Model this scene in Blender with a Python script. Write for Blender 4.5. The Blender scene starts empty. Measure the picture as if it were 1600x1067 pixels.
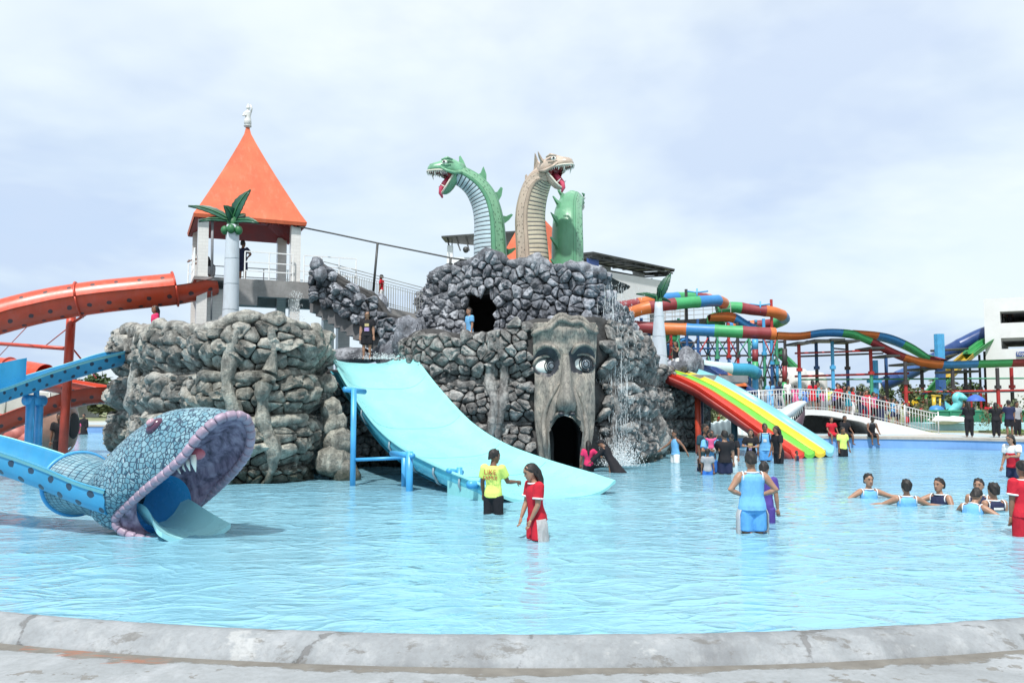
import bpy, math, random
import numpy as np
from mathutils import Vector, Matrix, noise as MN
from mathutils.geometry import tessellate_polygon
rnd = random.Random(7)
R = math.radians
sc = bpy.context.scene
COL = sc.collection
# ------------------------------------------------------------------ camera
FPX, CAMZ, PITCH = 1320.0, 2.1, 4.15
cam_d = bpy.data.cameras.new('camera'); cam = bpy.data.objects.new('camera', cam_d); COL.objects.link(cam)
cam_d.sensor_width = 36.0; cam_d.lens = 36.0*FPX/1600.0; cam_d.clip_end = 5000; cam_d.clip_start = 0.1
cam.location = (0, 0, CAMZ); cam.rotation_euler = (R(90+PITCH), 0, 0)
sc.camera = cam
# ------------------------------------------------------------------ sky + sun
SUN_EL, SUN_AZ = 59.0, -14.0          # azimuth measured from straight behind the camera, minus = to the left
w = bpy.data.worlds.new('World'); sc.world = w; w.use_nodes = True
nt = w.node_tree; N = nt.nodes; N.clear(); Lk = nt.links.new
out = N.new('ShaderNodeOutputWorld'); bg = N.new('ShaderNodeBackground'); Lk(bg.outputs[0], out.inputs[0])
bg.inputs[1].default_value = 0.1
sky = N.new('ShaderNodeTexSky'); sky.sky_type = 'NISHITA'; sky.sun_disc = False
sky.sun_elevation = R(SUN_EL)
sky.dust_density = 1.5; sky.altitude = 200
tc = N.new('ShaderNodeTexCoord'); sep = N.new('ShaderNodeSeparateXYZ'); Lk(tc.outputs['Generated'], sep.inputs[0])
def wm(op, a, b=None):
    n = N.new('ShaderNodeMath'); n.operation = op
    for i, v in enumerate((a, b)):
        if v is None: continue
        if isinstance(v, (int, float)): n.inputs[i].default_value = v
        else: Lk(v, n.inputs[i])
    return n.outputs[0]
zz = wm('ADD', wm('MAXIMUM', sep.outputs[2], 0.0), 0.22)
comb = N.new('ShaderNodeCombineXYZ'); Lk(wm('DIVIDE', sep.outputs[0], zz), comb.inputs[0]); Lk(wm('DIVIDE', sep.outputs[1], zz), comb.inputs[1])
def wnoise(scale, detail, rough, off):
    mp = N.new('ShaderNodeMapping'); mp.inputs[1].default_value = off; Lk(comb.outputs[0], mp.inputs[0])
    n = N.new('ShaderNodeTexNoise'); n.inputs['Scale'].default_value = scale; n.inputs['Detail'].default_value = detail
    n.inputs['Roughness'].default_value = rough; n.inputs['Distortion'].default_value = 0.25
    Lk(mp.outputs[0], n.inputs['Vector']); return n.outputs['Fac']
def wramp(fac, stops):
    r = N.new('ShaderNodeValToRGB'); e = r.color_ramp.elements
    while len(e) < len(stops): e.new(0.5)
    for q, (p, c) in zip(e, stops): q.position = p; q.color = (*c, 1)
    Lk(fac, r.inputs[0]); return r.outputs[0]
shade = wramp(wnoise(0.75, 5, 0.55, (11.1, 4.7, 0.3)), [(0.38, (0.68, 0.79, 0.96)), (0.50, (0.86, 0.955, 1.02)), (0.60, (0.98, 1.05, 1.06))])
sc_ = N.new('ShaderNodeVectorMath'); sc_.operation = 'SCALE'; Lk(shade, sc_.inputs[0]); sc_.inputs['Scale'].default_value = 5.4
mask = wramp(wnoise(0.9, 6, 0.6, (8.4, 6.2, 1.0)), [(0.36, (0.74,)*3), (0.54, (0.97,)*3)])
low = wramp(sep.outputs[2], [(0.0, (0.80, 0.86, 0.93)), (0.16, (0.88, 0.92, 0.965)), (0.42, (1.0, 1.0, 1.0))])
mul = N.new('ShaderNodeVectorMath'); mul.operation = 'MULTIPLY'; Lk(sc_.outputs[0], mul.inputs[0]); Lk(low, mul.inputs[1])
mask = wm('MAXIMUM', mask, wm('SUBTRACT', 1.0, wm('MULTIPLY', wm('MAXIMUM', sep.outputs[2], 0.0), 0.9)))
mx = N.new('ShaderNodeMix'); mx.data_type = 'RGBA'
Lk(mask, mx.inputs[0]); Lk(sky.outputs[0], mx.inputs[6]); Lk(mul.outputs[0], mx.inputs[7]); Lk(mx.outputs[2], bg.inputs[0])
sun_d = bpy.data.lights.new('sun', 'SUN'); sun = bpy.data.objects.new('sun', sun_d); COL.objects.link(sun)
sun_d.energy = 2.6; sun_d.angle = R(2.0); sun_d.color = (1.0, 0.965, 0.92)
sdir = Vector((math.sin(R(SUN_AZ))*math.cos(R(SUN_EL)), -math.cos(R(SUN_AZ))*math.cos(R(SUN_EL)), math.sin(R(SUN_EL))))  # towards the sun
sun.rotation_euler = sdir.to_track_quat('Z', 'Y').to_euler()
sky.sun_rotation = math.atan2(sdir.x, sdir.y)
sc.view_settings.view_transform = 'Standard'; sc.view_settings.look = 'None'
sc.view_settings.exposure = 0.95; sc.view_settings.gamma = 1.0; sc.view_settings.use_curve_mapping = False
sc.cycles.max_bounces = 8; sc.cycles.transparent_max_bounces = 16; sc.cycles.use_denoising = True
# ------------------------------------------------------------------ helpers
CT, ST = math.cos(R(PITCH)), math.sin(R(PITCH))
def P(px, py, Y):
    """photo pixel (1600 wide) + distance along the ground -> point in the place"""
    u = (px-800.0)/FPX; v = (533.5-py)/FPX
    k = Y/(CT - v*ST)
    return Vector((u*k, Y, CAMZ + k*(ST + v*CT)))
def X(px, Y): return P(px, 628, Y).x
def Z(py, Y): return P(800, py, Y).z
def nz(p, s=1.0): return MN.noise(Vector(p)*s)
def origin(o):
    v = Vector((0, 0, 0))
    while o is not None: v = v + o.location; o = o.parent
    return v
def tag(o, label=None, cat=None, group=None, kind=None):
    if label: o['label'] = label
    if cat: o['category'] = cat
    if group: o['group'] = group
    if kind: o['kind'] = kind
    return o
def thing(name, label, cat, loc=(0, 0, 0), group=None):
    o = bpy.data.objects.new(name, None); COL.objects.link(o); o.location = loc; o.empty_display_size = 0.2
    return tag(o, label, cat, group)
def ortho(T):
    a = Vector((0, 0, 1)) if abs(T.z) < 0.9 else Vector((0, 1, 0))
    U = T.cross(a).normalized(); return U, T.cross(U).normalized()
class MB:
    def __init__(s): s.v = []; s.f = []; s.m = []; s.uv = None
    def add(s, vs, fs, m=0):
        b = len(s.v); s.v.extend([tuple(v) for v in vs]); s.f.extend([tuple(i+b for i in f) for f in fs]); s.m.extend([m]*len(fs)); return s
    def box(s, x0, y0, z0, x1, y1, z1, m=0):
        return s.add([(x0,y0,z0),(x1,y0,z0),(x1,y1,z0),(x0,y1,z0),(x0,y0,z1),(x1,y0,z1),(x1,y1,z1),(x0,y1,z1)],
              [(3,2,1,0),(4,5,6,7),(0,1,5,4),(1,2,6,5),(2,3,7,6),(3,0,4,7)], m)
    def bar(s, a, b, wx, wy=None, m=0, n=4, r1=None):
        return s.tube([a, b], [wx, wx if r1 is None else r1], n, m=m)
    def rings(s, rings, closed=True, caps=True, m=0):
        n = len(rings[0]); vs = [p for r in rings for p in r]; fs = []
        for i in range(len(rings)-1):
            for j in range(n if closed else n-1):
                k = (j+1) % n; fs.append((i*n+j, i*n+k, (i+1)*n+k, (i+1)*n+j))
        if caps and closed:
            fs.append(tuple(range(n-1, -1, -1))); b = (len(rings)-1)*n; fs.append(tuple(b+j for j in range(n)))
        return s.add(vs, fs, m)
    def tube(s, path, rad, n=8, caps=True, m=0, flat=None):
        path = [Vector(p) for p in path]
        if not hasattr(rad, '__len__'): rad = [rad]*len(path)
        rs = []; U = None
        for i, p in enumerate(path):
            T = (path[min(i+1, len(path)-1)] - path[max(i-1, 0)]).normalized()
            if U is None: U, V = ortho(T)
            else:
                U = (U - T*U.dot(T)).normalized(); V = T.cross(U).normalized()
            r = rad[i]
            rs.append([p + U*(math.cos(2*math.pi*j/n+math.pi/4)*r) + V*(math.sin(2*math.pi*j/n+math.pi/4)*r) for j in range(n)])
        return s.rings(rs, True, caps, m)
    def lathe(s, c, prof, n=16, m=0):
        c = Vector(c)
        return s.rings([[c+Vector((r*math.cos(2*math.pi*j/n), r*math.sin(2*math.pi*j/n), z)) for j in range(n)] for r, z in prof], True, True, m)
    def ball(s, c, rx, ry=None, rz=None, n=10, k=6, m=0, M=None):
        ry = rx if ry is None else ry; rz = rx if rz is None else rz; c = Vector(c); rs = []
        for i in range(k+1):
            a = -math.pi/2 + math.pi*i/k; a = max(-1.5, min(1.5, a))
            ring = []
            for j in range(n):
                q = Vector((rx*math.cos(a)*math.cos(2*math.pi*j/n), ry*math.cos(a)*math.sin(2*math.pi*j/n), rz*math.sin(a)))
                ring.append(c + (M @ q if M else q))
            rs.append(ring)
        return s.rings(rs, True, True, m)
    def build(s, name, mats, parent=None, smooth=True, sharp=None, label=None):
        o0 = origin(parent) if parent else Vector((0, 0, 0))
        me = bpy.data.meshes.new(name)
        me.from_pydata([(x-o0.x, y-o0.y, z-o0.z) for x, y, z in s.v], [], s.f)
        if not isinstance(mats, (list, tuple)): mats = [mats]
        for q in mats: me.materials.append(q)
        if len(mats) > 1: me.polygons.foreach_set('material_index', s.m)
        if smooth: me.polygons.foreach_set('use_smooth', [True]*len(s.f))
        if s.uv is not None:
            l = me.uv_layers.new(name='UVMap')
            li = np.empty(len(me.loops), dtype=np.int32); me.loops.foreach_get('vertex_index', li)
            l.data.foreach_set('uv', np.array(s.uv, dtype=np.float32)[li].ravel())
        me.update()
        if smooth and sharp: me.set_sharp_from_angle(angle=R(sharp))
        o = bpy.data.objects.new(name, me); COL.objects.link(o)
        if parent: o.parent = parent
        if label: o['label'] = label
        return o
def copy_obj(o, parent=None):
    c = o.copy(); COL.objects.link(c); c.parent = parent; return c
def copy_tree(o, parent=None):
    c = copy_obj(o, parent)
    for ch in list(o.children): copy_tree(ch, c)
    return c
def spline(pts, n):
    """Catmull-Rom through pts, n samples per span"""
    pts = [Vector(p) for p in pts]; out = []
    for i in range(len(pts)-1):
        a = pts[max(i-1, 0)]; b = pts[i]; c = pts[i+1]; d = pts[min(i+2, len(pts)-1)]
        for k in range(n):
            t = k/n
            out.append(0.5*((2*b) + (c-a)*t + (2*a-5*b+4*c-d)*t*t + (3*b-a-3*c+d)*t*t*t))
    out.append(pts[-1]); return out
def resample(pts, step):
    out = [pts[0]]; acc = 0.0
    for a, b in zip(pts, pts[1:]):
        L = (b-a).length; 
        if L < 1e-9: continue
        d = step-acc
        while d <= L: out.append(a+(b-a)*(d/L)); d += step
        acc = (acc+L) % step
    return out
def lerp(a, b, t): return a+(b-a)*t
def interp(tab, x):
    if x <= tab[0][0]: return tab[0][1]
    for (a, b), (c, d) in zip(tab, tab[1:]):
        if x <= c: return b+(d-b)*(x-a)/(c-a)
    return tab[-1][1]
def sstep(a, b, x):
    t = max(0.0, min(1.0, (x-a)/(b-a))); return t*t*(3-2*t)
# ------------------------------------------------------------------ materials
class MT:
    """small wrapper to write node materials briefly"""
    def __init__(s, name, color=(0.5,)*3, rough=0.5, spec=0.5, metal=0.0):
        s.mat = bpy.data.materials.new(name); s.mat.use_nodes = True; s.nt = s.mat.node_tree; s.N = s.nt.nodes
        s.b = s.N['Principled BSDF']; s.b.inputs['Base Color'].default_value = (*color, 1); s.b.inputs['Roughness'].default_value = rough
        s.b.inputs['Specular IOR Level'].default_value = spec; s.b.inputs['Metallic'].default_value = metal
        s.tc = s.N.new('ShaderNodeTexCoord')
    def L(s, a, b): s.nt.links.new(a, b)
    def setin(s, sock, v):
        if isinstance(v, bpy.types.NodeSocket): s.L(v, sock)
        elif isinstance(v, (tuple, list)) and len(v) == 3 and sock.type == 'RGBA': sock.default_value = (*v, 1)
        else: sock.default_value = v
    def math(s, op, a, b=0.0, c=None, clamp=False):
        n = s.N.new('ShaderNodeMath'); n.operation = op; n.use_clamp = clamp
        s.setin(n.inputs[0], a); s.setin(n.inputs[1], b)
        if c is not None: s.setin(n.inputs[2], c)
        return n.outputs[0]
    def coord(s, kind='Object', scale=(1, 1, 1), rot=(0, 0, 0)):
        m = s.N.new('ShaderNodeMapping'); s.L(s.tc.outputs[kind], m.inputs[0]); m.inputs[3].default_value = scale; m.inputs[2].default_value = rot; return m.outputs[0]
    def noise(s, scale, detail=4, rough=0.55, vec=None, dist=0.0):
        n = s.N.new('ShaderNodeTexNoise'); n.inputs['Scale'].default_value = scale; n.inputs['Detail'].default_value = detail
        n.inputs['Roughness'].default_value = rough; n.inputs['Distortion'].default_value = dist
        s.L(vec if vec else s.tc.outputs['Object'], n.inputs['Vector']); return n.outputs['Fac']
    def voro(s, scale, feature='F1', vec=None, out='Distance', rand=1.0):
        n = s.N.new('ShaderNodeTexVoronoi'); n.feature = feature; n.inputs['Scale'].default_value = scale; n.inputs['Randomness'].default_value = rand
        s.L(vec if vec else s.tc.outputs['Object'], n.inputs['Vector']); return n.outputs[out]
    def ramp(s, fac, stops, const=False):
        r = s.N.new('ShaderNodeValToRGB'); e = r.color_ramp.elements
        if const: r.color_ramp.interpolation = 'CONSTANT'
        while len(e) < len(stops): e.new(0.5)
        for q, (p, c) in zip(e, stops): q.position = p; q.color = (c, c, c, 1) if isinstance(c, (int, float)) else (*c, 1)
        s.L(fac, r.inputs[0]); return r.outputs[0]
    def mix(s, fac, a, b, mode='MIX'):
        n = s.N.new('ShaderNodeMix'); n.data_type = 'RGBA'; n.blend_type = mode
        s.setin(n.inputs[0], fac); s.setin(n.inputs[6], a); s.setin(n.inputs[7], b); return n.outputs[2]
    def sep(s, vec):
        n = s.N.new('ShaderNodeSeparateXYZ'); s.L(vec, n.inputs[0]); return n.outputs
    def col(s, c): s.setin(s.b.inputs['Base Color'], c); return s
    def rough(s, c): s.setin(s.b.inputs['Roughness'], c); return s
    def bump(s, h, strength=0.3, dist=0.02):
        n = s.N.new('ShaderNodeBump'); n.inputs['Strength'].default_value = strength; n.inputs['Distance'].default_value = dist
        s.L(h, n.inputs['Height']); s.L(n.outputs[0], s.b.inputs['Normal']); return s
    def rand(s):
        n = s.N.new('ShaderNodeObjectInfo'); return n.outputs['Random']
PAINT = {}
def paint(name, color, rough=0.35, var=0.12, scale=2.5, bump=0.06):
    if name in PAINT: return PAINT[name]
    m = MT(name, color, rough)
    n = m.noise(scale, 5, 0.6); d = tuple(c*(1-var*1.6) for c in color); l = tuple(min(1, c*(1+var)) for c in color)
    fine = m.noise(scale*9, 3, 0.6)
    m.col(m.mix(m.math('MULTIPLY', m.ramp(fine, [(0.45, 0.0), (0.75, 1.0)]), 0.35), m.ramp(n, [(0.3, d), (0.55, color), (0.75, l)]), d))
    m.rough(m.math('ADD', m.math('MULTIPLY', n, 0.25), rough-0.12))
    if bump: m.bump(fine, bump, 0.01)
    PAINT[name] = m.mat; return m.mat
# ================================================================== SETTING
CZ, DZ, FZ = 0.27, 0.5, -0.5       # near concrete, far deck, pool floor
def struct(o, kind='structure'): o['kind'] = kind; return o
# pool outline: near edge is an arc, far edge winds round
arc = [(0.25+14.2*math.sin(a), 20.5-14.2*math.cos(a)) for a in [R(-24+48*i/40) for i in range(41)]]
loop_pts = [(x, y, 0) for x, y in arc] + [tuple(v) for v in spline([(7, 8.0, 0), (12, 10, 0), (20, 13, 0), (29, 20, 0), (29.5, 29, 0), (22.3, 36.8, 0), (18.5, 39.3, 0), (15.4, 40.2, 0), (12.5, 40.6, 0), (8, 42, 0), (3, 47, 0), (-10, 56, 0), (-26, 60, 0), (-45, 57, 0), (-52, 40, 0), (-42, 22, 0), (-24, 14.5, 0), (-12, 10.5, 0), (-7, 8.3, 0)], 8)[1:-1]]
LOOP = [Vector(p) for p in loop_pts]; PC = Vector((-5, 28, 0))
def scaled(k, z): return [PC+(p-PC)*k + Vector((0, 0, z)) for p in LOOP]
def deckz(p): return lerp(CZ, DZ, sstep(12, 24, p.y))
def ringz(k, dz=0.0): return [Vector((q.x, q.y, deckz(p)+dz)) for p, q in zip(LOOP, scaled(k, 0))]
# concrete near the camera and deck
m = MT('worn_concrete', (0.4, 0.4, 0.39), 0.85)
wx = m.sep(m.tc.outputs['Object'])
big = m.noise(1.6, 7, 0.62, dist=0.6); fine = m.noise(28, 5, 0.6); mid = m.noise(5.5, 6, 0.6)
# damp brown strip against the kerb where the white paint has peeled away
dist = m.N.new('ShaderNodeVectorMath'); dist.operation = 'DISTANCE'; m.L(m.tc.outputs['Object'], dist.inputs[0]); dist.inputs[1].default_value = (0.25, 20.5, 0.27)
edge = m.math('SUBTRACT', dist.outputs['Value'], 14.53)
edge = m.math('ADD', edge, m.math('MULTIPLY', m.math('SUBTRACT', m.noise(2.2, 8, 0.68, m.coord('Object', (1, 1.7, 1))), 0.5), 0.55))
peel = m.ramp(edge, [(0.10, 0.0), (0.13, 1.0)])
paintc = m.ramp(big, [(0.25, (0.20, 0.215, 0.225)), (0.5, (0.27, 0.29, 0.305)), (0.7, (0.36, 0.38, 0.40))])
patch = m.ramp(mid, [(0.60, 0.0), (0.63, 1.0)])
bare = m.ramp(m.noise(6, 6, 0.6), [(0.3, (0.125, 0.115, 0.10)), (0.7, (0.19, 0.18, 0.16))])
c1 = m.mix(m.math('MULTIPLY', patch, 0.75), paintc, bare); c2 = m.mix(peel, bare, c1)
rust = m.math('MULTIPLY', m.ramp(m.noise(4.0, 5, 0.6, m.coord('Object', (0.9, 3.5, 1))), [(0.50, 0.0), (0.60, 1.0)]), m.math('MULTIPLY', m.math('LESS_THAN', m.math('ABSOLUTE', m.math('SUBTRACT', wx[0], -3.05)), 0.62), m.math('LESS_THAN', edge, 0.16)))
c3 = m.mix(m.math('MULTIPLY', rust, 0.7), c2, (0.30, 0.11, 0.055))
m.col(m.mix(m.math('MULTIPLY', m.ramp(fine, [(0.35, 1.0), (0.6, 0.0)]), 0.25), c3, (0.15, 0.15, 0.14)))
m.bump(m.math('ADD', m.math('MULTIPLY', fine, 0.5), m.math('ADD', peel, m.math('MULTIPLY', patch, -0.4))), 0.5, 0.012)
CONCRETE = m.mat
m = MT('deck_paint', (0.55, 0.55, 0.52), 0.8); n = m.noise(0.35, 6, 0.65); f = m.noise(7, 5, 0.6)
yv = m.sep(m.tc.outputs['Object'])
blue = m.math('MULTIPLY', m.math('MULTIPLY', m.ramp(m.math('ADD', n, 0.0), [(0.46, 0.0), (0.52, 1.0)]), 0.6), m.math('GREATER_THAN', yv[1], 33.0))
base = m.ramp(f, [(0.3, (0.34, 0.315, 0.285)), (0.7, (0.45, 0.43, 0.39))])
m.col(m.mix(blue, base, (0.27, 0.46, 0.56))); m.bump(f, 0.2, 0.01); DECK = m.mat
b = MB(); b.rings([ringz(1.0), ringz(1.12), ringz(1.45)], True, False)
o = b.build('pool_deck', [DECK, CONCRETE], smooth=False)
for p in o.data.polygons:
    if p.center.y < 14: p.material_index = 1
struct(o)
m = MT('dry_ground', (0.2, 0.22, 0.12), 0.95); n = m.noise(0.08, 6, 0.6); f = m.noise(1.5, 5, 0.6)
m.col(m.mix(m.math('MULTIPLY', f, 0.5), m.ramp(n, [(0.35, (0.10, 0.16, 0.05)), (0.6, (0.28, 0.26, 0.17))]), (0.12, 0.17, 0.06))); GROUND = m.mat
b = MB(); b.rings([[Vector((p.x, p.y, p.z-0.004)) for p in ringz(1.42)], ringz(2.5, -0.004), ringz(8, -0.01), ringz(60, -0.01)], True, False); struct(b.build('ground', GROUND, smooth=False))
# pool floor + walls (pale blue paint)
m = MT('pool_paint', (0.22, 0.55, 0.68), 0.5); n = m.noise(0.5, 5, 0.6); f = m.noise(6, 4, 0.6)
m.col(m.ramp(m.math('ADD', m.math('MULTIPLY', n, 0.7), m.math('MULTIPLY', f, 0.3)), [(0.35, (0.17, 0.50, 0.66)), (0.65, (0.28, 0.60, 0.72))])); POOLP = m.mat
m = MT('pool_wall_paint', (0.2, 0.36, 0.64), 0.55); n = m.noise(0.6, 5, 0.6); f = m.noise(5, 4, 0.65, m.coord('Object', (1, 1, 0.3)))
m.col(m.ramp(m.math('ADD', m.math('MULTIPLY', n, 0.6), m.math('MULTIPLY', f, 0.4)), [(0.35, (0.14, 0.30, 0.58)), (0.65, (0.21, 0.38, 0.66))])); WALLP = m.mat
b = MB(); f_ = [Vector((p.x, p.y, FZ)) for p in LOOP]; b.add(f_, [tuple(range(len(f_)))]); struct(b.build('pool_floor', POOLP, smooth=False))
b = MB(); b.rings([[Vector((p.x, p.y, FZ)) for p in LOOP], [Vector((p.x, p.y, deckz(p))) for p in LOOP]], True, False); struct(b.build('pool_wall', WALLP, smooth=False))
# far coping slab of the pool (pale, slightly proud)
b = MB(); idx = [i for i, p in enumerate(LOOP) if p.y > 24]
def coping(ii):
    rs = []
    for i in ii:
        p = LOOP[i]; d = (p-PC).normalized()
        rs.append([p-d*0.06+Vector((0, 0, DZ-0.09)), p-d*0.06+Vector((0, 0, DZ+0.03)), p+d*0.7+Vector((0, 0, DZ+0.035)), p+d*0.7+Vector((0, 0, DZ-0.09))])
    b.rings(rs, True, True)
coping(idx); struct(b.build('pool_coping', paint('coping_stone', (0.40, 0.36, 0.315), 0.8, 0.15, 3), smooth=False))
# near kerb with rounded, uneven arris
m = MT('kerb_concrete', (0.45, 0.46, 0.46), 0.85)
big = m.noise(1.3, 7, 0.65, dist=0.4); fine = m.noise(30, 5, 0.6); st = m.noise(7, 6, 0.65, m.coord('Object', (1, 1, 0.35)))
base = m.ramp(big, [(0.28, (0.15, 0.16, 0.17)), (0.5, (0.235, 0.255, 0.27)), (0.72, (0.33, 0.35, 0.37))])
white = m.ramp(m.noise(0.9, 6, 0.7, m.coord('Object', (1, 1, 2.2))), [(0.60, 0.0), (0.64, 1.0)])
brown = m.ramp(m.noise(2.1, 7, 0.7, m.coord('Object', (1.2, 3.0, 1))), [(0.57, 0.0), (0.62, 1.0)])
c = m.mix(m.math('MULTIPLY', white, 0.4), base, (0.50, 0.51, 0.50)); c = m.mix(m.math('MULTIPLY', brown, 0.7), c, (0.12, 0.115, 0.105))
c = m.mix(m.math('MULTIPLY', m.ramp(st, [(0.5, 0.0), (0.7, 1.0)]), 0.35), c, (0.42, 0.44, 0.45))
crack = m.voro(0.42, 'DISTANCE_TO_EDGE', m.coord('Object', (1, 1, 1)))
ck = m.ramp(m.math('ADD', crack, m.math('MULTIPLY', m.math('SUBTRACT', m.noise(6, 5, 0.6), 0.5), 0.10)), [(0.0, 1.0), (0.006, 0.0)])
c = m.mix(m.math('MULTIPLY', ck, 0.6), c, (0.08, 0.075, 0.07))
m.col(m.mix(m.math('MULTIPLY', m.ramp(fine, [(0.3, 1.0), (0.55, 0.0)]), 0.3), c, (0.16, 0.16, 0.16)))
m.bump(m.math('ADD', m.math('MULTIPLY', fine, 0.6), m.math('ADD', st, m.math('MULTIPLY', ck, -1.5))), 0.55, 0.012); KERB = m.mat
b = MB(); rs = []
for i in range(-180, 181):
    a = R(36*i/180); d = Vector((math.sin(a), -math.cos(a), 0)); c0 = Vector((0.25, 20.5, 0))
    prof = [(-0.02, FZ), (-0.02, 0.30), (-0.015, 0.395), (0.01, 0.418), (0.07, 0.420), (0.13, 0.412), (0.19, 0.385), (0.235, 0.345), (0.275, 0.30), (0.31, 0.262), (0.31, 0.1)]
    ring = []
    for k, (r, z) in enumerate(prof):
        p = c0+d*(14.2+r); wob = 0.0
        if 1 < k < 9:
            wob = 0.013*nz(Vector((p.x, p.y, z*3)), 3.1)+0.008*nz(p, 11)
        ring.append(p+d*wob+Vector((0, 0, z+wob*0.8)))
    rs.append(ring)
b.rings(rs, False, False); struct(b.build('pool_kerb', KERB, sharp=60))
# water: real ripples close by, fine relief in the material everywhere
m = MT('pool_water', (0.10, 0.42, 0.56), 0.04); m.b.inputs['IOR'].default_value = 1.33
WATER_MT = m
v1 = m.noise(1.5, 4, 0.55, m.coord('Object', (0.8, 1.25, 1)), 0.6); v2 = m.noise(4.2, 4, 0.6, m.coord('Object', (0.8, 1.3, 1)), 0.8); v3 = m.noise(12, 3, 0.5, m.coord('Object', (0.8, 1.2, 1)))
def ridge(n, p): return m.math('POWER', m.math('SUBTRACT', 1.0, m.math('ABSOLUTE', m.math('MULTIPLY', m.math('SUBTRACT', n, 0.5), 3.2)), clamp=True), p)
r1 = ridge(m.noise(0.85, 2, 0.45, m.coord('Object', (0.75, 1.3, 1)), 1.2), 7.0); r2 = ridge(m.noise(2.1, 2, 0.5, m.coord('Object', (0.75, 1.35, 1), (0, 0, 0.3)), 1.0), 5.0)
h = m.math('ADD', m.math('MULTIPLY', v1, 0.65), m.math('ADD', m.math('MULTIPLY', v2, 0.11), m.math('ADD', m.math('MULTIPLY', v3, 0.015), m.math('ADD', m.math('MULTIPLY', r1, 0.24), m.math('MULTIPLY', r2, 0.085)))))
m.bump(h, 0.40, 0.16)
m.col(m.ramp(m.noise(0.16, 4, 0.5, m.coord('Object', (0.5, 1, 1))), [(0.35, (0.205, 0.455, 0.585)), (0.65, (0.255, 0.51, 0.62))]))
m.b.inputs['Alpha'].default_value = 0.90
b = MB(); vs = []
BATHERS = [(X(px_, Y_), Y_, a_) for px_, Y_, a_ in ((1172, 13.9, .016), (838, 13.25, .015), (771, 16.3, .014), (1594, 13.6, .016), (1353, 19.0, .014), (1412, 17.6, .014), (1463, 17.9, .014), (1506, 16.4, .015), (1547, 16.8, .014), (260, 13.4, .01))]
def wave(x, y):
    p = Vector((x*0.85, y*1.25, 0))
    rip = 0.0
    for cx_, cy_, am in BATHERS:
        d = math.hypot(x-cx_, y-cy_)
        if d < 1.6: rip += am*math.cos(d*15.0)*math.exp(-d*1.9)
    return rip+0.020*MN.noise(p*0.9)+0.011*MN.noise(p*2.1+Vector((9, 3, 1)))+0.003*MN.noise(p*4.7)
xs = np.arange(-12, 12.01, 0.085); ys = np.arange(6.2, 20.8, 0.085)
nx = len(xs); g = [(x, y, wave(x, y)*sstep(12, 11, abs(x))*sstep(20.8, 19.6, y)) for y in ys for x in xs]
fs = [(j*nx+i, j*nx+i+1, (j+1)*nx+i+1, (j+1)*nx+i) for j in range(len(ys)-1) for i in range(nx-1)
      if True]
# keep only cells inside the pool outline (the kerb hides the ragged rim)
def inside_near(x, y): return (x-0.25)**2+(y-20.5)**2 < 14.33**2 or y > 20.5
fs = [f for f in fs if inside_near(g[f[0]][0], g[f[0]][1])]
b.add(g, fs); x0, x1, y1 = float(xs[0]), float(xs[-1]), float(ys[-1])
far = [(x0, y1), (x1, y1), (x1, 9.2), (20, 13.3), (28.9, 20), (29.4, 29), (22.3, 36.9), (18.5, 39.4), (15.4, 40.3), (12.5, 40.7), (8, 42.1), (3, 47.1), (-10, 56.1), (-26, 60.1), (-45, 57.1), (-52.1, 40), (-42.1, 22), (-24, 14.4), (x0, 9.6)]
b.add([(x, y, 0) for x, y in far], [tuple(range(len(far)))])
struct(b.build('pool_water', m.mat))
# ================================================================== ROCK WALLS
def rock_mat(name, dark, midc, light, tint, bscale=9.0, wet=True):
    m = MT(name, midc, 0.55, 0.4)
    n1 = m.noise(2.6, 6, 0.65, m.coord('Object'), 0.5); n2 = m.noise(bscale, 6, 0.7); stv = m.noise(5, 5, 0.65, m.coord('Object', (1, 1, 0.28)))
    k = m.math('ADD', m.math('MULTIPLY', n1, 0.45), m.math('ADD', m.math('MULTIPLY', stv, 0.40), m.math('MULTIPLY', m.rand(), 0.15)))
    c = m.ramp(k, [(0.33, dark), (0.47, midc), (0.62, light)])
    big = m.noise(0.22, 3, 0.5); c = m.mix(m.math('MULTIPLY', m.ramp(big, [(0.42, 0.0), (0.6, 1.0)]), 0.55), c, tint, 'MULTIPLY')
    c = m.mix(m.math('MULTIPLY', m.ramp(n2, [(0.32, 1.0), (0.46, 0.0)]), 0.6), c, tuple(q*0.35 for q in dark))
    c = m.mix(m.math('MULTIPLY', m.ramp(n2, [(0.58, 0.0), (0.75, 1.0)]), 0.5), c, tuple(min(1, q*1.5) for q in light))
    zw = m.math('ADD', m.sep(m.tc.outputs['Object'])[2], m.math('MULTIPLY', m.math('SUBTRACT', n1, 0.5), 0.5))
    if wet: c = m.mix(m.math('MULTIPLY', m.ramp(m.math('ADD', m.math('MULTIPLY', zw, 0.5), 0.5), [(0.60, 1.0), (0.70, 0.0)]), 0.8), c, (0.030, 0.038, 0.024))
    m.col(c); m.rough(m.math('ADD', m.math('MULTIPLY', n2, 0.4), 0.30)); m.bump(m.math('ADD', n2, m.math('ADD', m.math('MULTIPLY', stv, 1.2), m.math('MULTIPLY', n1, 1.0))), 0.9, 0.09)
    return m.mat
ROCK_L = rock_mat('rock_warm_grey', (0.046, 0.045, 0.041), (0.205, 0.203, 0.188), (0.54, 0.53, 0.485), (0.95, 0.95, 0.83))
ROCK_C = rock_mat('rock_grey', (0.036, 0.035, 0.036), (0.175, 0.174, 0.172), (0.50, 0.50, 0.485), (0.95, 0.93, 0.88))
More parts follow.
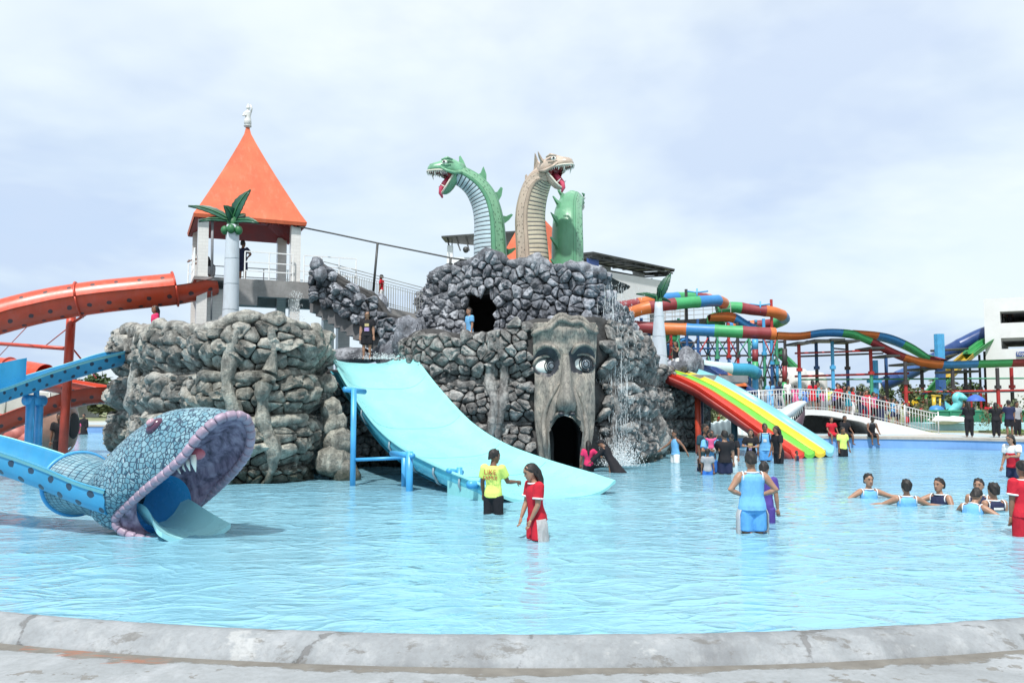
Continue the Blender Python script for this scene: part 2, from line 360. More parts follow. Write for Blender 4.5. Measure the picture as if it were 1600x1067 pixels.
ROCK_B = rock_mat('rock_blue_grey', (0.034, 0.037, 0.044), (0.135, 0.144, 0.165), (0.45, 0.475, 0.52), (0.9, 0.93, 1.0), wet=False)
m = MT('rock_mortar', (0.035, 0.035, 0.035), 0.8); n = m.noise(3, 6, 0.65); m.col(m.ramp(n, [(0.35, (0.018, 0.018, 0.019)), (0.7, (0.06, 0.06, 0.06))])); m.bump(m.noise(8, 5, 0.6), 0.6, 0.05); MORTAR = m.mat
def clip(poly, mx_, my_, nx_, ny_):
    out = []; n = len(poly)
    for i in range(n):
        ax, ay = poly[i]; bx, by = poly[(i+1) % n]
        da = (ax-mx_)*nx_+(ay-my_)*ny_; db = (bx-mx_)*nx_+(by-my_)*ny_
        if da <= 0: out.append((ax, ay))
        if (da < 0) != (db < 0) and da != db:
            t = da/(da-db); out.append((ax+(bx-ax)*t, ay+(by-ay)*t))
    return out
class Sheet:
    """a wall that follows a ground path; s along it, z up, d outward (to the viewer)"""
    def __init__(S, pts, off=None, n=10):
        p = spline([Vector((x, y, 0)) for x, y in pts], n); S.p = resample(p, 0.08); S.L = (len(S.p)-1)*0.08; S.off = off
    def base(S, s):
        t = max(0.0, min(s/0.08, len(S.p)-1.001)); i = int(t); p = S.p[i].lerp(S.p[i+1], t-i)
        a = S.p[max(i-4, 0)]; c = S.p[min(i+5, len(S.p)-1)]; T = (c-a).normalized(); return p, Vector((T.y, -T.x, 0))
    def at(S, s, z, d=0.0):
        p, nrm = S.base(s); o = S.off(s, z) if S.off else 0.0
        return p+nrm*(o+d)+Vector((0, 0, z))
    def s_at(S, px):
        best = min(range(len(S.p)), key=lambda i: abs(800+1320*S.p[i].x/S.p[i].y-px)); return best*0.08
def rock_wall(root, S, ztop, zbot, size, mat, seed, hole=None, back=1.4, smax=1e9, core_d=-0.16, H=0.5, jitter=0.55, chole=None):
    r = random.Random(seed); L = min(S.L, smax)
    # dark core behind the stones, with its top and back
    ns = max(2, int(L/0.3)); b = MB(); cols = []
    nzr = 26
    for i in range(ns+1):
        s = L*i/ns; zt, zb = ztop(s), zbot(s); c = [S.at(s, zb+(zt-zb)*k/nzr, core_d+0.06*MN.noise(Vector((s*1.3, k*0.5, seed)))) for k in range(nzr+1)]
        p, nn = S.base(s); e = S.at(s, zt, core_d); c += [e-nn*back*0.5+Vector((0, 0, 0.05)), e-nn*back, Vector((e.x, e.y, zb))-nn*back]
        cols.append(c)
    nn_ = len(cols[0]); vs = [p for c in cols for p in c]; fs = []
    for i in range(ns):
        for k in range(nn_-1):
            s, z = L*(i+0.5)/ns, zbot(L*(i+.5)/ns)+(ztop(L*(i+.5)/ns)-zbot(L*(i+.5)/ns))*(k+0.5)/nzr
            if k < nzr and (chole or hole) and (chole or hole)(s, z): continue
            if k >= nzr+1 and hole: continue
            fs.append((i*nn_+k, (i+1)*nn_+k, (i+1)*nn_+k+1, i*nn_+k+1))
    b.add(vs, fs); b.build('core', MORTAR, root, smooth=True)
    # stones: cells of an uneven tiling, each a pillowed lump
    pts = []; z_hi = max(ztop(L*i/20) for i in range(21)); z_lo = min(zbot(L*i/20) for i in range(21))
    row = 0; z = z_lo+size*0.4
    while z < z_hi+size*0.6:
        s = size*(0.2+0.5*(row % 2))
        while s < L:
            q = (s+r.uniform(-1, 1)*size*jitter, z+r.uniform(-1, 1)*size*jitter*0.8)
            pts.append(q); s += size*r.choice([0.6, 0.8, 1.0, 1.25, 1.5])
        z += size*0.82; row += 1
    cell = {}
    for i, (a, c) in enumerate(pts): cell.setdefault((int(a//size), int(c//size)), []).append(i)
    out = []
    for i, (a, c) in enumerate(pts):
        if a < 0.05 or a > L-0.05: continue
        zt, zb = ztop(a), zbot(a)
        if c > zt-size*0.12 or c < zb+size*0.05 or (hole and hole(a, c)): continue
        w_ = size*1.05; poly = [(a-w_, c-w_), (a+w_, c-w_), (a+w_, c+w_), (a-w_, c+w_)]
        ci, cj = int(a//size), int(c//size)
        for di in range(-2, 3):
            for dj in range(-2, 3):
                for j in cell.get((ci+di, cj+dj), ()):
                    if j == i: continue
                    bx, by = pts[j]; nx_, ny_ = bx-a, by-c
                    if nx_*nx_+ny_*ny_ < 1e-6: continue
                    poly = clip(poly, (a+bx)/2, (c+by)/2, nx_, ny_)
        if len(poly) < 3: continue
        ax = sum(p[0] for p in poly)/len(poly); ay = sum(p[1] for p in poly)/len(poly)
        q = []                                        # cut the corners once
        for k in range(len(poly)):
            (x0, y0), (x1, y1) = poly[k], poly[(k+1) % len(poly)]
            if math.hypot(x1-x0, y1-y0) < size*0.07: continue
            q += [(x0*.84+x1*.16, y0*.84+y1*.16), (x0*.5+x1*.5+r.uniform(-.03, .03)*size, y0*.5+y1*.5+r.uniform(-.03, .03)*size), (x0*.16+x1*.84, y0*.16+y1*.84)]
        if len(q) < 5: continue
        ext = min(max(p[0] for p in q)-min(p[0] for p in q), max(p[1] for p in q)-min(p[1] for p in q))
        hgt = H*max(0.10, ext)*r.uniform(0.65, 1.15); dsh = r.uniform(-.13, .09)*size; tilt = (r.uniform(-.6, .6), r.uniform(-.5, .5)); sx, sy = r.uniform(-.12, .12), r.uniform(-.12, .12)
        bb = MB(); rs = []
        gap = 1-0.018/max(0.1, ext)*1.2
        for sc0, hh in ((gap*0.98, -0.3), (gap, 0.20), (gap*0.93, 0.62), (gap*0.72, 0.90), (gap*0.38, 1.0)):
            ring = []
            for (x, y) in q:
                u, v = (x-ax)*sc0, (y-ay)*sc0
                px3 = (ax+u)/size; py3 = (ay+v)/size; wob = 0.55*(0.32-abs(MN.noise(Vector((px3*2.1+seed, py3*2.1, seed*1.7)))))*1.5 + MN.noise(Vector((px3*4.4, py3*4.4+seed, hh)))*0.30
                d = hgt*(hh*(1+(u*tilt[0]+v*tilt[1])/size*1.4)+(wob if hh > 0 else 0))
                ring.append(S.at(ax+u+sx*ext*max(hh, 0)+wob*0.06*size, ay+v+sy*ext*max(hh, 0), d-0.05+dsh))
            rs.append(ring)
        bb.rings(rs, True, False)
        top = S.at(ax+sx*ext, ay+sy*ext, hgt*(1.04+0.12*r.uniform(-1, 1))-0.05+dsh); n = len(q); base_i = len(bb.v)-n
        bb.v.append(tuple(top)); ti = len(bb.v)-1
        for k in range(n): bb.f.append((base_i+k, base_i+(k+1) % n, ti)); bb.m.append(0)
        out.append((bb, ext, q))
    out.sort(key=lambda t: -t[1])
    rest = MB()
    for k, (bb, e, q) in enumerate(out):
        if k < 295: bb.build('stone', mat, root, sharp=48)
        else: rest.add(bb.v, bb.f)
    if rest.v: rest.build('small_stones', mat, root, sharp=48)['kind'] = 'stuff'
    return out
def lumpy_rope(name, root, pts, r0, mat, seed, n=10, amp=0.5):
    p = resample(spline(pts, 8), r0*0.55); b = MB(); rs = []
    for i, c in enumerate(p):
        T = (p[min(i+1, len(p)-1)]-p[max(i-1, 0)]).normalized(); U, V = ortho(T)
        e = math.sin(math.pi*min(1, max(0, (i+0.6)/len(p))))**0.35
        ring = []
        for j in range(n):
            a = 2*math.pi*j/n; d = U*math.cos(a)+V*math.sin(a); q = c+d*r0
            ring.append(c+d*r0*e*(1+amp*MN.noise(Vector((q.x*1.7+seed, q.y*1.7, q.z*1.7)))+0.4*amp*MN.noise(q*4.1)))
        rs.append(ring)
    b.rings(rs); return b.build(name, mat, root)
def boulder(name, mat, c, rx, ry, rz, seed, parent=None, n=18, k=12, amp=0.3):
    b = MB(); b.ball((0, 0, 0), 1, n=n, k=k); c = Vector(c); vs = []
    for v in b.v:
        v = Vector(v); f = 1+amp*MN.noise(v*1.6+Vector((seed, 0, 0)))+amp*0.6*abs(MN.noise(v*3.4+Vector((0, seed, 0))))
        vs.append(tuple(c+Vector((v.x*rx*f, v.y*ry*f, v.z*rz*f))))
    b.v = vs; return b.build(name, mat, parent)
# ---- left bastion: three bulging storeys of rubble
def bandprof(z, edges, A):
    for (a, c) in zip(edges, edges[1:]):
        if z <= c or c == edges[-1]:
            f = max(0.0, min(1.0, (z-a)/(c-a)))
            return A*(sstep(-0.02, 0.42, f)*0.9+0.16*math.sin(math.pi*f)-0.20*sstep(0.6, 1.0, f))
    return 0
BE = [-0.55, 0.35, 1.72, 2.85, 4.4]
def offL(s, z):
    col_ = 0.16*math.sin(s*1.15+0.6)+0.12*math.sin(s*2.7)
    b_ = bandprof(z, BE, 0.40) if z > 0.35 else 0.25*sstep(-0.5, 0.3, z)-0.05
    return b_+col_+0.10*MN.noise(Vector((s*0.8, z*0.9, 2.0)))
bast = thing('rock_bastion', 'large grey rubble rock bastion with three bulging tiers behind the snake head', 'rock', (-8.5, 25, 0))
SL = Sheet([(-12.2, 34.5), (-13.6, 31.8), (-13.1, 28.8), (-11.0, 25.7), (-9.2, 23.5), (-7.8, 22.35), (-6.9, 22.2), (-6.25, 22.6), (-6.0, 24.0), (-6.0, 26.2)], offL)
def ztL(s):
    q = SL.base(s)[0]; px = 800+1320*q.x/q.y
    return 4.28+0.10*math.sin(s*1.7)+0.08*math.sin(s*4.1)+(0.10 if 372 < px < 470 else 0) + 0.32*sstep(24, 29, q.y)-0.12 - 0.25*sstep(478, 520, px)
rock_wall(bast, SL, ztL, lambda s: -0.45, 0.36, ROCK_L, 11, H=0.46)
for k, zz_ in enumerate(BE[2:-1]):
    ss = [SL.L*0.10+(SL.L*0.80)*i/26 for i in range(27)]
    for a_, c_ in ((0, 8), (7, 15), (14, 20), (19, 27)):
        lumpy_rope('ledge', bast, [SL.at(s, zz_-0.03+0.07*math.sin(s*1.9+k), 0.02) for s in ss[a_:c_]], 0.15, ROCK_L, 3+k+a_, amp=0.7)
lumpy_rope('ledge', bast, [SL.at(SL.L*t, ztL(SL.L*t)-0.02, -0.18) for t in [0.06+0.9*i/24 for i in range(25)]], 0.20, ROCK_L, 31, amp=0.8)
for px_, seed in ((372, 5), (228, 8), (520, 13)):
    s0 = SL.s_at(px_) if px_ != 520 else SL.L*0.80
    lumpy_rope('rib', bast, [SL.at(s0+0.14*math.sin(z*2.1+seed), z, 0.12) for z in [0.0, 0.8, 1.6, 2.4, 3.2, 4.2]], 0.19, ROCK_L, seed, amp=0.8)
# stalagmite lumps beside the slide
for k, (px_, py_, Y_, r_) in enumerate([(522, 660, 23.6, 0.34), (530, 690, 23.5, 0.38), (518, 640, 23.6, 0.28), (522, 722, 23.4, 0.44), (540, 742, 23.3, 0.36), (512, 600, 23.8, 0.26)]):
    c_ = P(px_, py_, Y_); boulder('lump', ROCK_L, c_, r_, r_*0.8, r_*1.1, k*3+1, bast)
# ---- main cliff behind the slide, carrying the face
cliff = thing('rock_cliff', 'long grey rubble rock cliff between the wide cyan slide and the rainbow slide', 'rock', (1.5, 28, 0))
CE = [-0.5, 1.35, 2.7, 4.75]
def offC(s, z):
    return bandprof(z, CE, 0.38)+0.14*math.sin(s*1.3)+0.12*MN.noise(Vector((s*0.9, z*0.9, 7.0)))
SC = Sheet([(-8.2, 26.3), (-6.6, 27.2), (-5.2, 28.0), (-4.2, 28.5), (-3.2, 28.3), (-1.9, 27.6), (-0.7, 27.3), (0.6, 27.2), (1.6, 27.5), (2.75, 27.8), (3.7, 29.0), (4.5, 30.6), (5.3, 33.2), (6.1, 35.6), (7.2, 37.3), (8.6, 38.2)], offC)
def pxC(s): q = SC.base(s)[0]; return 800+1320*q.x/q.y
def ztC(s):
    q = pxC(s)
    return interp([(500, 3.1), (622, 3.35), (640, 4.35), (660, 4.5), (715, 4.38), (770, 4.30), (800, 4.7), (960, 4.9), (985, 4.7), (1000, 4.1), (1012, 3.55), (1120, 3.2)], q)+0.06*math.sin(s*3.3)
FACE_L, FACE_R = 833, 931
def holeC(s, z): q = pxC(s); return (FACE_L-3 < q < FACE_R+3 and z < 4.75)
def hole_mouth(s, z): q = pxC(s); return 858 < q < 904 and z < 1.75
rock_wall(cliff, SC, ztC, lambda s: -0.45, 0.35, ROCK_C, 23, hole=holeC, chole=hole_mouth, back=1.0, H=0.45)
for a0, a1, zz_, sd in ((640, 760, 2.75, 3), (755, 832, 2.7, 9), (650, 830, 1.36, 4), (932, 990, 2.6, 2), (935, 1000, 1.3, 8)):
    sa, sb = SC.s_at(a0), SC.s_at(a1)
    lumpy_rope('ledge', cliff, [SC.at(lerp(sa, sb, i/8), zz_+0.08*math.sin(i*1.3+sd), 0.06) for i in range(9)], 0.14, ROCK_C, sd, amp=0.8)
for px_, sd in ((768, 4), (786, 9), (944, 15)):
    s0 = SC.s_at(px_); lumpy_rope('rib', cliff, [SC.at(s0+0.12*math.sin(z*2+sd), z, 0.1) for z in (0, 1.0, 2.0, 3.0, 4.2)], 0.17, ROCK_C, sd, amp=0.8)
for k, (px_, py_, Y_, r_) in enumerate([(1010, 640, 32.5, .4), (1018, 668, 32.3, .5), (1005, 600, 32.8, .45), (1022, 690, 32.4, .5), (1000, 562, 33, .4), (1012, 618, 32.6, .35)]):
    boulder('lump', ROCK_C, P(px_, py_, Y_), r_, r_, r_*1.2, 40+k, cliff, amp=0.5)
# ---- upper turret under the serpents
turret = thing('rock_turret', 'grey cobbled rock turret with a dark cave opening carrying the sea serpents', 'rock', (1.0, 30, 4.4))
ST_ = Sheet([(-3.75, 34.5), (-3.55, 32.2), (-2.95, 30.6), (-1.9, 29.6), (-0.6, 29.1), (0.5, 28.7), (1.6, 28.2), (2.7, 28.3), (3.6, 29.2), (4.3, 31.0), (4.6, 33.5)], lambda s, z: 0.12*math.sin(s*1.9)+0.12*MN.noise(Vector((s, z, 4)))-0.05*(z-4.6))
def pxT(s): q = ST_.base(s)[0]; return 800+1320*q.x/q.y
def ztT(s):
    q = pxT(s); return interp([(640, 6.2), (662, 6.45), (672, 6.75), (700, 7.0), (760, 7.25), (790, 7.05), (850, 6.85), (900, 6.7), (940, 6.55), (955, 6.35), (985, 5.4), (1010, 5.0)], q)+0.07*math.sin(s*4.0)
def holeT(s, z):
    q = pxT(s)
    return (726 < q < 772 and z < 5.85+0.12*math.sin((q-726)/46*math.pi))
rock_wall(turret, ST_, ztT, lambda s: 4.2 if 700 > pxT(s) or pxT(s) > 778 else 3.7, 0.34, ROCK_B, 37, hole=holeT, back=1.0, H=0.48)
# turret roof that carries the statues, and the cave behind the opening
b = MB(); top = [ST_.at(ST_.L*i/24, 0, -0.3) for i in range(25)]; zc_ = 6.45
b.add([(p.x, p.y, zc_) for p in top], [tuple(range(25))]); b.build('roof_slab', MORTAR, turret, smooth=False)
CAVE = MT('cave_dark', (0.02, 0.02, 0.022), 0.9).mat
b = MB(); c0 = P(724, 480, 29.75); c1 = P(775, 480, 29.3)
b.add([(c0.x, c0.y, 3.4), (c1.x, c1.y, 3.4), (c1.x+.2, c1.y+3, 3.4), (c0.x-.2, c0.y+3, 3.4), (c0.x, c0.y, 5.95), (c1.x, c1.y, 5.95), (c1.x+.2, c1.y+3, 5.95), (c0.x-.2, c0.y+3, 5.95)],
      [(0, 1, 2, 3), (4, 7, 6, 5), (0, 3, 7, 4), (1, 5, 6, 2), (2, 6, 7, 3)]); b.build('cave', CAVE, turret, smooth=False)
for sd, (pa, pb, n_) in enumerate([(664, 700, 7), (700, 792, 10), (790, 880, 10), (878, 950, 9)]):
    sa, sb = ST_.s_at(pa), ST_.s_at(pb)
    lumpy_rope('ledge', turret, [ST_.at(lerp(sa, sb, i/n_), ztT(lerp(sa, sb, i/n_))-0.03, -0.15) for i in range(n_+1)], 0.22, ROCK_B, 50+sd, amp=0.9)
# terrace floor behind the cliff top
b = MB(); tp = [SC.at(SC.s_at(640)+0.6*i, 0, -0.35) for i in range(14)]
poly = [(p.x, p.y) for p in tp if p.x < 4] ; poly += [(3.8, 32), (-3.5, 34), (-4.4, 31)]
b.add([(x, y, 3.72) for x, y in poly], [tuple(range(len(poly)))]); struct(b.build('terrace_floor', paint('old_concrete', (0.28, 0.27, 0.26), 0.9, 0.2, 3), smooth=False))
# ================================================================== ORANGE ROOFED TOWER, STAIR, BRIDGE
mo = MT('orange_roof_paint', (0.56, 0.105, 0.04), .65); n = mo.noise(1.1, 5, .6); st_ = mo.noise(2.2, 6, .7, mo.coord('Object', (2.2, 2.2, .22)))
cc = mo.ramp(n, [(.3, (.47, .085, .032)), (.65, (.60, .125, .05))]); cc = mo.mix(mo.math('MULTIPLY', mo.ramp(st_, [(.52, 0.), (.72, 1.)]), .35), cc, (.62, .24, .15)); cc = mo.mix(mo.math('MULTIPLY', mo.ramp(st_, [(.30, 1.), (.44, 0.)]), .30), cc, (.25, .06, .03))
mo.col(cc); mo.bump(mo.noise(9, 4), .15, .02); ORANGE = mo.mat; PAINT['orange_roof_paint'] = ORANGE
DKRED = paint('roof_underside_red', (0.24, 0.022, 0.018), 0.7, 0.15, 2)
WHITEP = paint('white_paint', (0.66, 0.66, 0.65), 0.5, 0.06, 1.5)
WHITEM = paint('white_metal', (0.76, 0.77, 0.77), 0.35, 0.04, 3)
GREYC = paint('grey_concrete', (0.26, 0.26, 0.26), 0.85, 0.25, 1.5)
DARKM = paint('dark_metal', (0.045, 0.05, 0.05), 0.5, 0.2, 4)
STEEL = paint('steel', (0.45, 0.46, 0.46), 0.4, 0.1, 4)
def tile_mat(name, color, sx, sz):
    m = MT(name, color, 0.3); br = m.N.new('ShaderNodeTexBrick'); x, y, z = m.sep(m.tc.outputs['Object'])
    cb = m.N.new('ShaderNodeCombineXYZ'); m.L(m.math('ADD', x, y), cb.inputs[0]); m.L(z, cb.inputs[1]); m.L(cb.outputs[0], br.inputs['Vector'])
    br.inputs['Scale'].default_value = 1.0; br.inputs['Brick Width'].default_value = sx; br.inputs['Row Height'].default_value = sz; br.inputs['Mortar Size'].default_value = 0.008
    br.inputs['Color1'].default_value = (*color, 1); br.inputs['Color2'].default_value = (*[c*0.93 for c in color], 1); br.inputs['Mortar'].default_value = (0.60, 0.59, 0.575, 1)
    m.col(m.mix(m.math('MULTIPLY', m.ramp(m.noise(1.2, 5, 0.6), [(0.5, 0.0), (0.8, 1.0)]), 0.3), br.outputs[0], (0.45, 0.43, 0.4))); m.bump(br.outputs['Fac'], -0.2, 0.01); return m.mat
TILE = tile_mat('white_wall_tile', (0.72, 0.71, 0.69), 0.3, 0.12)
TY = 31.0
twr = thing('roofed_tower', 'white tower under a tall orange pyramid roof topped by a white statue', 'tower', (X(383, TY), TY, 3.6))
# square plan turned a little so that one corner points to the viewer's left
TC_ = Vector((X(377, 32.0), 32.0, 0)); ang = R(24); ax_ = Vector((math.cos(ang), math.sin(ang), 0)); ay_ = Vector((-math.sin(ang), math.cos(ang), 0))
def T(a, b_, z): return TC_+ax_*a+ay_*b_+Vector((0, 0, z))
ZE = Z(352, 31.0); ZA = Z(198, 32.0)
half = 1.95
roof_profile = [(half+0.0, ZE-0.03), (half+0.03, ZE+0.10)]+[(max(.05, half*(1-f)**1.10), lerp(ZE+.12, ZA, f)) for f in (.08, .2, .35, .5, .65, .8, .92, 1.0)]
b = MB(); rs = []
for r, z in roof_profile:
    ring = []
    for (u0, v0), (u1, v1) in zip([(-1, -1), (1, -1), (1, 1), (-1, 1)], [(1, -1), (1, 1), (-1, 1), (-1, -1)]):
        for k in range(6): ring.append(T(r*lerp(u0, u1, k/6), r*lerp(v0, v1, k/6), z))
    rs.append(ring)
b.rings(rs, True, False); b.build('roof', ORANGE, twr, sharp=25)
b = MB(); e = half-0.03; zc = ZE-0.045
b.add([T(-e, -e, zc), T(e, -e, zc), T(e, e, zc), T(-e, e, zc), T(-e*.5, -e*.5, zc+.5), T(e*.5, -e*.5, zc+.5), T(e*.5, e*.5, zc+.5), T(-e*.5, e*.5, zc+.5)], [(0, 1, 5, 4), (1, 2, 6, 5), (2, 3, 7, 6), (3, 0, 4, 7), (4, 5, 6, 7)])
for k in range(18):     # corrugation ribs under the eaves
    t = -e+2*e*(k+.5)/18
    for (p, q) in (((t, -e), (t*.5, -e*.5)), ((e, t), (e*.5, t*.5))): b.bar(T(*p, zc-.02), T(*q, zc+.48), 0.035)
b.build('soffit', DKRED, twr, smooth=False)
DECKZ = Z(441, 31.0)
def column(a, b0, w0, z0, z1):
    bb = MB(); rs = []
    for z in (z0, z1): rs.append([T(a-w0, b0-w0, z), T(a+w0, b0-w0, z), T(a+w0, b0+w0, z), T(a-w0, b0+w0, z)])
    bb.rings(rs); return bb
for a, c in ((-1.62, -1.62), (1.62, -1.62), (1.62, 1.62), (-1.62, 1.62)):
    column(a, c, 0.175, 3.4, ZE+0.1).build('column', TILE, twr, smooth=False)
# base walls beneath the deck on the left half, with a pointed niche
b = MB(); z0, z1 = 3.4, DECKZ-0.35
b.rings([[T(-1.5, -1.42, z), T(-0.55, -1.42, z), T(-0.55, 1.4, z), T(-1.5, 1.4, z)] for z in (z0, z1)]); b.build('base_wall', TILE, twr, smooth=False)
b = MB(); pn = [(-0.30, 0), (0.30, 0), (0.30, 0.42), (0.0, 0.85), (-0.30, 0.42)]; pi = [(-0.2, 0), (0.2, 0), (0.2, 0.36), (0, 0.66), (-0.2, 0.36)]
nc = P(322, 512, 30.4); fr = lambda q, d: T(-1.10+q[0], -1.45-d, 3.95+q[1])
b.rings([[fr(q, 0.0) for q in pn], [fr(q, 0.09) for q in pn], [fr(q, 0.09) for q in pi], [fr(q, -0.0) for q in pi]], True, False); ni = b.build('niche_frame', WHITEP, twr, smooth=False)
b = MB(); b.add([fr(q, 0.012) for q in pi], [tuple(range(5))]); b.build('niche_recess', DARKM, ni, smooth=False)
# deck
b = MB(); d0, d1 = DECKZ-0.12, DECKZ
for (a0, c0_, a1, c1_, zz0, zz1) in ((-1.9, -1.98, 3.9, 2.0, d0, d1), (-0.45, -2.02, 3.88, -1.72, DECKZ-0.62, d0), (-0.45, 1.6, 3.9, 1.9, DECKZ-0.6, d0), (3.55, -1.7, 3.86, 1.6, DECKZ-0.6, d0)):
    b.rings([[T(a0, c0_, z), T(a1, c0_, z), T(a1, c1_, z), T(a0, c1_, z)] for z in (zz0, zz1)])
b.rings([[T(-0.42, -2.04, z), T(0.25, -2.04, z), T(0.25, -1.75, z), T(-0.42, -1.75, z)] for z in (DECKZ-0.95, DECKZ-0.05)])
b.build('deck', GREYC, twr, smooth=False)
for a, c in ((3.5, -1.4), (3.5, 1.4)): column(a, c, 0.22, 3.2, DECKZ-0.12).build('column', TILE, twr, smooth=False)
# railing
def railing(root, pts, h, mat, nr=(1.0, 0.62, 0.3), r=0.028, post=1.0, name='railing'):
    b = MB()
    for p, q in zip(pts, pts[1:]):
        L = (q-p).length; n = max(1, int(round(L/post)))
        for f in nr: b.bar(p+Vector((0, 0, h*f)), q+Vector((0, 0, h*f)), r)
        for i in range(n+1): b.bar(p.lerp(q, i/n), p.lerp(q, i/n)+Vector((0, 0, h)), r)
    return b.build(name, mat, root, smooth=False)
railing(twr, [T(-0.2, -1.95, DECKZ), T(1.5, -1.95, DECKZ)], 1.0, WHITEM)
railing(twr, [T(1.9, -1.95, DECKZ), T(3.85, -1.95, DECKZ)], 1.0, WHITEM, post=0.65)
railing(twr, [T(-1.9, -1.9, DECKZ), T(-1.9, -0.6, DECKZ)], 1.0, WHITEM, post=0.4)
railing(twr, [T(-1.9, 1.95, DECKZ), T(3.85, 1.95, DECKZ)], 1.0, WHITEM)
b = MB(); b.bar(P(332, 340, 29.9), P(331, 438, 29.9), 0.05, n=8); b.bar(P(331, 438, 29.9), P(330, 500, 29.9), 0.028, n=8); b.build('standpipe', paint('pipe_grey', (0.22, 0.23, 0.25), 0.5), twr)
# statue on the apex: a small robed white figure on a ball
st = thing('roof_statue', 'small white robed statue on the tip of the orange pyramid roof', 'statue', tuple(T(0, 0, ZA)))
b = MB(); c = T(0, 0, ZA)
b.lathe(c, [(0.07, -0.06), (0.15, 0.0), (0.15, 0.04), (0.10, 0.07)], 12, 0); b.build('plinth', STEEL, st)
b = MB(); b.lathe(c, [(0.10, 0.06), (0.145, 0.10), (0.135, 0.25), (0.10, 0.40), (0.135, 0.52), (0.12, 0.58), (0.05, 0.62), (0.045, 0.66)], 12); b.tube([c+Vector((-.11, 0, .55)), c+Vector((-.17, -.05, .42)), c+Vector((-.03, -.14, .40))], [.04, .035, .03], 8); b.tube([c+Vector((.11, 0, .55)), c+Vector((.16, -.04, .70)), c+Vector((.10, -.06, .84))], [.04, .035, .03], 8); b.build('robe', WHITEP, st)
b = MB(); b.ball(c+Vector((0, 0, .74)), .075, .08, .095); b.ball(c+Vector((0, 0, .84)), .05, .05, .05); b.build('head', WHITEP, st)
# ---- second orange roof behind the serpents
tw2 = thing('far_tower', 'orange peaked tower roof showing between the green and tan serpents', 'tower', (X(838, 46), 46, 0.5))
c = Vector((X(838, 46), 46, 0)); b = MB(); rs = []
za, ze = Z(328, 46), Z(425, 46)
for r, z in ((2.35, ze), (2.38, ze+.15), (1.75, ze+1.2), (1.0, ze+2.5), (0.35, za-.35), (0.05, za)):
    rs.append([c+Vector((r*math.cos(a), r*math.sin(a), z)) for a in [R(20+90*i) for i in range(4)]])
c2 = c
b.rings(rs, True, True); b.build('roof', ORANGE, tw2, smooth=False)
for i in range(4):
    a = R(20+90*i); q = c+Vector((1.7*math.cos(a), 1.7*math.sin(a), 0)); b = MB(); b.box(q.x-.2, q.y-.2, 0.4, q.x+.2, q.y+.2, ze+.05); b.build('column', TILE, tw2, smooth=False)
b = MB(); b.box(c.x-1.9, c.y-1.9, 3.6, c.x+1.9, c.y+1.9, 3.9); b.build('deck', GREYC, tw2, smooth=False)
# ---- stair
stair = thing('rock_stair', 'concrete stair with a cobbled rock parapet climbing to the orange roofed tower', 'stair', (X(560, 29.5), 29.5, 3.4))
sa, sb = P(484, 482, 30.4), P(602, 556, 29.0)
n = 12; d = (sb-sa)/n; back = Vector((0.25, 1.5, 0))
for i in range(n):
    p = sa+d*i; q = p+Vector((d.x, d.y, 0)); z1 = p.z+0.10; z0 = p.z+d.z*0.98
    bb = MB(); bb.rings([[Vector((p.x, p.y, z)), Vector((q.x+.03, q.y, z)), Vector((q.x+.03, q.y, z))+back, Vector((p.x, p.y, z))+back] for z in (z0, z1+0.28)]); bb.build('step', paint('stair_concrete', (0.16, 0.16, 0.165), 0.9, 0.25, 2), stair, smooth=False)
SPp = [P(484, 470, 30.1), P(500, 470, 30.0), P(560, 510, 29.3), P(612, 545, 28.7), P(655, 560, 28.5)]
S2 = Sheet([(p.x, p.y) for p in SPp], lambda s, z: 0.05*MN.noise(Vector((s*2, z*2, 1))))
def px2(s): q = S2.base(s)[0]; return 800+1320*q.x/q.y
zt2 = lambda s: Z(interp([(484, 412), (494, 405), (506, 416), (540, 441), (580, 462), (596, 490), (615, 498), (640, 506), (660, 512)], px2(s)), 29.4)
zb2 = lambda s: Z(interp([(484, 470), (500, 474), (560, 510), (600, 535), (620, 556), (660, 560)], px2(s)), 29.4)
rock_wall(stair, S2, zt2, zb2, 0.33, ROCK_B, 71, back=0.35, core_d=-0.10, H=0.6)
for k, (px_, py_, r_) in enumerate([(495, 412, .22), (500, 428, .24), (578, 466, .22), (594, 474, .25), (600, 492, .26)]):
    boulder('lump', ROCK_B, P(px_, py_, 29.6), r_, r_*.9, r_*1.15, 60+k, stair, n=14, k=9)
# rock shoulder between stair foot and cliff
boulder('lump', ROCK_B, P(640, 540, 28.9), 0.75, 0.6, 0.95, 81, stair, amp=0.45); boulder('lump', ROCK_B, P(612, 560, 28.9), 0.5, 0.5, 0.6, 83, stair, amp=0.45)
boulder('lump', ROCK_B, P(548, 556, 29.8), 0.9, 0.4, 0.30, 85, stair, amp=0.4)
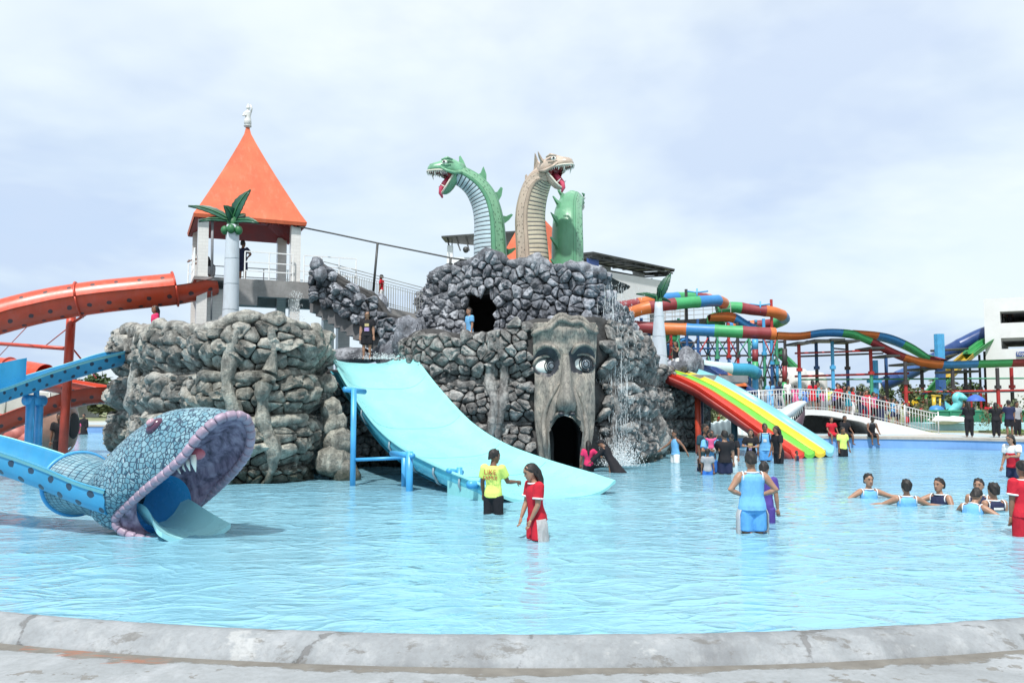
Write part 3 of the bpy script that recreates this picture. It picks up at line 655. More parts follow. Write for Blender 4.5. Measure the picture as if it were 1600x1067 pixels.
# ---- bridge with thin railing
br = thing('foot_bridge', 'narrow grey foot bridge with thin wire railing between stair and rock turret', 'bridge', tuple(P(590, 478, 31.5)))
pa, pb = P(505, 452, 31.6), P(670, 495, 32.0); sideb = Vector((0.1, 1.3, 0))
b = MB(); b.rings([[p+Vector((0, 0, -0.28)), p+sideb+Vector((0, 0, -0.28)), p+sideb, p] for p in (pa, pa.lerp(pb, .5)+Vector((0, 0, -.05)), pb)]); b.build('walkway', GREYC, br, smooth=False)
RAILG = paint('rail_grey', (0.30, 0.32, 0.31), 0.5, 0.2)
bal = None; nb = 44
for sd in (Vector((0, 0, 0)), sideb):
    b = MB()
    for h, rr in ((1.05, 0.022), (0.84, 0.014), (0.10, 0.014)): b.bar(pa+sd+Vector((0, 0, h)), pb+sd+Vector((0, 0, h)), rr)
    b.build('rail', RAILG, br, smooth=False)
    for i in range(nb+1):
        p = pa.lerp(pb, i/nb)+sd
        if bal is None:
            bb = MB(); bb.bar(p, p+Vector((0, 0, 0.85)), 0.013, n=4); bal = bb.build('baluster', RAILG, br, smooth=False); p0 = p
        else:
            c_ = copy_obj(bal, br); c_.location = p-p0
# cable carried on two posts from tower roof to turret
cab = thing('cable_line', 'thin black pipe on two posts running from orange roof down to rock turret', 'cable', tuple(P(590, 440, 30.5)))
b = MB(); b.tube([P(x, y, Y) for x, y, Y in ((455, 352, 31), (520, 365, 30.8), (590, 380, 30.6), (650, 392, 30.3), (704, 403, 30), (745, 409, 29.9))], 0.03, 6); b.build('pipe', DARKM, cab)
for x0, y0, x1, y1, Y in ((590, 380, 583, 458, 30.6), (704, 403, 703, 425, 30.0)):
    b = MB(); b.bar(P(x0, y0, Y), P(x1, y1, Y), 0.045, n=8); b.build('post', DARKM, cab)
# ================================================================== CONCRETE PALMS
LEAFG = paint('leaf_green_paint', (0.015, 0.085, 0.055), 0.45, 0.3, 4)
mp = MT('palm_trunk_paint', (.5, .56, .62), .45); zz_p = mp.sep(mp.tc.outputs['Object'])[2]
rg_ = mp.ramp(mp.math('FRACT', mp.math('ADD', mp.math('MULTIPLY', zz_p, 1.15), mp.math('MULTIPLY', mp.noise(1.5, 3), .25))), [(0.0, 1.0), (0.045, 0.0)]); dn_ = mp.noise(3, 6, .7, mp.coord('Object', (1.5, 1.5, .3)))
mp.col(mp.mix(mp.math('MULTIPLY', rg_, .45), mp.mix(mp.math('MULTIPLY', mp.ramp(dn_, [(.5, 0.), (.72, 1.)]), .35), (.50, .56, .62), (.30, .31, .31)), (.27, .31, .35))); mp.bump(mp.math('ADD', mp.math('MULTIPLY', rg_, -1.0), mp.math('MULTIPLY', dn_, .3)), .4, .03); TRUNKP = mp.mat
COCO = paint('coconut_green', (0.03, 0.16, 0.06), 0.5, 0.15, 5)
def leaf(root, base, d, up, L, W, seed, ribm=True):
    d = d.normalized(); side = d.cross(up).normalized(); upn = side.cross(d).normalized()
    b = MB(); top = []; bot = []
    n = 14
    for i in range(n+1):
        t = i/n; wv = W*math.sin(math.pi*min(1, 0.06+t*0.94))**0.75*(1.12-0.35*t)*(1-0.10*(i % 2))
        c = base+d*L*t+upn*(0.10*L*math.sin(t*2.4)-0.14*L*t*t)
        cup = 0.22*wv
        top.append([c-side*wv+upn*cup, c-side*wv*.5+upn*cup*.25, c+upn*0.03, c+side*wv*.5+upn*cup*.25, c+side*wv+upn*cup])
    b.rings(top, False, False); b.rings([[p-upn*0.03 for p in r][::-1] for r in top], False, False)
    lf = b.build('leaf', LEAFG, root, sharp=40)
    b = MB(); b.tube([r[2]+upn*0.015 for r in top], [0.035*(1-0.8*i/n) for i in range(n+1)], 6); b.build('midrib', COCO, lf)
def palm(label, px, py_top, py_bot, Y, r0, r1, leaves, cocos, zb=None, extra=()):
    c = Vector((X(px, Y), Y, 0)); zt = Z(py_top, Y); zb = Z(py_bot, Y) if zb is None else zb
    root = thing('palm_sculpture', label, 'palm', (c.x, c.y, zb), 'concrete palm sculptures')
    b = MB(); H = zt-zb
    b.lathe((c.x, c.y, zb), [(r0*1.05, 0), (r0*1.12, H*.08), (r0, H*.2), (r0*.88, H*.45), (lerp(r0, r1, .6), H*.7), (r1*1.05, H*.9), (r1, H)], 20); b.build('trunk', TRUNKP, root)
    for ci in cocos:
        bb = MB(); q = c+Vector((ci[0], ci[1], zt+ci[2])); bb.ball(q, ci[3], ci[3], ci[3]*1.2, 14, 9); bb.build('coconut', COCO, root)
    bb = MB(); bb.ball(c+Vector((0, 0, zt+.05)), r1*1.0, r1, r1*1.4); bb.build('crown_base', COCO, root)
    for k, (dx, dy, dz_, L, W) in enumerate(leaves): leaf(root, c+Vector((0, 0, zt+.12)), Vector((dx, dy, dz_)), Vector((0, -0.75, 0.75)), L, W, k)
    return root
palm('white concrete palm with green coconuts standing before the orange roofed tower', 357, 352, 505, 28.5, 0.29, 0.21,
     [(-1, -.1, .40, 1.6, .19), (-1, -.3, .0, 1.1, .17), (.5, -.1, 1, 1.25, .28), (1, -.3, -.06, 1.0, .2), (-.15, -.5, .55, .65, .3), (.2, .8, .5, .9, .25)],
     [(-.22, -.14, -.20, .13), (.24, -.12, -.20, .135), (.03, -.26, -.18, .135)], zb=3.6)
palm('slim white concrete palm standing on the platform above the rainbow slide', 1031, 472, 582, 36.3, 0.34, 0.17,
     [(-1, -.1, .28, 1.0, .16), (.45, -.1, 1, 1.25, .24), (-.1, -.6, .7, .6, .22), (.9, .5, -.1, .7, .16), (-.6, .6, .4, .7, .18)], [], zb=3.3)
# ================================================================== SEA SERPENTS
def hide_mat(name, base, light, dark):
    m = MT(name, base, 0.35, 0.5)
    n = m.noise(1.3, 5, 0.6); c = m.ramp(n, [(0.3, tuple(q*.75 for q in base)), (0.6, base), (0.75, light)])
    u = m.N.new('ShaderNodeUVMap').outputs[0]; x, y, z = m.sep(u)
    v = m.voro(1.0, 'F1', m_scale(m, u, (7.5, 9.0, 1)), rand=0.7)
    band = m.math('MULTIPLY', m.math('GREATER_THAN', y, 1.2), m.math('LESS_THAN', y, 1.85))
    dots = m.math('MULTIPLY', m.ramp(v, [(0.26, 1.0), (0.34, 0.0)]), band)
    c = m.mix(m.math('MULTIPLY', band, 0.35), c, light)
    c = m.mix(m.math('MULTIPLY', dots, 0.85), c, dark)
    ln = None
    for yy in (0.98, 1.2, 1.85, 2.05):
        q = m.math('LESS_THAN', m.math('ABSOLUTE', m.math('SUBTRACT', y, yy)), 0.016); ln = q if ln is None else m.math('MAXIMUM', ln, q)
    c = m.mix(m.math('MULTIPLY', ln, 0.7), c, dark)
    m.col(c); m.bump(m.math('ADD', m.math('MULTIPLY', dots, -1.0), m.math('MULTIPLY', m.noise(14, 3), 0.3)), 0.4, 0.03); return m.mat
def m_scale(m, vec, s):
    n = m.N.new('ShaderNodeMapping'); m.L(vec, n.inputs[0]); n.inputs[3].default_value = s; return n.outputs[0]
GROOVE = paint('groove_black', (0.03, 0.035, 0.045), 0.5)
GUM = paint('mouth_dark_red', (0.19, 0.012, 0.022), 0.3); TONGUE = paint('tongue_pink', (0.55, 0.07, 0.13), 0.3); TOOTH = paint('tooth_white', (0.80, 0.80, 0.74), 0.3)
LIP = paint('lip_cream', (0.62, 0.60, 0.52), 0.4); EYEW = paint('eye_white', (0.8, 0.8, 0.76), 0.2, 0.03); PUPIL = paint('pupil_black', (0.012, 0.012, 0.014), 0.15, 0.02)
def serpent(name, label, spine, rad, bdir, skins, finside, fins, head, nplate=0.115):
    """spine: points up the neck; bdir: fixed viewer-side lean of the belly; skins: (hide, belly, fin)"""
    hide, belly, finm, headm = skins
    root = thing('sea_serpent', label, 'serpent statue', tuple(spine[0]), 'sea serpent statues on the rock turret')
    pts = resample(spline(spine, 16), 0.04); nn = len(pts); cam_side = Vector(bdir)
    fr = []
    for i, c in enumerate(pts):
        T_ = (pts[min(i+2, nn-1)]-pts[max(i-2, 0)]).normalized()
        inn = Vector(head['inward']) if True else None
        inn = (inn-T_*inn.dot(T_)); 
        if inn.length < 0.15: inn = Vector((0, 0, -1))-T_*Vector((0, 0, -1)).dot(T_)
        # belly faces the inside of the bend, leaned towards the viewer
        bd = (inn.normalized()*0.72+cam_side*0.7); bd = (bd-T_*bd.dot(T_)).normalized(); sd = T_.cross(bd).normalized()
        fr.append((c, T_, bd, sd, interp(rad, i/(nn-1))))
    def ringpt(f, a, k=1.0): return f[0]+(f[2]*math.cos(a)*0.92+f[3]*math.sin(a)*1.0)*f[4]*k
    # hide: from +58 deg round the back to -58 deg, a thick rolled edge at both sides
    b = MB(); rs = []; uv = []; nA = 34; A0 = R(54)
    for i, f in enumerate(fr):
        ring = []
        for j in range(nA+1):
            a = A0+(2*math.pi-2*A0)*j/nA; e = min(j, nA-j)
            k = 1.0+(0.085 if e in (1, 2) else 0.03 if e in (0, 3) else 0.0)+ (0.03 if 6 <= e <= 9 else 0)
            ring.append(ringpt(f, a, k)); aa = a if a < math.pi else 2*math.pi-a; uv.append((i*0.04, aa))
        rs.append(ring)
    b.rings(rs, False, False); b.uv = uv; b.build('hide', hide, root)
    # belly: overlapping plates with dark grooves between them
    b = MB(); rs = []; nb_ = 14; per = 4; ms = []
    for i, f in enumerate(fr):
        ph = i % per; k = (1.0, 1.012, 1.016, 1.010)[ph]
        rs.append([ringpt(f, -R(58)+R(116)*j/nb_, k) for j in range(nb_+1)])
    for i in range(nn-1):
        vs = rs[i]+rs[i+1]; n1 = nb_+1
        b.add(vs, [(j, j+1, n1+j+1, n1+j) for j in range(nb_)], 1 if i % per == 3 else 0)
    b.build('belly', [belly, GROOVE], root, smooth=False)
    # fins down the back
    for t, h, ln in fins:
        i = int(t*(nn-1)); f = fr[i]; b = MB(); back = -f[2]; Tt = f[1]
        prof = [(-ln*.75, 0.0), (-ln*.25, h*.22), (0.15*ln, h*.62), (ln*.55, h), (ln*.62, h*.9), (ln*.45, h*.45), (ln*.55, h*.1), (ln*.62, 0)]
        prof = [(-p, q) for p, q in prof] if finside < 0 else prof
        def fp(p, q, s_): 
            g = fr[max(0, min(nn-1, i+int(p/0.04)))]
            return g[0]-g[2]*(g[4]*0.88+q)+g[3]*s_
        for s_ in (1,):
            A_ = [fp(p, q, 0.06*(1-q/h*.8)) for p, q in prof]; B_ = [fp(p, q, -0.06*(1-q/h*.8)) for p, q in prof]
            n_ = len(prof); b.add(A_+B_, [tuple(range(n_)), tuple(range(2*n_-1, n_-1, -1))]+[(k, (k+1) % n_, n_+(k+1) % n_, n_+k) for k in range(n_)])
        b.build('fin', finm, root, smooth=False)
    # ---------------- head
    f = fr[-1]; F = Vector(head['fwd']).normalized(); U_ = Vector(head['up']); S_ = F.cross(U_).normalized(); U_ = S_.cross(F).normalized()
    s = head['size']; O = f[0]+F*head.get('adv', 0.0)+U_*head.get('lift', 0.0)
    def W(x, y, z): return O+F*(x*s)+S_*(y*s)+U_*(z*s)
    b = MB(); rs = []
    up = [(-.42, .33, .32, -.02, -.32), (-.25, .36, .36, .0, -.32), (0.0, .40, .41, .05, -.26), (.20, .40, .43, .06, -.10), (.38, .37, .36, .05, -.05), (.55, .33, .27, .04, -.05), (.72, .29, .22, .03, -.06), (.84, .22, .18, .01, -.07), (.91, .12, .11, -.02, -.06)]
    for x, hw, hh, zc_, flo in up:
        ring = []
        for j in range(20):
            a = 2*math.pi*j/20; y, z = hw*math.cos(a), zc_+hh*math.sin(a)
            if z < flo: z = flo
            ring.append(W(x, y, z))
        rs.append(ring)
    b.rings(rs); b.build('head', headm, root)
    # roof of the mouth
    b = MB(); b.rings([[W(x, hw*.8*q, flo-.012) for q in (-1, -.5, 0, .5, 1)] for x, hw, hh, zc_, flo in up[2:]], False, False); b.build('palate', GUM, root, smooth=False)
    ja = head.get('jaw', 50); cj, sj = math.cos(R(ja)), math.sin(R(ja)); hx, hz = 0.02, -0.20
    def J(x, y, z): return W(hx+x*cj+z*sj, y, hz-x*sj+z*cj)
    b = MB(); rs = []
    low = [(-.28, .34, -.32, .06), (-.05, .37, -.31, .05), (.15, .35, -.30, .02), (.35, .31, -.28, 0.0), (.53, .27, -.24, 0.0), (.66, .19, -.17, 0.0), (.72, .09, -.08, -.01)]
    for x, hw, zb_, zt_ in low:
        ring = []
        for j in range(18):
            a = 2*math.pi*j/18; z = zt_ if math.sin(a) > 0 else zt_+zb_*abs(math.sin(a))*-1*-1
            ring.append(J(x, hw*math.cos(a), z if math.sin(a) <= 0 else zt_))
        rs.append(ring)
    b.rings(rs); jw = b.build('jaw', headm, root)
    b = MB(); b.rings([[J(x, hw*.82*q, zt_+.012) for q in (-1, -.5, 0, .5, 1)] for x, hw, zb_, zt_ in low[1:]], False, False)
    # cheeks: dark red skin closing the back of the mouth
    b.rings([[W(.02, .33*q, -.27) for q in (-1, 0, 1)], [W(-.04, .33*q, -.16) for q in (-1, 0, 1)], [J(.10, .30*q, .02) for q in (-1, 0, 1)]], False, False)
    for q in (-1, 1): b.add([W(.30, .36*q, -.06), W(.0, .36*q, -.20), J(.25, .30*q, .02)], [(0, 1, 2)])
    b.build('mouth_lining', GUM, root, smooth=False)
    # gum edges and teeth
    b = MB(); b.tube([W(x, hw*.97, flo-.02) for x, hw, hh, zc_, flo in up[3:]]+[W(.93, 0, -.07)]+[W(x, -hw*.97, flo-.02) for x, hw, hh, zc_, flo in reversed(up[3:])], .035*s, 6)
    b.tube([J(x, hw*.97, .02) for x, hw, _, _ in low[1:]]+[J(.74, 0, .02)]+[J(x, -hw*.97, .02) for x, hw, _, _ in reversed(low[1:])], .038*s, 6); b.build('lip', LIP, root)
    def row(edge, dn, n_, h_, nm):
        b = MB(); p = resample(edge, 0.075*s)
        for q in p:
            b.add([q+F*.028*s, q-F*.028*s, q+S_*.028*s, q-S_*.028*s, q+dn*h_*s], [(0, 2, 4), (2, 1, 4), (1, 3, 4), (3, 0, 4)])
        b.build(nm, TOOTH, root, smooth=False)
    row(spline([W(x, hw*.88, flo-.03) for x, hw, hh, zc_, flo in up[3:]]+[W(.88, 0, -.08)]+[W(x, -hw*.88, flo-.03) for x, hw, hh, zc_, flo in reversed(up[3:])], 6), -U_, 0, .10, 'upper_teeth')
    for q in (-1, 1):
        for x, h_ in ((.68, .26), (.45, .16)):
            b = MB(); c = W(x, .22*q, -.05); b.tube([c, c-U_*h_*.5*s+F*.015*s, c-U_*h_*s-F*.03*s], [.042*s, .03*s, .006*s], 8); b.build('fang', TOOTH, root)
        b = MB(); c = J(.52, .19*q, .02); n2 = (J(.66, 0, 1)-J(.66, 0, 0)).normalized(); b.tube([c, c+n2*.22*s], [.035*s, .006*s], 8); b.build('fang', TOOTH, root)
    b = MB(); b.tube([J(.1, 0, .05), J(.35, 0, .10), J(.58, 0, .12), J(.76, 0, .05), J(.86, .03, -.10)], [.10*s, .11*s, .10*s, .075*s, .03*s], 10); b.build('tongue', TONGUE, root)
    for q in (-1, 1):
        M_ = Matrix((S_*1, F, U_)).transposed(); c = W(.36, .345*q, .22)
        b = MB(); b.ball(c, .10*s, .10*s, .085*s, 14, 9); ey = b.build('eye', EYEW, root)
        b = MB(); b.ball(c+S_*q*.062*s+F*.035*s, .048*s, .048*s, .05*s); b.build('pupil', PUPIL, ey)
        b = MB(); b.tube([W(.08, .40*q, .33), W(.28, .42*q, .37), W(.48, .34*q, .30)], [.03*s, .06*s, .035*s], 8); b.tube([W(.14, .41*q, .14), W(.32, .40*q, .115), W(.50, .33*q, .13)], [.02*s, .035*s, .02*s], 8); b.build('brow', headm, root)
        b = MB(); b.ball(W(.82, .11*q, .15), .05*s, .035*s, .035*s); b.build('nostril', headm, root)
        b = MB(); b.tube([W(-.28, .40*q, -.10), W(0, .44*q, -.16), W(.28, .41*q, -.10), W(.5, .35*q, .02)], [.05*s, .075*s, .06*s, .03*s], 8); b.build('cheek_fold', headm, root)
    return root
G_H = hide_mat('green_hide', (0.115, 0.315, 0.18), (0.30, 0.50, 0.34), (0.012, 0.05, 0.03)); G_F = paint('green_fin', (0.10, 0.29, 0.16), 0.4, 0.2); G_HD = paint('green_head', (0.16, 0.38, 0.235), 0.35, 0.25, 3, 0.2)
G_B = paint('belly_pale_blue', (0.50, 0.62, 0.68), 0.35, 0.08)
T_H = hide_mat('tan_hide', (0.46, 0.36, 0.28), (0.62, 0.52, 0.43), (0.05, 0.04, 0.035)); T_F = paint('tan_fin', (0.48, 0.38, 0.31), 0.4, 0.2); T_HD = paint('tan_head', (0.50, 0.405, 0.33), 0.35, 0.25, 3, 0.2)
T_B = paint('belly_tan', (0.56, 0.48, 0.36), 0.35, 0.12)
Y0 = 30.3
serpent('sea_serpent', 'green sea serpent with pale blue ribbed belly and gaping mouth facing left',
    [P(767, 430, Y0), P(766, 385, Y0), P(764, 345, Y0-.05), P(757, 315, Y0-.1), P(744, 293, Y0-.2), P(727, 279, Y0-.32), P(709, 271, Y0-.42)],
    [(0, .66), (.3, .62), (.5, .56), (.7, .50), (.88, .40), (1, .34)], (-0.35, -0.95, 0), (G_H, G_B, G_F, G_HD), 1,
    [(.20, .62, .40), (.47, .66, .42), (.64, .62, .40), (.79, .60, .38), (.95, .62, .40)],
    dict(fwd=(-1, -.28, .02), up=(0, 0, 1), size=0.98, inward=(-1, -.1, -.15), lift=.06, adv=.06, jaw=62))
serpent('sea_serpent', 'tan sea serpent with ribbed belly and open red mouth facing right',
    [P(833, 432, 30.0), P(831, 390, 30.0), P(828, 345, 29.95), P(831, 315, 29.85), P(839, 290, 29.7), P(851, 274, 29.45), P(862, 268, 29.2)],
    [(0, .63), (.35, .58), (.6, .54), (.8, .49), (1, .36)], (0.25, -0.95, 0), (T_H, T_B, T_F, T_HD), 1,
    [(.62, .2, .22), (.78, .30, .28), (.90, .5, .32), (.97, .55, .30)],
    dict(fwd=(.86, -.62, .10), up=(-.05, 0, 1), size=0.95, inward=(1, -.25, -.15), lift=.10, adv=.0, jaw=60))
serpent('sea_serpent', 'green sea serpent turned away so only its finned back shows',
    [P(886, 445, 30.6), P(886, 400, 30.7), P(886, 355, 30.9), P(888, 328, 31.4), P(893, 315, 32.0), P(898, 318, 32.5)],
    [(0, .58), (.35, .58), (.6, .55), (.8, .48), (1, .36)], (1.0, 0.2, 0), (G_H, G_B, G_F, G_HD), 1,
    [(.14, .40, .34), (.32, .42, .34), (.50, .42, .30), (.66, .42, .28), (.80, .42, .26)],
    dict(fwd=(.40, .9, -.25), up=(0, .2, 1), size=0.8, inward=(.2, 1, -.1), lift=.1, adv=-.1, jaw=50))
# ================================================================== CARVED FACE
FY = 26.85
fc = thing('carved_face', 'tall carved stone face with staring eyes and a cave mouth on the rock cliff', 'face sculpture', tuple(P(882, 728, FY)))
m = MT('face_stone', (0.3, 0.27, 0.22), 0.7, 0.35)
n1 = m.noise(3.5, 6, 0.7, m.coord('Object', (1.6, 1.6, 0.35)), 0.6); n2 = m.noise(16, 5, 0.7, m.coord('Object', (1.5, 1.5, 0.5))); n3 = m.noise(0.9, 4, 0.5)
c = m.ramp(m.math('ADD', m.math('MULTIPLY', n1, 0.65), m.math('MULTIPLY', n3, 0.35)), [(0.32, (0.065, 0.062, 0.058)), (0.48, (0.205, 0.195, 0.175)), (0.66, (0.40, 0.365, 0.31))])
m.col(m.mix(m.math('MULTIPLY', m.ramp(n2, [(0.36, 1.0), (0.5, 0.0)]), 0.65), c, (0.045, 0.042, 0.04))); m.bump(m.math('ADD', n1, m.math('MULTIPLY', n2, 0.5)), 0.6, 0.04); FSTONE = m.mat
SOCK = paint('socket_paint', (0.035, 0.038, 0.048), 0.5, 0.3, 3)
zb, zt = -0.45, Z(500, FY); xc = X(882, FY); hw0 = (X(931, FY)-X(834, FY))/2
def fpos(u, py): return P(882+u*48, py, FY)
def g(x, s): return math.exp(-(x/s)**2)
def dep(u, py):
    """relief towards the viewer in metres at u in -1..1 and photo row py"""
    d = 0.42*math.sqrt(max(0, 1-(u*0.93)**2))
    d += 0.10*sstep(540, 525, py)*(1-abs(u)*.4)+0.05*g(py-518, 6)                      # brow
    for eu, ey in ((-.60, 571), (.52, 568)):                                          # sockets
        d -= 0.26*math.exp(-((u-eu)/.36)**2-((py-ey)/19)**2)
        d += 0.10*math.exp(-((u-eu)/.42)**2-((py-(ey-25))/8)**2)
    t = (py-560)/(640-560); nw = lerp(.15, .27, max(0, min(1, t)))
    if 545 < py < 668: d += (0.08+0.12*max(0, min(1, t)))*math.exp(-((u-.02)/(nw*1.5))**2)*sstep(545, 575, py)*sstep(660, 640, py)
    for q in (-1, 1): d += 0.05*math.exp(-((u-.02-q*.26)/.13)**2-((py-634)/11)**2)     # nostril wings
    for q in (-1, 1):                                                                 # folds from nose to jaw
        uu = .02+q*(.32+.36*(py-620)/80); d += 0.20*g(u-uu, .11)*sstep(600, 630, py)*sstep(740, 690, py) - 0.16*g(u-uu+q*.2, .10)*sstep(610, 640, py)
    # rim round the mouth
    rm = math.hypot(u-.0, max(0, (672-py)/28.0)*0.55) if py < 672 else abs(u)
    d += 0.14*g(rm-.58, .14)*sstep(632, 660, py)
    return d+0.03*MN.noise(Vector((u*5, py*.06, 1)))+0.02*MN.noise(Vector((u*12, py*.15, 3)))
def mouth(u, py): return py > 648 and abs(u) < 0.56*math.sqrt(max(0, min(1, (py-648)/26)))
nu, nv = 56, 110; b = MB(); vs = []; uvs = {}
rows = [503+(740-503)*j/nv for j in range(nv+1)]
for py in rows:
    for i in range(nu+1):
        u = -1+2*i/nu; w_ = 1.0+0.03*math.sin(py*.05)-0.16*sstep(600, 735, py)*(1)
        q = fpos(u*w_, py)
        if py == rows[0]: q = fpos(u*w_, 503-7*math.cos(u*3.2)-3*u)
        vs.append(q+Vector((0, -dep(u, py), 0)))
fs = []
for j in range(nv):
    for i in range(nu):
        u, py = -1+2*(i+.5)/nu, (rows[j]+rows[j+1])/2
        if not mouth(u, py): fs.append((j*(nu+1)+i, (j+1)*(nu+1)+i, (j+1)*(nu+1)+i+1, j*(nu+1)+i+1))
b.add(vs, fs)
# sides and top run back into the cliff
for i0 in (0, nu):
    col_ = [vs[j*(nu+1)+i0] for j in range(nv+1)]; b.rings([col_, [p+Vector((0, 1.3, 0)) for p in col_]], False, False)
rw_ = vs[:nu+1]; b.rings([rw_, [p+Vector((0, 1.4, 0.0)) for p in rw_]], False, False)
nf_ = len(fs)
def painted(u, py):
    for eu, ey in ((-.60, 569), (.52, 566)):
        if ((u-eu)/.44)**2+((py-ey)/(27 if py < ey else 19))**2 < 1+.12*math.sin(u*9): return True
    return False
kk = 0
for j in range(nv):
    for i in range(nu):
        u, py = -1+2*(i+.5)/nu, (rows[j]+rows[j+1])/2
        if mouth(u, py): continue
        if painted(u, py): b.m[kk] = 1
        kk += 1
face_o = b.build('face', [FSTONE, SOCK], fc)
# crown of wavy hair slab over the brow
b = MB(); pts = []
for i in range(25):
    u = -1.04+2.08*i/24; py = 513-10*math.cos(u*2.6)-3*u+3*math.sin(u*9); q = fpos(u, py); pts.append(q+Vector((0, -dep(max(-1, min(1, u)), 512)*1.0-.02, 0)))
b.tube(pts, [0.09+0.02*math.sin(i*1.3) for i in range(25)], 8)
b.tube([p+Vector((0, .12, .13)) for p in pts], [0.10]*25, 8); b.build('brow_crown', FSTONE, fc)
# dark tunnel behind the mouth
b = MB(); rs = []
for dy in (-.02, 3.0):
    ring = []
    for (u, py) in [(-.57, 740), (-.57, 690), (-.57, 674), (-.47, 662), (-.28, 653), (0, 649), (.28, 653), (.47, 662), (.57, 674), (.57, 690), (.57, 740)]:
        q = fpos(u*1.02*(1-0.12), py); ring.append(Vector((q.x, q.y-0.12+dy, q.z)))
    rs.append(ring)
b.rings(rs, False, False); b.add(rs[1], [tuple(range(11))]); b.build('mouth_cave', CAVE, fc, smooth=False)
# nose and the deep folds beside it
b = MB(); rs = []
for py, hw_, pr_ in ((556, .10, .02), (575, .15, .14), (595, .18, .27), (610, .225, .40), (622, .30, .50), (632, .335, .50), (640, .30, .38), (647, .20, .12)):
    rs.append([fpos(.02+hw_*math.cos(a), py)+Vector((0, -.46-pr_*1.15*max(0, math.sin(a))**.8+(.10 if math.sin(a) <= 0.01 else 0)+.02*MN.noise(Vector((a*3, py*.1, 2))), 0)) for a in [math.pi*j/16 for j in range(17)]])
b.rings(rs, False, False); b.rings([[rs[-1][j] for j in range(17)], [p+Vector((0, .35, .05)) for p in rs[-1]]], False, False); b.build('nose', FSTONE, fc)
def fold(pts, r0, nm, sd):
    q = [fpos((px_-882)/48.0, py)+Vector((0, -dep(max(-.98, min(.98, (px_-882)/48.0)), py)-.02, 0)) for px_, py in pts]
    return lumpy_rope(nm, fc, q, r0, FSTONE, sd, amp=.4)
fold([(872, 600), (862, 618), (853, 638), (849, 660), (850, 685), (853, 712), (856, 735)], .085, 'cheek_fold', 2)
fold([(897, 606), (906, 622), (912, 645), (914, 668), (913, 695), (911, 730)], .075, 'cheek_fold', 4)
fold([(858, 658), (867, 648), (882, 644), (896, 648), (906, 658)], .07, 'upper_lip', 6)
fold([(838, 548), (850, 541), (866, 545), (874, 556)], .075, 'brow_ridge', 7); fold([(892, 554), (900, 543), (914, 540), (928, 547)], .075, 'brow_ridge', 9)
# eyes
for eu, ey, sz in ((-.58, 572, .42), (.54, 569, .42)):
    c = fpos(eu, ey)+Vector((0, -dep(eu, ey)+0.10, 0))
    b = MB(); b.ball(c+Vector((-.03, -.035, -.02)), sz*.86, .19, sz*.62, 24, 14); eb = b.build('eyeball', EYEW, fc)
    IR = paint('iris_grey', (0.16, 0.19, 0.22), 0.25, 0.3, 8)
    cx_ = c+Vector((sz*.33, -.16, 0)); b = MB(); b.ball(cx_, sz*.47, .09, sz*.52, 20, 10); b.build('iris', IR, eb)
    b = MB()
    for rr, th in ((.50, .02), (.36, .014), (.2, .014)):
        b.tube([cx_+Vector((sz*rr*math.cos(a), -.075*(1.25-rr*1.2)-.01, sz*rr*1.1*math.sin(a))) for a in [2*math.pi*i/20 for i in range(21)]], th, 6, False)
    b.build('iris_ring', PUPIL, eb)
    b = MB(); b.tube([c+Vector((sz*.98*math.cos(a), -.10-.10*math.sin(a), sz*.74*math.sin(a))) for a in [math.pi*i/14 for i in range(15)]], 0.05, 8); b.build('eyelid', FSTONE, fc)
    b = MB(); b.tube([c+Vector((sz*.98*math.cos(a), -.10+.04*math.sin(a), sz*.72*math.sin(a))) for a in [-math.pi*i/14 for i in range(15)]], 0.035, 8); b.build('eyelid', SOCK, fc)
for q in (-1, 1):
    c = fpos(.02+q*.17, 646); b = MB(); b.ball(c+Vector((0, -.80, 0)), .10, .09, .06, 12, 8); b.build('nostril', SOCK, fc)
# ================================================================== SLIDES IN THE POOL
def gel(name, color, rough=0.22, var=0.08, streak=0.0):
    m = MT(name, color, rough, 0.5); n = m.noise(1.1, 5, 0.6); f = m.noise(14, 4, 0.6); d = tuple(q*(1-var*2) for q in color)
    st_ = m.ramp(m.noise(3.0, 5, 0.65, m.coord('Object', (1, .35, .35))), [(0.45, 0.0), (0.75, 1.0)])
    c = m.ramp(n, [(0.3, d), (0.65, color)]); c = m.mix(m.math('MULTIPLY', st_, 0.14), c, tuple(min(1, q*1.1+.10) for q in color))
    m.col(c); m.rough(m.math('ADD', m.math('MULTIPLY', n, .25), rough-.08)); m.bump(f, 0.05, .01); return m.mat
CYAN = gel('slide_cyan', (0.26, 0.62, 0.63)); SKIRT = gel('slide_skirt_shaded', (0.10, 0.47, 0.60)); POSTB = paint('post_blue', (0.06, 0.34, 0.66), 0.35, 0.15)  # skirt colour is darkened, with the shade below the flange put into it
SEAM = paint('seam_grey', (0.20, 0.28, 0.32), 0.5, 0.2)
wide = thing('wide_slide', 'wide pale cyan water slide curving down from the rocks into the pool', 'slide', (-1.5, 22, 0))
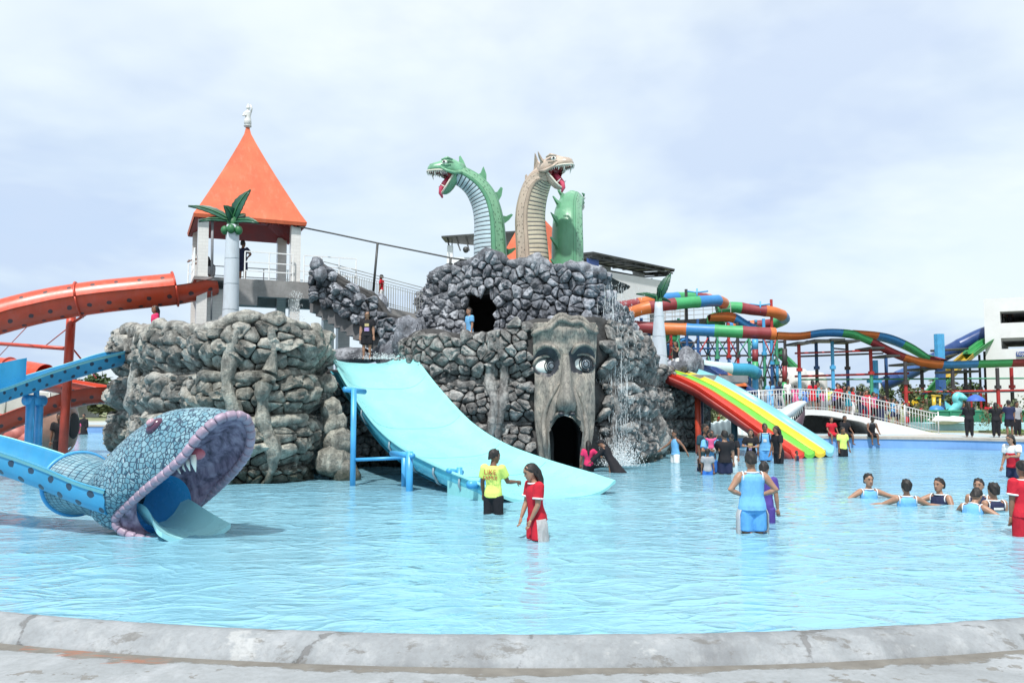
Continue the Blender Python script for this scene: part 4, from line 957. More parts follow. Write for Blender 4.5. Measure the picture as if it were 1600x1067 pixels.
# plan: straight axis; edges fitted by height
A_, B_ = Vector((-4.87, 27.6, 0)), Vector((1.0, 18.87, 0)); ax = (B_-A_).normalized(); pr = Vector((-ax.y, ax.x, 0))
if pr.x < 0: pr = -pr
bed = [(0.0, 3.42), (.04, 3.28), (.1, 2.90), (.2, 2.26), (.3, 1.67), (.4, 1.14), (.5, .79), (.6, .54), (.7, .38), (.8, .24), (.9, .11), (1.0, -.02)]
wid = [(0, 1.41), (.5, 1.52), (1, 1.64)]
lip_ = [(0.0, .52), (.06, .58), (.2, .48), (.5, .38), (.8, .33), (.93, .34), (1, .30)]
tt = [i/60 for i in range(61)]
def sm(tab, t): return (interp(tab, t-.04)+interp(tab, t)*2+interp(tab, t+.04))/4
def section(t, d=0.0):
    c = A_.lerp(B_, t)+Vector((0, 0, sm(bed, t))); w_ = sm(wid, t); h = sm(lip_, t)
    return [c+pr*(q*w_)+Vector((0, 0, h*(.12*q*q+.88*abs(q)**5)-d)) for q in [-1, -.97, -.92, -.85, -.75, -.6, -.4, 0, .4, .6, .75, .85, .92, .97, 1]]
b = MB(); rs = []
for t in tt:
    up = section(t); dn = section(t, .07)
    up = [up[0]-pr*.07+Vector((0, 0, -.03)), up[0]-pr*.05+Vector((0, 0, .015))]+up+[up[-1]+pr*.05+Vector((0, 0, .015)), up[-1]+pr*.07+Vector((0, 0, -.03))]
    dn[0] -= pr*.04; dn[-1] += pr*.04
    rs.append(up+dn[::-1])
b.rings(rs, True, True); b.build('slide_bed', CYAN, wide, sharp=50)
for t0 in (.16, .36, .56, .76):
    b = MB(); b.tube([p+Vector((0, 0, .004)) for p in section(t0)[1:-1]], .007, 6); b.build('bed_seam', paint('seam_cyan', (.17, .46, .49), .4), wide)
# moulded side skirts in sections with flanges
for sd in (-1, 1):
    cuts = [.14, .32, .50, .62, .74, .86, .985] if sd < 0 else [.04, .3, .55, .8, .97]
    for a, c in zip(cuts, cuts[1:]):
        b = MB(); rs = []
        for i in range(9):
            t = lerp(a, c, i/8)-(0.003 if i == 8 else 0); s_ = section(t); e = s_[0] if sd < 0 else s_[-1]; dpt = .52 if sd < 0 else .4
            w_ = sm(wid, t); lo = min(dpt, max(0.05, e.z+.35)); cc = A_.lerp(B_, t)
            rs.append([e+pr*sd*(-.00)+Vector((0, 0, -.06)), e+pr*sd*.02+Vector((0, 0, -lo*.4)), e-pr*sd*.10+Vector((0, 0, -lo*.85)), e-pr*sd*.30+Vector((0, 0, -lo)), e-pr*sd*.34+Vector((0, 0, -lo)), e-pr*sd*.16+Vector((0, 0, -lo*.8)), e-pr*sd*.06+Vector((0, 0, -.1))])
        b.rings(rs, True, True); b.build('skirt', SKIRT, wide, sharp=45)
        b = MB(); s_ = section(c); e = s_[0] if sd < 0 else s_[-1]; b.tube([e+pr*sd*.035+Vector((0, 0, -.10)), e+pr*sd*.05+Vector((0, 0, -.24)), e-pr*sd*.07+Vector((0, 0, -.46)), e-pr*sd*.30+Vector((0, 0, -.56))], .028, 6); b.build('flange', SEAM, wide)
# underside hull
b = MB(); rs = []
for t in tt[2:-1]:
    s_ = section(t, .10); c = A_.lerp(B_, t); w_ = sm(wid, t)
    rs.append([c+pr*(q*w_)+Vector((0, 0, s_[7].z-.06-.10*(1-q*q))) for q in (-.9, -.5, 0, .5, .9)])
b.rings(rs, False, False); b.build('hull', SKIRT, wide)
def post(root, px, py0, py1, Y, r, mat=POSTB, dz=-.5, name='support_post'):
    p = P(px, py0, Y); b = MB(); b.tube([p, Vector((p.x, p.y, dz))], r, 12); return b.build(name, mat, root)
post(wide, 553, 607, 0, 21.7, .072); post(wide, 640, 705, 0, 20.4, .085); post(wide, 632, 705, 0, 21.6, .075); post(wide, 718, 730, 0, 19.6, .07); post(wide, 755, 748, 0, 18.6, .08)
for (x0, y0, x1, y1, Y0_, Y1_, r) in ((538, 608, 570, 612, 21.65, 22.3, .07), (556, 718, 632, 715, 21.7, 21.6, .045), (612, 708, 645, 712, 21.4, 20.3, .07), (734, 757, 765, 757, 18.3, 19.2, .09), (700, 735, 722, 738, 19.4, 19.8, .06)):
    b = MB(); b.tube([P(x0, y0, Y0_), P(x1, y1, Y1_)], r, 12); b.build('cross_beam', POSTB, wide)
# end panel in the shallow water (pale side fairing)
b = MB(); c = A_.lerp(B_, .93); 
q0 = section(.80)[0]; q1 = section(.97)[0]
b.rings([[q0+Vector((0, 0, -.12)), q1+Vector((0, 0, -.08)), Vector((q1.x, q1.y, -.2)), Vector((q0.x, q0.y, -.2))], [p+pr*.06 for p in [q0+Vector((0, 0, -.12)), q1+Vector((0, 0, -.08)), Vector((q1.x, q1.y, -.2)), Vector((q0.x, q0.y, -.2))]]]); b.build('end_panel', CYAN, wide, smooth=False)
# ---- flumes by sweep
def sweep_frame(pts):
    fr = []
    for i, p in enumerate(pts):
        T_ = (pts[min(i+1, len(pts)-1)]-pts[max(i-1, 0)]).normalized(); S_ = T_.cross(Vector((0, 0, 1))).normalized(); fr.append((p, T_, S_, S_.cross(T_).normalized()))
    return fr
def channel(fr, prof, th=0.03, uvw=True, a=0, c=None):
    """open or closed gutter: prof = [(side, up)...], doubled with thickness"""
    c = len(fr) if c is None else c; rs = []; uv = []; acc = 0.0; np_ = len(prof)
    seg = []
    for i in range(a, c):
        p, T_, S_, U_ = fr[i]
        if i > a: acc += (p-fr[i-1][0]).length
        outer = [p+S_*x+U_*y for x, y in prof]
        inner = []
        for k, (x, y) in enumerate(prof):
            n_ = Vector((x, 0, y-0.3)); 
            d = (S_*x+U_*(y-.05)); d = d.normalized() if d.length > 1e-4 else U_
            inner.append(outer[k]-d*th)
        rs.append(outer+inner[::-1]); L = 0.0; ls = []
        for k in range(np_):
            if k: L += math.hypot(prof[k][0]-prof[k-1][0], prof[k][1]-prof[k-1][1])
            ls.append(L)
        uv += [(acc, l) for l in ls]+[(acc, -5.0) for l in ls]
    b = MB(); b.rings(rs, True, True); b.uv = uv; return b
def spotted(name, color, spot, rows, pitch, rough=.3, size=.085):
    m = MT(name, color, rough); u = m.N.new('ShaderNodeUVMap').outputs[0]; x, y, z = m.sep(u)
    wob = m.math('MULTIPLY', m.math('SUBTRACT', m.noise(7, 3, .5), .5), .09)
    msk = None
    for k, r in enumerate(rows):
        fx = m.math('SUBTRACT', m.math('FRACT', m.math('ADD', m.math('DIVIDE', x, pitch), .5*(k % 2))), .5)
        dx = m.math('MULTIPLY', fx, pitch); dy = m.math('SUBTRACT', y, r)
        d = m.math('SQRT', m.math('ADD', m.math('POWER', dx, 2), m.math('POWER', dy, 2)))
        q = m.math('LESS_THAN', m.math('ADD', d, wob), size); msk = q if msk is None else m.math('MAXIMUM', msk, q)
    n = m.noise(1.4, 5, .6); f = m.noise(5, 5, .65, m.coord('Object', (1, 1, .4)))
    c = m.ramp(n, [(.3, tuple(q*.8 for q in color)), (.65, color)]); c = m.mix(m.math('MULTIPLY', m.ramp(f, [(.5, 0.), (.75, 1.)]), .2), c, tuple(min(1, q*.6+.16) for q in color))
    m.col(m.mix(m.math('MULTIPLY', msk, .92), c, spot)); m.rough(m.math('ADD', m.math('MULTIPLY', f, .3), rough-.1)); return m.mat
ORG = (0.56, 0.066, 0.026)
half_lo = [(-.60*math.cos(a), -.60*math.sin(a)) for a in [math.pi*i/14 for i in range(15)]]
half_lo = [(-.68, .02), (-.60, .02)]+half_lo[1:-1]+[(.60, .02), (.68, .02)]
half_up = [(-.60, .03)]+[(-.58*math.cos(a), .03+.50*math.sin(a)) for a in [math.pi*i/14 for i in range(1, 14)]]+[(.60, .03)]
ORGS = spotted('orange_spotted', ORG, (0.045, 0.035, 0.04), [.45, .80, 1.30, 1.65], .62, size=.078)
ORGU = spotted('orange_spotted_top', ORG, (0.05, 0.04, 0.045), [.35, .9], .72, size=.07)
OP = [P(331, 437, 30.3), P(280, 449, 29.7), P(215, 456, 29.2), P(150, 463, 28.8), P(80, 474, 28.4), P(20, 488, 28.0), P(-60, 512, 27.6), P(-140, 540, 28.2), P(-200, 560, 30.5), P(-190, 572, 33.5), P(-90, 572, 35.5), P(0, 578, 35.8), P(80, 590, 35.4), P(160, 604, 34.6), P(205, 612, 33.2), P(190, 607, 31.8), P(130, 608, 31.0), P(60, 628, 30.4), P(0, 650, 29.8), P(-80, 685, 29.0), P(-160, 720, 28)]
of = thing('orange_flume', 'orange red flume with black spots curving away from the tower at left', 'slide', tuple(P(105, 720, 30)))
fr = sweep_frame(resample(spline(OP, 14), .22))
channel(fr, half_lo, .035).build('lower_half', ORGS, of, sharp=50)
i0 = min(range(len(fr)), key=lambda i: (fr[i][0]-P(268, 450, 29.6)).length); i1 = min(range(len(fr)), key=lambda i: (fr[i][0]-OP[12]).length)
channel(fr, half_up, .03, a=i0, c=i1).build('upper_half', ORGU, of, sharp=50)
ORGP = paint('orange_red_post', (0.52, 0.06, 0.03), .4, .15)
b0 = 0
for i in list(range(i0, i1, 14)):
    p, T_, S_, U_ = fr[i]; b = MB(); b.tube([p+S_*(-.64*math.cos(a))+U_*(.03+.54*math.sin(a)) for a in [math.pi*k/14 for k in range(15)]], .035, 6); b.tube([p+S_*(-.65*math.cos(a))-U_*(.65*math.sin(a)) for a in [math.pi*k/14 for k in range(15)]], .032, 6); b.build('flange', ORGP, of)
b = MB(); p = P(113, 470, 29.6); b.tube([Vector((p.x, p.y, p.z+.1)), Vector((p.x-.15, p.y, -.5))], .155, 16); b.build('support_post', ORGP, of)
for (x0, y0, Y0_, x1, y1, Y1_, r) in ((113, 505, 29.6, 140, 487, 29, .05), (0, 537, 31, 110, 545, 29.7, .07), (65, 545, 31, 132, 492, 29, .02), (-5, 560, 33, 55, 497, 29, .015), (100, 635, 30, 60, 640, 32, .05), (110, 540, 29.7, 150, 590, 33, .03), (105, 560, 29.7, 100, 580, 34, .04)):
    b = MB(); b.tube([P(x0, y0, Y0_), P(x1, y1, Y1_)], r, 8); b.build('brace', ORGP, of)
# ---- blue spotted flume that ends in the snake
BLUI = gel('flume_inside_sunlit', (0.34, 0.70, 0.71)); BLUS = spotted('blue_spotted', (0.055, 0.33, 0.58), (0.03, 0.035, 0.06), [.20, .42, 1.476, 1.256], .40, size=.055)  # flume bed is a lighter copy: its wet, sunlit brightness is in the colour
bf = thing('blue_flume', 'blue spotted flume turning round at left and running into the snake mouth', 'slide', (-9, 18, 0))
BP = [P(183, 566, 26.6), P(150, 575, 26.0), P(100, 590, 25.3), P(50, 606, 24.6), P(0, 622, 23.8), P(-60, 640, 22.6), P(-140, 662, 20.4), P(-190, 680, 18.0), P(-180, 688, 16.0), P(-110, 698, 14.9), P(-40, 714, 14.5), P(20, 731, 14.3), P(70, 748, 14.15), P(120, 768, 14.0), P(160, 784, 13.85), P(190, 794, 13.78)]
fr = sweep_frame(resample(spline(BP, 14), .15))
uprof = [(-.52, .34), (-.46, .34), (-.45, .22), (-.42, .06), (-.34, -.06), (-.18, -.12), (0, -.13), (.18, -.12), (.34, -.06), (.42, .06), (.45, .22), (.46, .34), (.52, .34)]
inner = [(x*.97, y+.012) for x, y in uprof[1:-1]]
b = channel(fr, uprof, .03); b.build('flume_shell', BLUS, bf, sharp=50)
b = MB(); b.rings([[p+S_*x*.985+U_*(y+.018) for x, y in [(-.50, .336)]+uprof[2:-2]+[(.50, .336)]] for p, T_, S_, U_ in fr], False, False); b.build('flume_bed', BLUI, bf)
# raised splash guard on the outer bend of the upper run
b = MB(); pp = [P(38, 598, 24.55), P(10, 604, 24.1), P(-60, 622, 22.8), P(-140, 642, 20.6)]; rs = []
for i, p in enumerate(resample(spline(pp, 6), .3)):
    h = .72; rs.append([p, p+Vector((0, .03, h)), p+Vector((0, .08, h+.01)), p+Vector((.0, .06, 0))])
b.rings(rs); b.build('splash_guard', gel('guard_blue', (0.06, 0.42, 0.70)), bf, sharp=40)
for px_ in (48, 62):
    p = P(px_, 622, 25.0 if px_ > 50 else 24.6); b = MB(); b.tube([p, Vector((p.x, p.y, -.5))], .12 if px_ < 50 else .11, 14); b.build('support_post', POSTB, bf)
b = MB(); b.tube([P(40, 625, 24.5), P(68, 626, 25.1)], .16, 14); b.tube([P(57, 622, 24.8), P(57, 600, 24.8)], .08, 10); b.build('post_head', POSTB, bf)
# ---- snake head
sn = thing('snake_head', 'giant blue scaly snake head with purple open mouth and white fangs', 'snake sculpture', (-5.6, 13.9, 0))
O0 = Vector((-5.34, 13.7, 0)); Dv, Wv = Vector((.8, -.6, 0)), Vector((.6, .8, 0))
def sp(a, b_, z): return O0+Dv*a+Wv*b_+Vector((0, 0, z))
half_rim = [(1.62, 0, 1.92), (1.56, -.25, 1.86), (1.36, -.47, 1.62), (1.05, -.58, 1.32), (.68, -.64, 1.06), (.30, -.68, .84), (-.10, -.69, .62), (-.50, -.68, .40), (-.72, -.66, .24), (-.66, -.62, .10), (-.42, -.52, .0), (-.15, -.36, -.06), (0.0, 0, -.10)]
half_rim = [(a-.17*sstep(.9, 1.6, a), b_, z) for a, b_, z in half_rim]; hr = [Vector(p) for p in half_rim]; h1 = spline(hr, 6); RIMN = 72
full = h1+[Vector((p.x, -p.y*lerp(1.06, .92, sstep(.2, 1.2, p.z)), p.z)) for p in h1[::-1][1:-1]]
full = resample(full+[full[0]], sum((full[i]-full[(i+1) % len(full)]).length for i in range(len(full)))/RIMN)[:RIMN]
nR = len(full)
rim = [sp(*p) for p in full]
th = [2*math.pi*i/nR for i in range(nR)]     # 0 = snout/top, going round the near side
def ring(c, rw, rh, ax=(1, 0)):
    return [Vector(c)+Vector((0, 0, 1))*rh*math.cos(t)-(Wv*rw)*math.sin(t) for t in th]
neckA = ring(sp(-2.02, -.62, .74), .60, .52); neckB = ring(sp(-1.78, -.56, .72), .52, .46); neckC = ring(sp(-1.40, -.26, .60), .56, .47)
rs = [neckA, neckB, neckC]; uvv = []
for k in range(1, 17):
    t = k/16; R_ = []
    for i in range(nR):
        p = neckC[i].lerp(rim[i], t); a = th[i]; top = max(0, math.cos(a)); sd = math.sin(a)
        bul = math.sin(math.pi*min(1, t*1.0))**.8
        p = p+Vector((0, 0, 1))*(top**1.2*bul*(.52-.12*t))-Wv*(sd*bul*.17)+Vector((0, 0, -1))*(max(0, -math.cos(a))*bul*.02)
        # brow ridges above the eyes
        p = p+Vector((0, 0, 1))*.07*math.exp(-((t-.60)/.12)**2-((abs(a if a < math.pi else 2*math.pi-a)-.42)/.22)**2)
        R_.append(p)
    rs.append(R_)
b = MB(); b.rings(rs, True, False); b.uv = [(k/3.0 if k < 3 else 1+(k-2)/16, i/nR) for k in range(len(rs)) for i in range(nR)]
m = MT('snake_scales', (0.25, 0.5, 0.62), .4)
ob = m.coord('Object'); dv = m.voro(12.5, 'DISTANCE_TO_EDGE', ob, rand=.75); big = m.noise(2.2, 4, .6)
edge = m.ramp(dv, [(0.045, 1.0), (0.10, 0.0)]); cellc = m.voro(12.5, 'F1', ob, 'Color', .75); cr = m.N.new('ShaderNodeSeparateColor'); m.L(cellc, cr.inputs[0])
u = m.N.new('ShaderNodeUVMap').outputs[0]; ux, uy, uz = m.sep(u)
gx = m.math('ABSOLUTE', m.math('SUBTRACT', m.math('FRACT', m.math('MULTIPLY', ux, 12)), .5)); gy = m.math('ABSOLUTE', m.math('SUBTRACT', m.math('FRACT', m.math('MULTIPLY', uy, 54)), .5))
grid = m.math('MAXIMUM', m.math('GREATER_THAN', gx, .43), m.math('GREATER_THAN', gy, .42)); isn = m.math('LESS_THAN', ux, 1.02)
ln = m.mix(isn, edge, grid); base = m.ramp(m.math('ADD', m.math('MULTIPLY', cr.outputs[0], .5), m.math('MULTIPLY', big, .5)), [(.3, (0.11, .25, .32)), (.7, (.21, .36, .42))])
m.col(m.mix(m.math('MULTIPLY', ln, .93), base, (.012, .035, .075))); m.bump(m.math('MULTIPLY', ln, -1.0), .6, .03)
b.build('skin', m.mat, sn)
b = MB(); b.tube(neckA+[neckA[0]], .035, 8, False); b.build('collar', POSTB, sn)
# crest line of pale scutes from brow to shoulder
MAUVE = paint('mauve_lip', (0.33, 0.25, 0.33), .45, .2, 6); PURP = MT('mouth_purple', (0.17, 0.12, 0.2), .5)
n = PURP.noise(2.5, 5, .6, PURP.coord('Object', (3.0, 3.0, .6))); PURP.col(PURP.ramp(n, [(.33, (.055, .036, .065)), (.5, (.22, .155, .235)), (.72, (.44, .34, .44))])); PURP.bump(n, .5, .05)
cr_ = [rs[k][int(nR*.155)] for k in range(3, 17)]; b = MB(); rr = []
b.tube(resample(spline(cr_, 4), .05), [.05+.012*(i % 3) for i in range(len(resample(spline(cr_, 4), .05)))], 8)
# lip as separate scutes all the way round the mouth
rp = resample(rim+[rim[0]], .0325); L = len(rp); per = 5
for s0 in range(0, L-per, per):
    seg = rp[s0:s0+per+1]; b = MB(); b.tube([seg[0].lerp(seg[1], .22)]+seg[1:-1]+[seg[-1].lerp(seg[-2], .22)], [.064]+[.074]*(len(seg)-2)+[.064], 8); b.build('lip_scute', MAUVE, sn)
# inside: folds from lip to throat
throat_c = sp(-.38, -.02, .44); tr = .48
thr = [throat_c+Vector((0, 0, 1))*tr*math.cos(t)-Wv*tr*math.sin(t) for t in th]
b = MB(); ins = []
for k in range(15):
    t = k/14; R_ = []
    for i in range(nR):
        p = rim[i].lerp(thr[i], t); a = th[i]; fold = .035*math.sin(a*15+math.sin(a*4)*1.3)*math.sin(math.pi*t)
        top = max(0, math.cos(a)); p = p+Vector((0, 0, 1))*(top*math.sin(math.pi*t)*.10+fold*abs(math.cos(a)))-Wv*math.sin(a)*(math.sin(math.pi*t)*.06+fold)
        R_.append(p)
    ins.append(R_)
b.rings(ins, True, False); b.build('mouth_lining', PURP.mat, sn)
b = MB(); TH = gel('throat_blue', (0.07, 0.43, 0.82)); b.rings([thr, [throat_c+(p-throat_c)*.88-Dv*.4+Vector((0, 0, .05))-Wv*.06 for p in thr], [throat_c+(p-throat_c)*.70-Dv*.85+Vector((0, 0, .12))-Wv*.18 for p in thr]], True, False); b.build('throat', TH, sn)
# chute tongue emerging to the water
b = MB(); rsx = []
for i in range(13):
    t = i/12; a = lerp(-.60, .50, t); fl = sstep(.25, 1, t)
    rg = []
    for q in [-1, -.85, -.6, -.3, 0, .3, .6, .85, 1]:
        w_ = lerp(.42, .60, fl); zb_ = lerp(.14, -.02, t); h_ = lerp(.38, .17, sstep(.15, 1, t))
        rg.append(sp(a, q*w_+.02, zb_+h_*abs(q)**2.4))
    rsx.append(rg+[p+Vector((0, 0, -.08)) for p in rg[::-1]])
b.rings(rsx); b.build('exit_chute', gel('chute_cyan', (0.36, 0.74, 0.78)), sn, sharp=50)
for a, q, z, l in ((.98, -.40, 1.26, .25), (.86, -.42, 1.19, .17), (.75, -.43, 1.12, .11), (.64, -.44, 1.06, .09)):
    b = MB(); c = sp(a, q, z+.06); b.tube([c, c+Vector((.02, -.01, -l*.5)), c+Vector((.06, -.03, -l))], [.055*l/.26, .042*l/.26, .006], 8); b.build('fang', TOOTH, sn)
b = MB(); b.ball(sp(.96, -.32, 1.33), .13, .10, .09); b.build('gum', paint('gum_pink', (.45, .12, .16), .35, .2), sn)
for q in (-1, 1):
    i = int(nR*(.085 if q < 0 else 1-.085)); c = rs[3+9][i]; nrm = (Vector((0, 0, .55))+Wv*q*.75)
    b = MB(); b.ball(c-nrm*.03, .165, .12, .10, 16, 10, M=Matrix.Rotation(R(-40), 3, 'Y')); ey = b.build('eye', paint('eye_plum', (.12, .05, .09), .2, .3), sn)
    b = MB(); b.ball(c+Vector((.02, 0, .045))+Wv*q*.075-Dv*.0+Vector((0, -.02, 0)), .075, .06, .05, M=Matrix.Rotation(R(-40), 3, 'Y')); b.build('pupil', paint('eye_pink', (.50, .30, .36), .15, .1), ey)
# ---- rainbow slide
rb = thing('rainbow_slide', 'four lane rainbow water slide in red green yellow and pale blue', 'slide', (9, 34, 0))
YTAB = [(0, 36.6), (1, 31.8)]
le = [(1010, 579), (1044, 589), (1082, 606), (1107, 622), (1139, 644), (1171, 667), (1192, 682), (1236, 711)]
re = [(1092, 583), (1124, 595), (1156, 612), (1192, 633), (1214, 646), (1246, 667), (1277, 687), (1304, 705)]
n = len(le)
L_ = spline([P(x, y, lerp(36.0, 31.9, (i/(n-1))**.9)) for i, (x, y) in enumerate(le)], 5); R_ = spline([P(x, y, lerp(38.0, 33.2, (i/(n-1))**.9)) for i, (x, y) in enumerate(re)], 5)
for q in (L_, R_):
    for i in range(len(q)): q[i].z = max(q[i].z, -.05)
laneC = [((0.62, .035, .018), 'red_lane'), ((.13, .46, .05), 'green_lane'), ((.74, .52, .02), 'yellow_lane'), ((.20, .48, .55), 'pale_blue_lane')]
LF = (0, .30, .54, .79, 1.0)
for k, (cc, nm) in enumerate(laneC):
    b = MB(); rs = []
    for p, q in zip(L_, R_):
        a, c = p.lerp(q, LF[k]), p.lerp(q, LF[k+1]); rg = []
        for j in range(9):
            t = j/8; rg.append(a.lerp(c, lerp(.008, .992, t))+Vector((0, 0, .10*(abs(2*t-1)**2.5)-.05+(0.14*sstep(.2, 0, t) if k == 0 else 0)+(.14*sstep(.8, 1, t) if k == 3 else 0))))
        rs.append(rg+[v+Vector((0, 0, -.14)) for v in rg[::-1]])
    b.rings(rs); b.build(nm, gel('gel_'+nm, cc, .22, .06), rb, sharp=50)
for k in range(1, 4):
    b = MB(); b.tube([p.lerp(q, LF[k])+Vector((0, 0, .055)) for p, q in zip(L_, R_)], .035, 6); b.build('lane_divider', gel('div%d' % k, tuple(min(1, (a+c)/2*1.1) for a, c in zip(laneC[k-1][0], laneC[k][0])), .25), rb)
sdm = paint('slide_side_dark_red', (.30, .035, .03), .45, .2); b = MB()
b.rings([[p+Vector((-.05, -.03, .05)), p+Vector((-.07, -.04, -.02)), p+Vector((-.02, 0, -.30)), p+Vector((.10, .05, -.32)), p+Vector((.05, .03, -.1))] for p in L_], True, True); b.build('side_rail', sdm, rb)
b = MB(); b.rings([[p.lerp(q, t)+Vector((0, 0, -.22-.1*(1-(2*t-1)**2))) for t in (0.02, .25, .5, .75, .98)] for p, q in zip(L_, R_)], False, False); b.build('underside', paint('underside_brown', (.13, .05, .045), .6, .2), rb)
for px_, py_, Y_, mm in ((1090, 612, 35.2, ORGP), (1147, 645, 34.6, paint('teal_dark_post', (.03, .09, .12), .5)), (1094, 612, 36.4, paint('navy_post', (.02, .04, .09), .5))):
    p = P(px_, py_, Y_); b = MB(); b.tube([p, Vector((p.x, p.y, -.5))], .13, 12); b.build('support_post', mm, rb)
# platform that feeds it, with the boulders by the palm
pl = thing('slide_platform', 'concrete platform with shade-darkened wall at the top of the rainbow slide', 'platform', (8, 38.5, 0))
b = MB(); tp = [(5.2, 35.9), (5.9, 35.75), (10.6, 38.0), (11.2, 42.5), (5.5, 43.5)]
b.rings([[Vector((x, y, z)) for x, y in tp] for z in (3.02, 3.32)]); b.build('slab', GREYC, pl, smooth=False)
b = MB(); b.rings([[Vector((x, y, z)) for x, y in [(6.4, 37.0), (9.0, 38.4), (9.2, 42), (6.0, 42.5)]] for z in (-.5, 3.02)]); b.build('base_wall', paint('shaded_rock_wall', (.06, .06, .065), .9, .4, 2, .8), pl, smooth=False)  # wall painted near black for the deep shade below slide and slab
for k, (px_, py_, rx_, rz_, Y_) in enumerate([(1075, 566, .55, .62, 38.2), (1060, 575, .4, .35, 37.6), (1043, 576, .4, .35, 37.9), (1088, 572, .35, .5, 38.6)]):
    o = boulder('boulder', ROCK_B, P(px_, py_, Y_), rx_, rx_*.8, rz_, 90+k, amp=.4)
    tag(o, ['tall grey boulder right of the slim palm on the platform', 'low grey boulder in front of the tall boulder on the platform', 'small grey boulder just right of the slim palm trunk', 'narrow grey boulder at the right end of the platform rocks'][k], 'boulder', 'boulders beside the slim palm')
# ================================================================== BUILDINGS, FLUMES AND GROUNDS BEHIND
BW = paint('building_white', (0.68, 0.70, 0.71), .7, .08, .3); BG = paint('building_grey', (0.40, 0.41, 0.42), .7, .1, .4); BD = paint('building_dark', (0.10, 0.105, 0.11), .8, .2, .4)
def rbox(b, o, ax, ay, a0, c0, z0, a1, c1, z1, m=0):
    b.rings([[o+ax*a+ay*c+Vector((0, 0, z)) for a, c in ((a0, c0), (a1, c0), (a1, c1), (a0, c1))] for z in (z0, z1)], m=m)
# white block with the black roof canopy, behind the turret; its front recedes to the right
p0, p1 = P(905, 440, 74), P(1043, 462, 83); ax = Vector((p1.x-p0.x, p1.y-p0.y, 0)).normalized(); ay = Vector((-ax.y, ax.x, 0)); o = Vector((p0.x, p0.y, 0)); LB = (Vector((p1.x, p1.y, 0))-o).length
bb = thing('white_block', 'white multi storey building with black steel roof canopy behind the rock turret', 'building', (o.x, o.y, .5))
zt = Z(417, 74); z2 = zt-2.6
b = MB(); rbox(b, o, ax, ay, -3, 0, z2, LB, 6, zt-.9); rbox(b, o, ax, ay, -3, 0, zt-.9, LB, .25, zt); rbox(b, o, ax, ay, LB-.3, .25, zt-.9, LB, 6, zt); b.build('parapet', BW, bb, smooth=False)
b = MB(); rbox(b, o, ax, ay, -3, 5, .4, LB-1, 5.8, z2); b.build('back_wall', BG, bb, smooth=False)
for k, zf in enumerate((z2-3.3, z2-7.1, z2-10.9)):
    b = MB(); rbox(b, o, ax, ay, -3, .1, zf-.4, LB-.4, 5, zf); rbox(b, o, ax, ay, -3, .1, zf, LB-.4, .3, zf+.9); b.build('floor_slab', BW, bb, smooth=False)
for i in range(6):
    b = MB(); a = LB-1-i*4.6; rbox(b, o, ax, ay, a-.35, .5, .4, a+.35, 1.2, z2); b.build('column', BG, bb, smooth=False)
for i in range(5):
    a = LB-3.2-i*4.6; b = MB(); rbox(b, o, ax, ay, a-.3, 4.94, z2-3.0, a+1.6, 5.0, z2-.9); w_ = b.build('window', WHITEP, bb, smooth=False)
    b = MB(); rbox(b, o, ax, ay, a-.15, 4.90, z2-2.8, a+1.45, 4.95, z2-1.1); b.build('pane', DARKM, w_, smooth=False)
cz = zt+.72
b = MB()
def cp(a, c, z): return o+ax*a+ay*c+Vector((0, 0, z))
for a0, a1, r0 in ((1.2, 13.5, 0.55), (12.5, LB-.5, 0)):
    b.rings([[cp(a0, -.6, cz+r0), cp(a1, -.6, cz+r0-.2), cp(a1, 3.6, cz+r0+.15), cp(a0, 3.6, cz+r0+.2)], [cp(a0, -.6, cz+r0+.16), cp(a1, -.6, cz+r0-.04), cp(a1, 3.6, cz+r0+.31), cp(a0, 3.6, cz+r0+.36)]])
    for i in range(9):
        a = lerp(a0, a1, i/8); b.bar(cp(a, -.5, cz+r0-.25), cp(a, 3.5, cz+r0), .08)
    for c in (-.3, 1.5, 3.3): b.bar(cp(a0, c, cz+r0-.3), cp(a1, c, cz+r0-.45), .10)
b.build('canopy', DARKM, bb, smooth=False)
for i in range(5):
    a = LB-2-i*5.2; b = MB(); rbox(b, o, ax, ay, a-.45, 1.6, zt-.5, a+.45, 2.4, cz+.2); b.build('canopy_pier', BG, bb, smooth=False)
b = MB(); rbox(b, o, ax, ay, 1.0, -.06, zt-.5, 2.6, -.02, zt+.9); b.build('sign_panel', paint('sign_blue', (.06, .12, .38), .5), bb, smooth=False)
# second wing left of the serpents
wg = thing('white_wing', 'white building wing with black slatted canopy left of the green serpent', 'building', (X(705, 80), 80, .5))
xl, xr = X(697, 80), X(752, 80); zt3 = Z(402, 80)
b = MB(); b.box(xl, 80, .4, xr+4, 92, zt3); b.build('wall', BW, wg, smooth=False)
b = MB(); b.box(xl-.3, 79.6, zt3-2.4, xr+4, 79.96, zt3-.9); b.build('ledge', paint('ledge_buff', (.42, .42, .38), .7), wg, smooth=False)
b = MB(); b.box(xl, 80.2, zt3, xl+.55, 80.75, Z(383, 80)); b.build('pier', BW, wg, smooth=False)
b = MB(); zc3 = Z(373, 80); A3 = [(xl-.5, 79.5), (xr+4, 78.5), (xr+4, 88), (xl-.3, 82)]
b.rings([[Vector((x, y, zc3+(.35 if x > xl+1 else 0)+dz)) for x, y in A3] for dz in (0, .16)])
for i in range(9): b.bar(Vector((lerp(xl, xr+4, i/8), 79.3, zc3-.15)), Vector((lerp(xl, xr+4, i/8), 86, zc3-.05)), .08)
b.bar(Vector((xl+.1, 80.5, Z(383, 80))), Vector((xl+.1, 80.5, zc3)), .07); b.bar(Vector((xl+.45, 80.5, Z(383, 80))), Vector((xl+.45, 80.5, zc3)), .07); b.build('canopy', DARKM, wg, smooth=False)
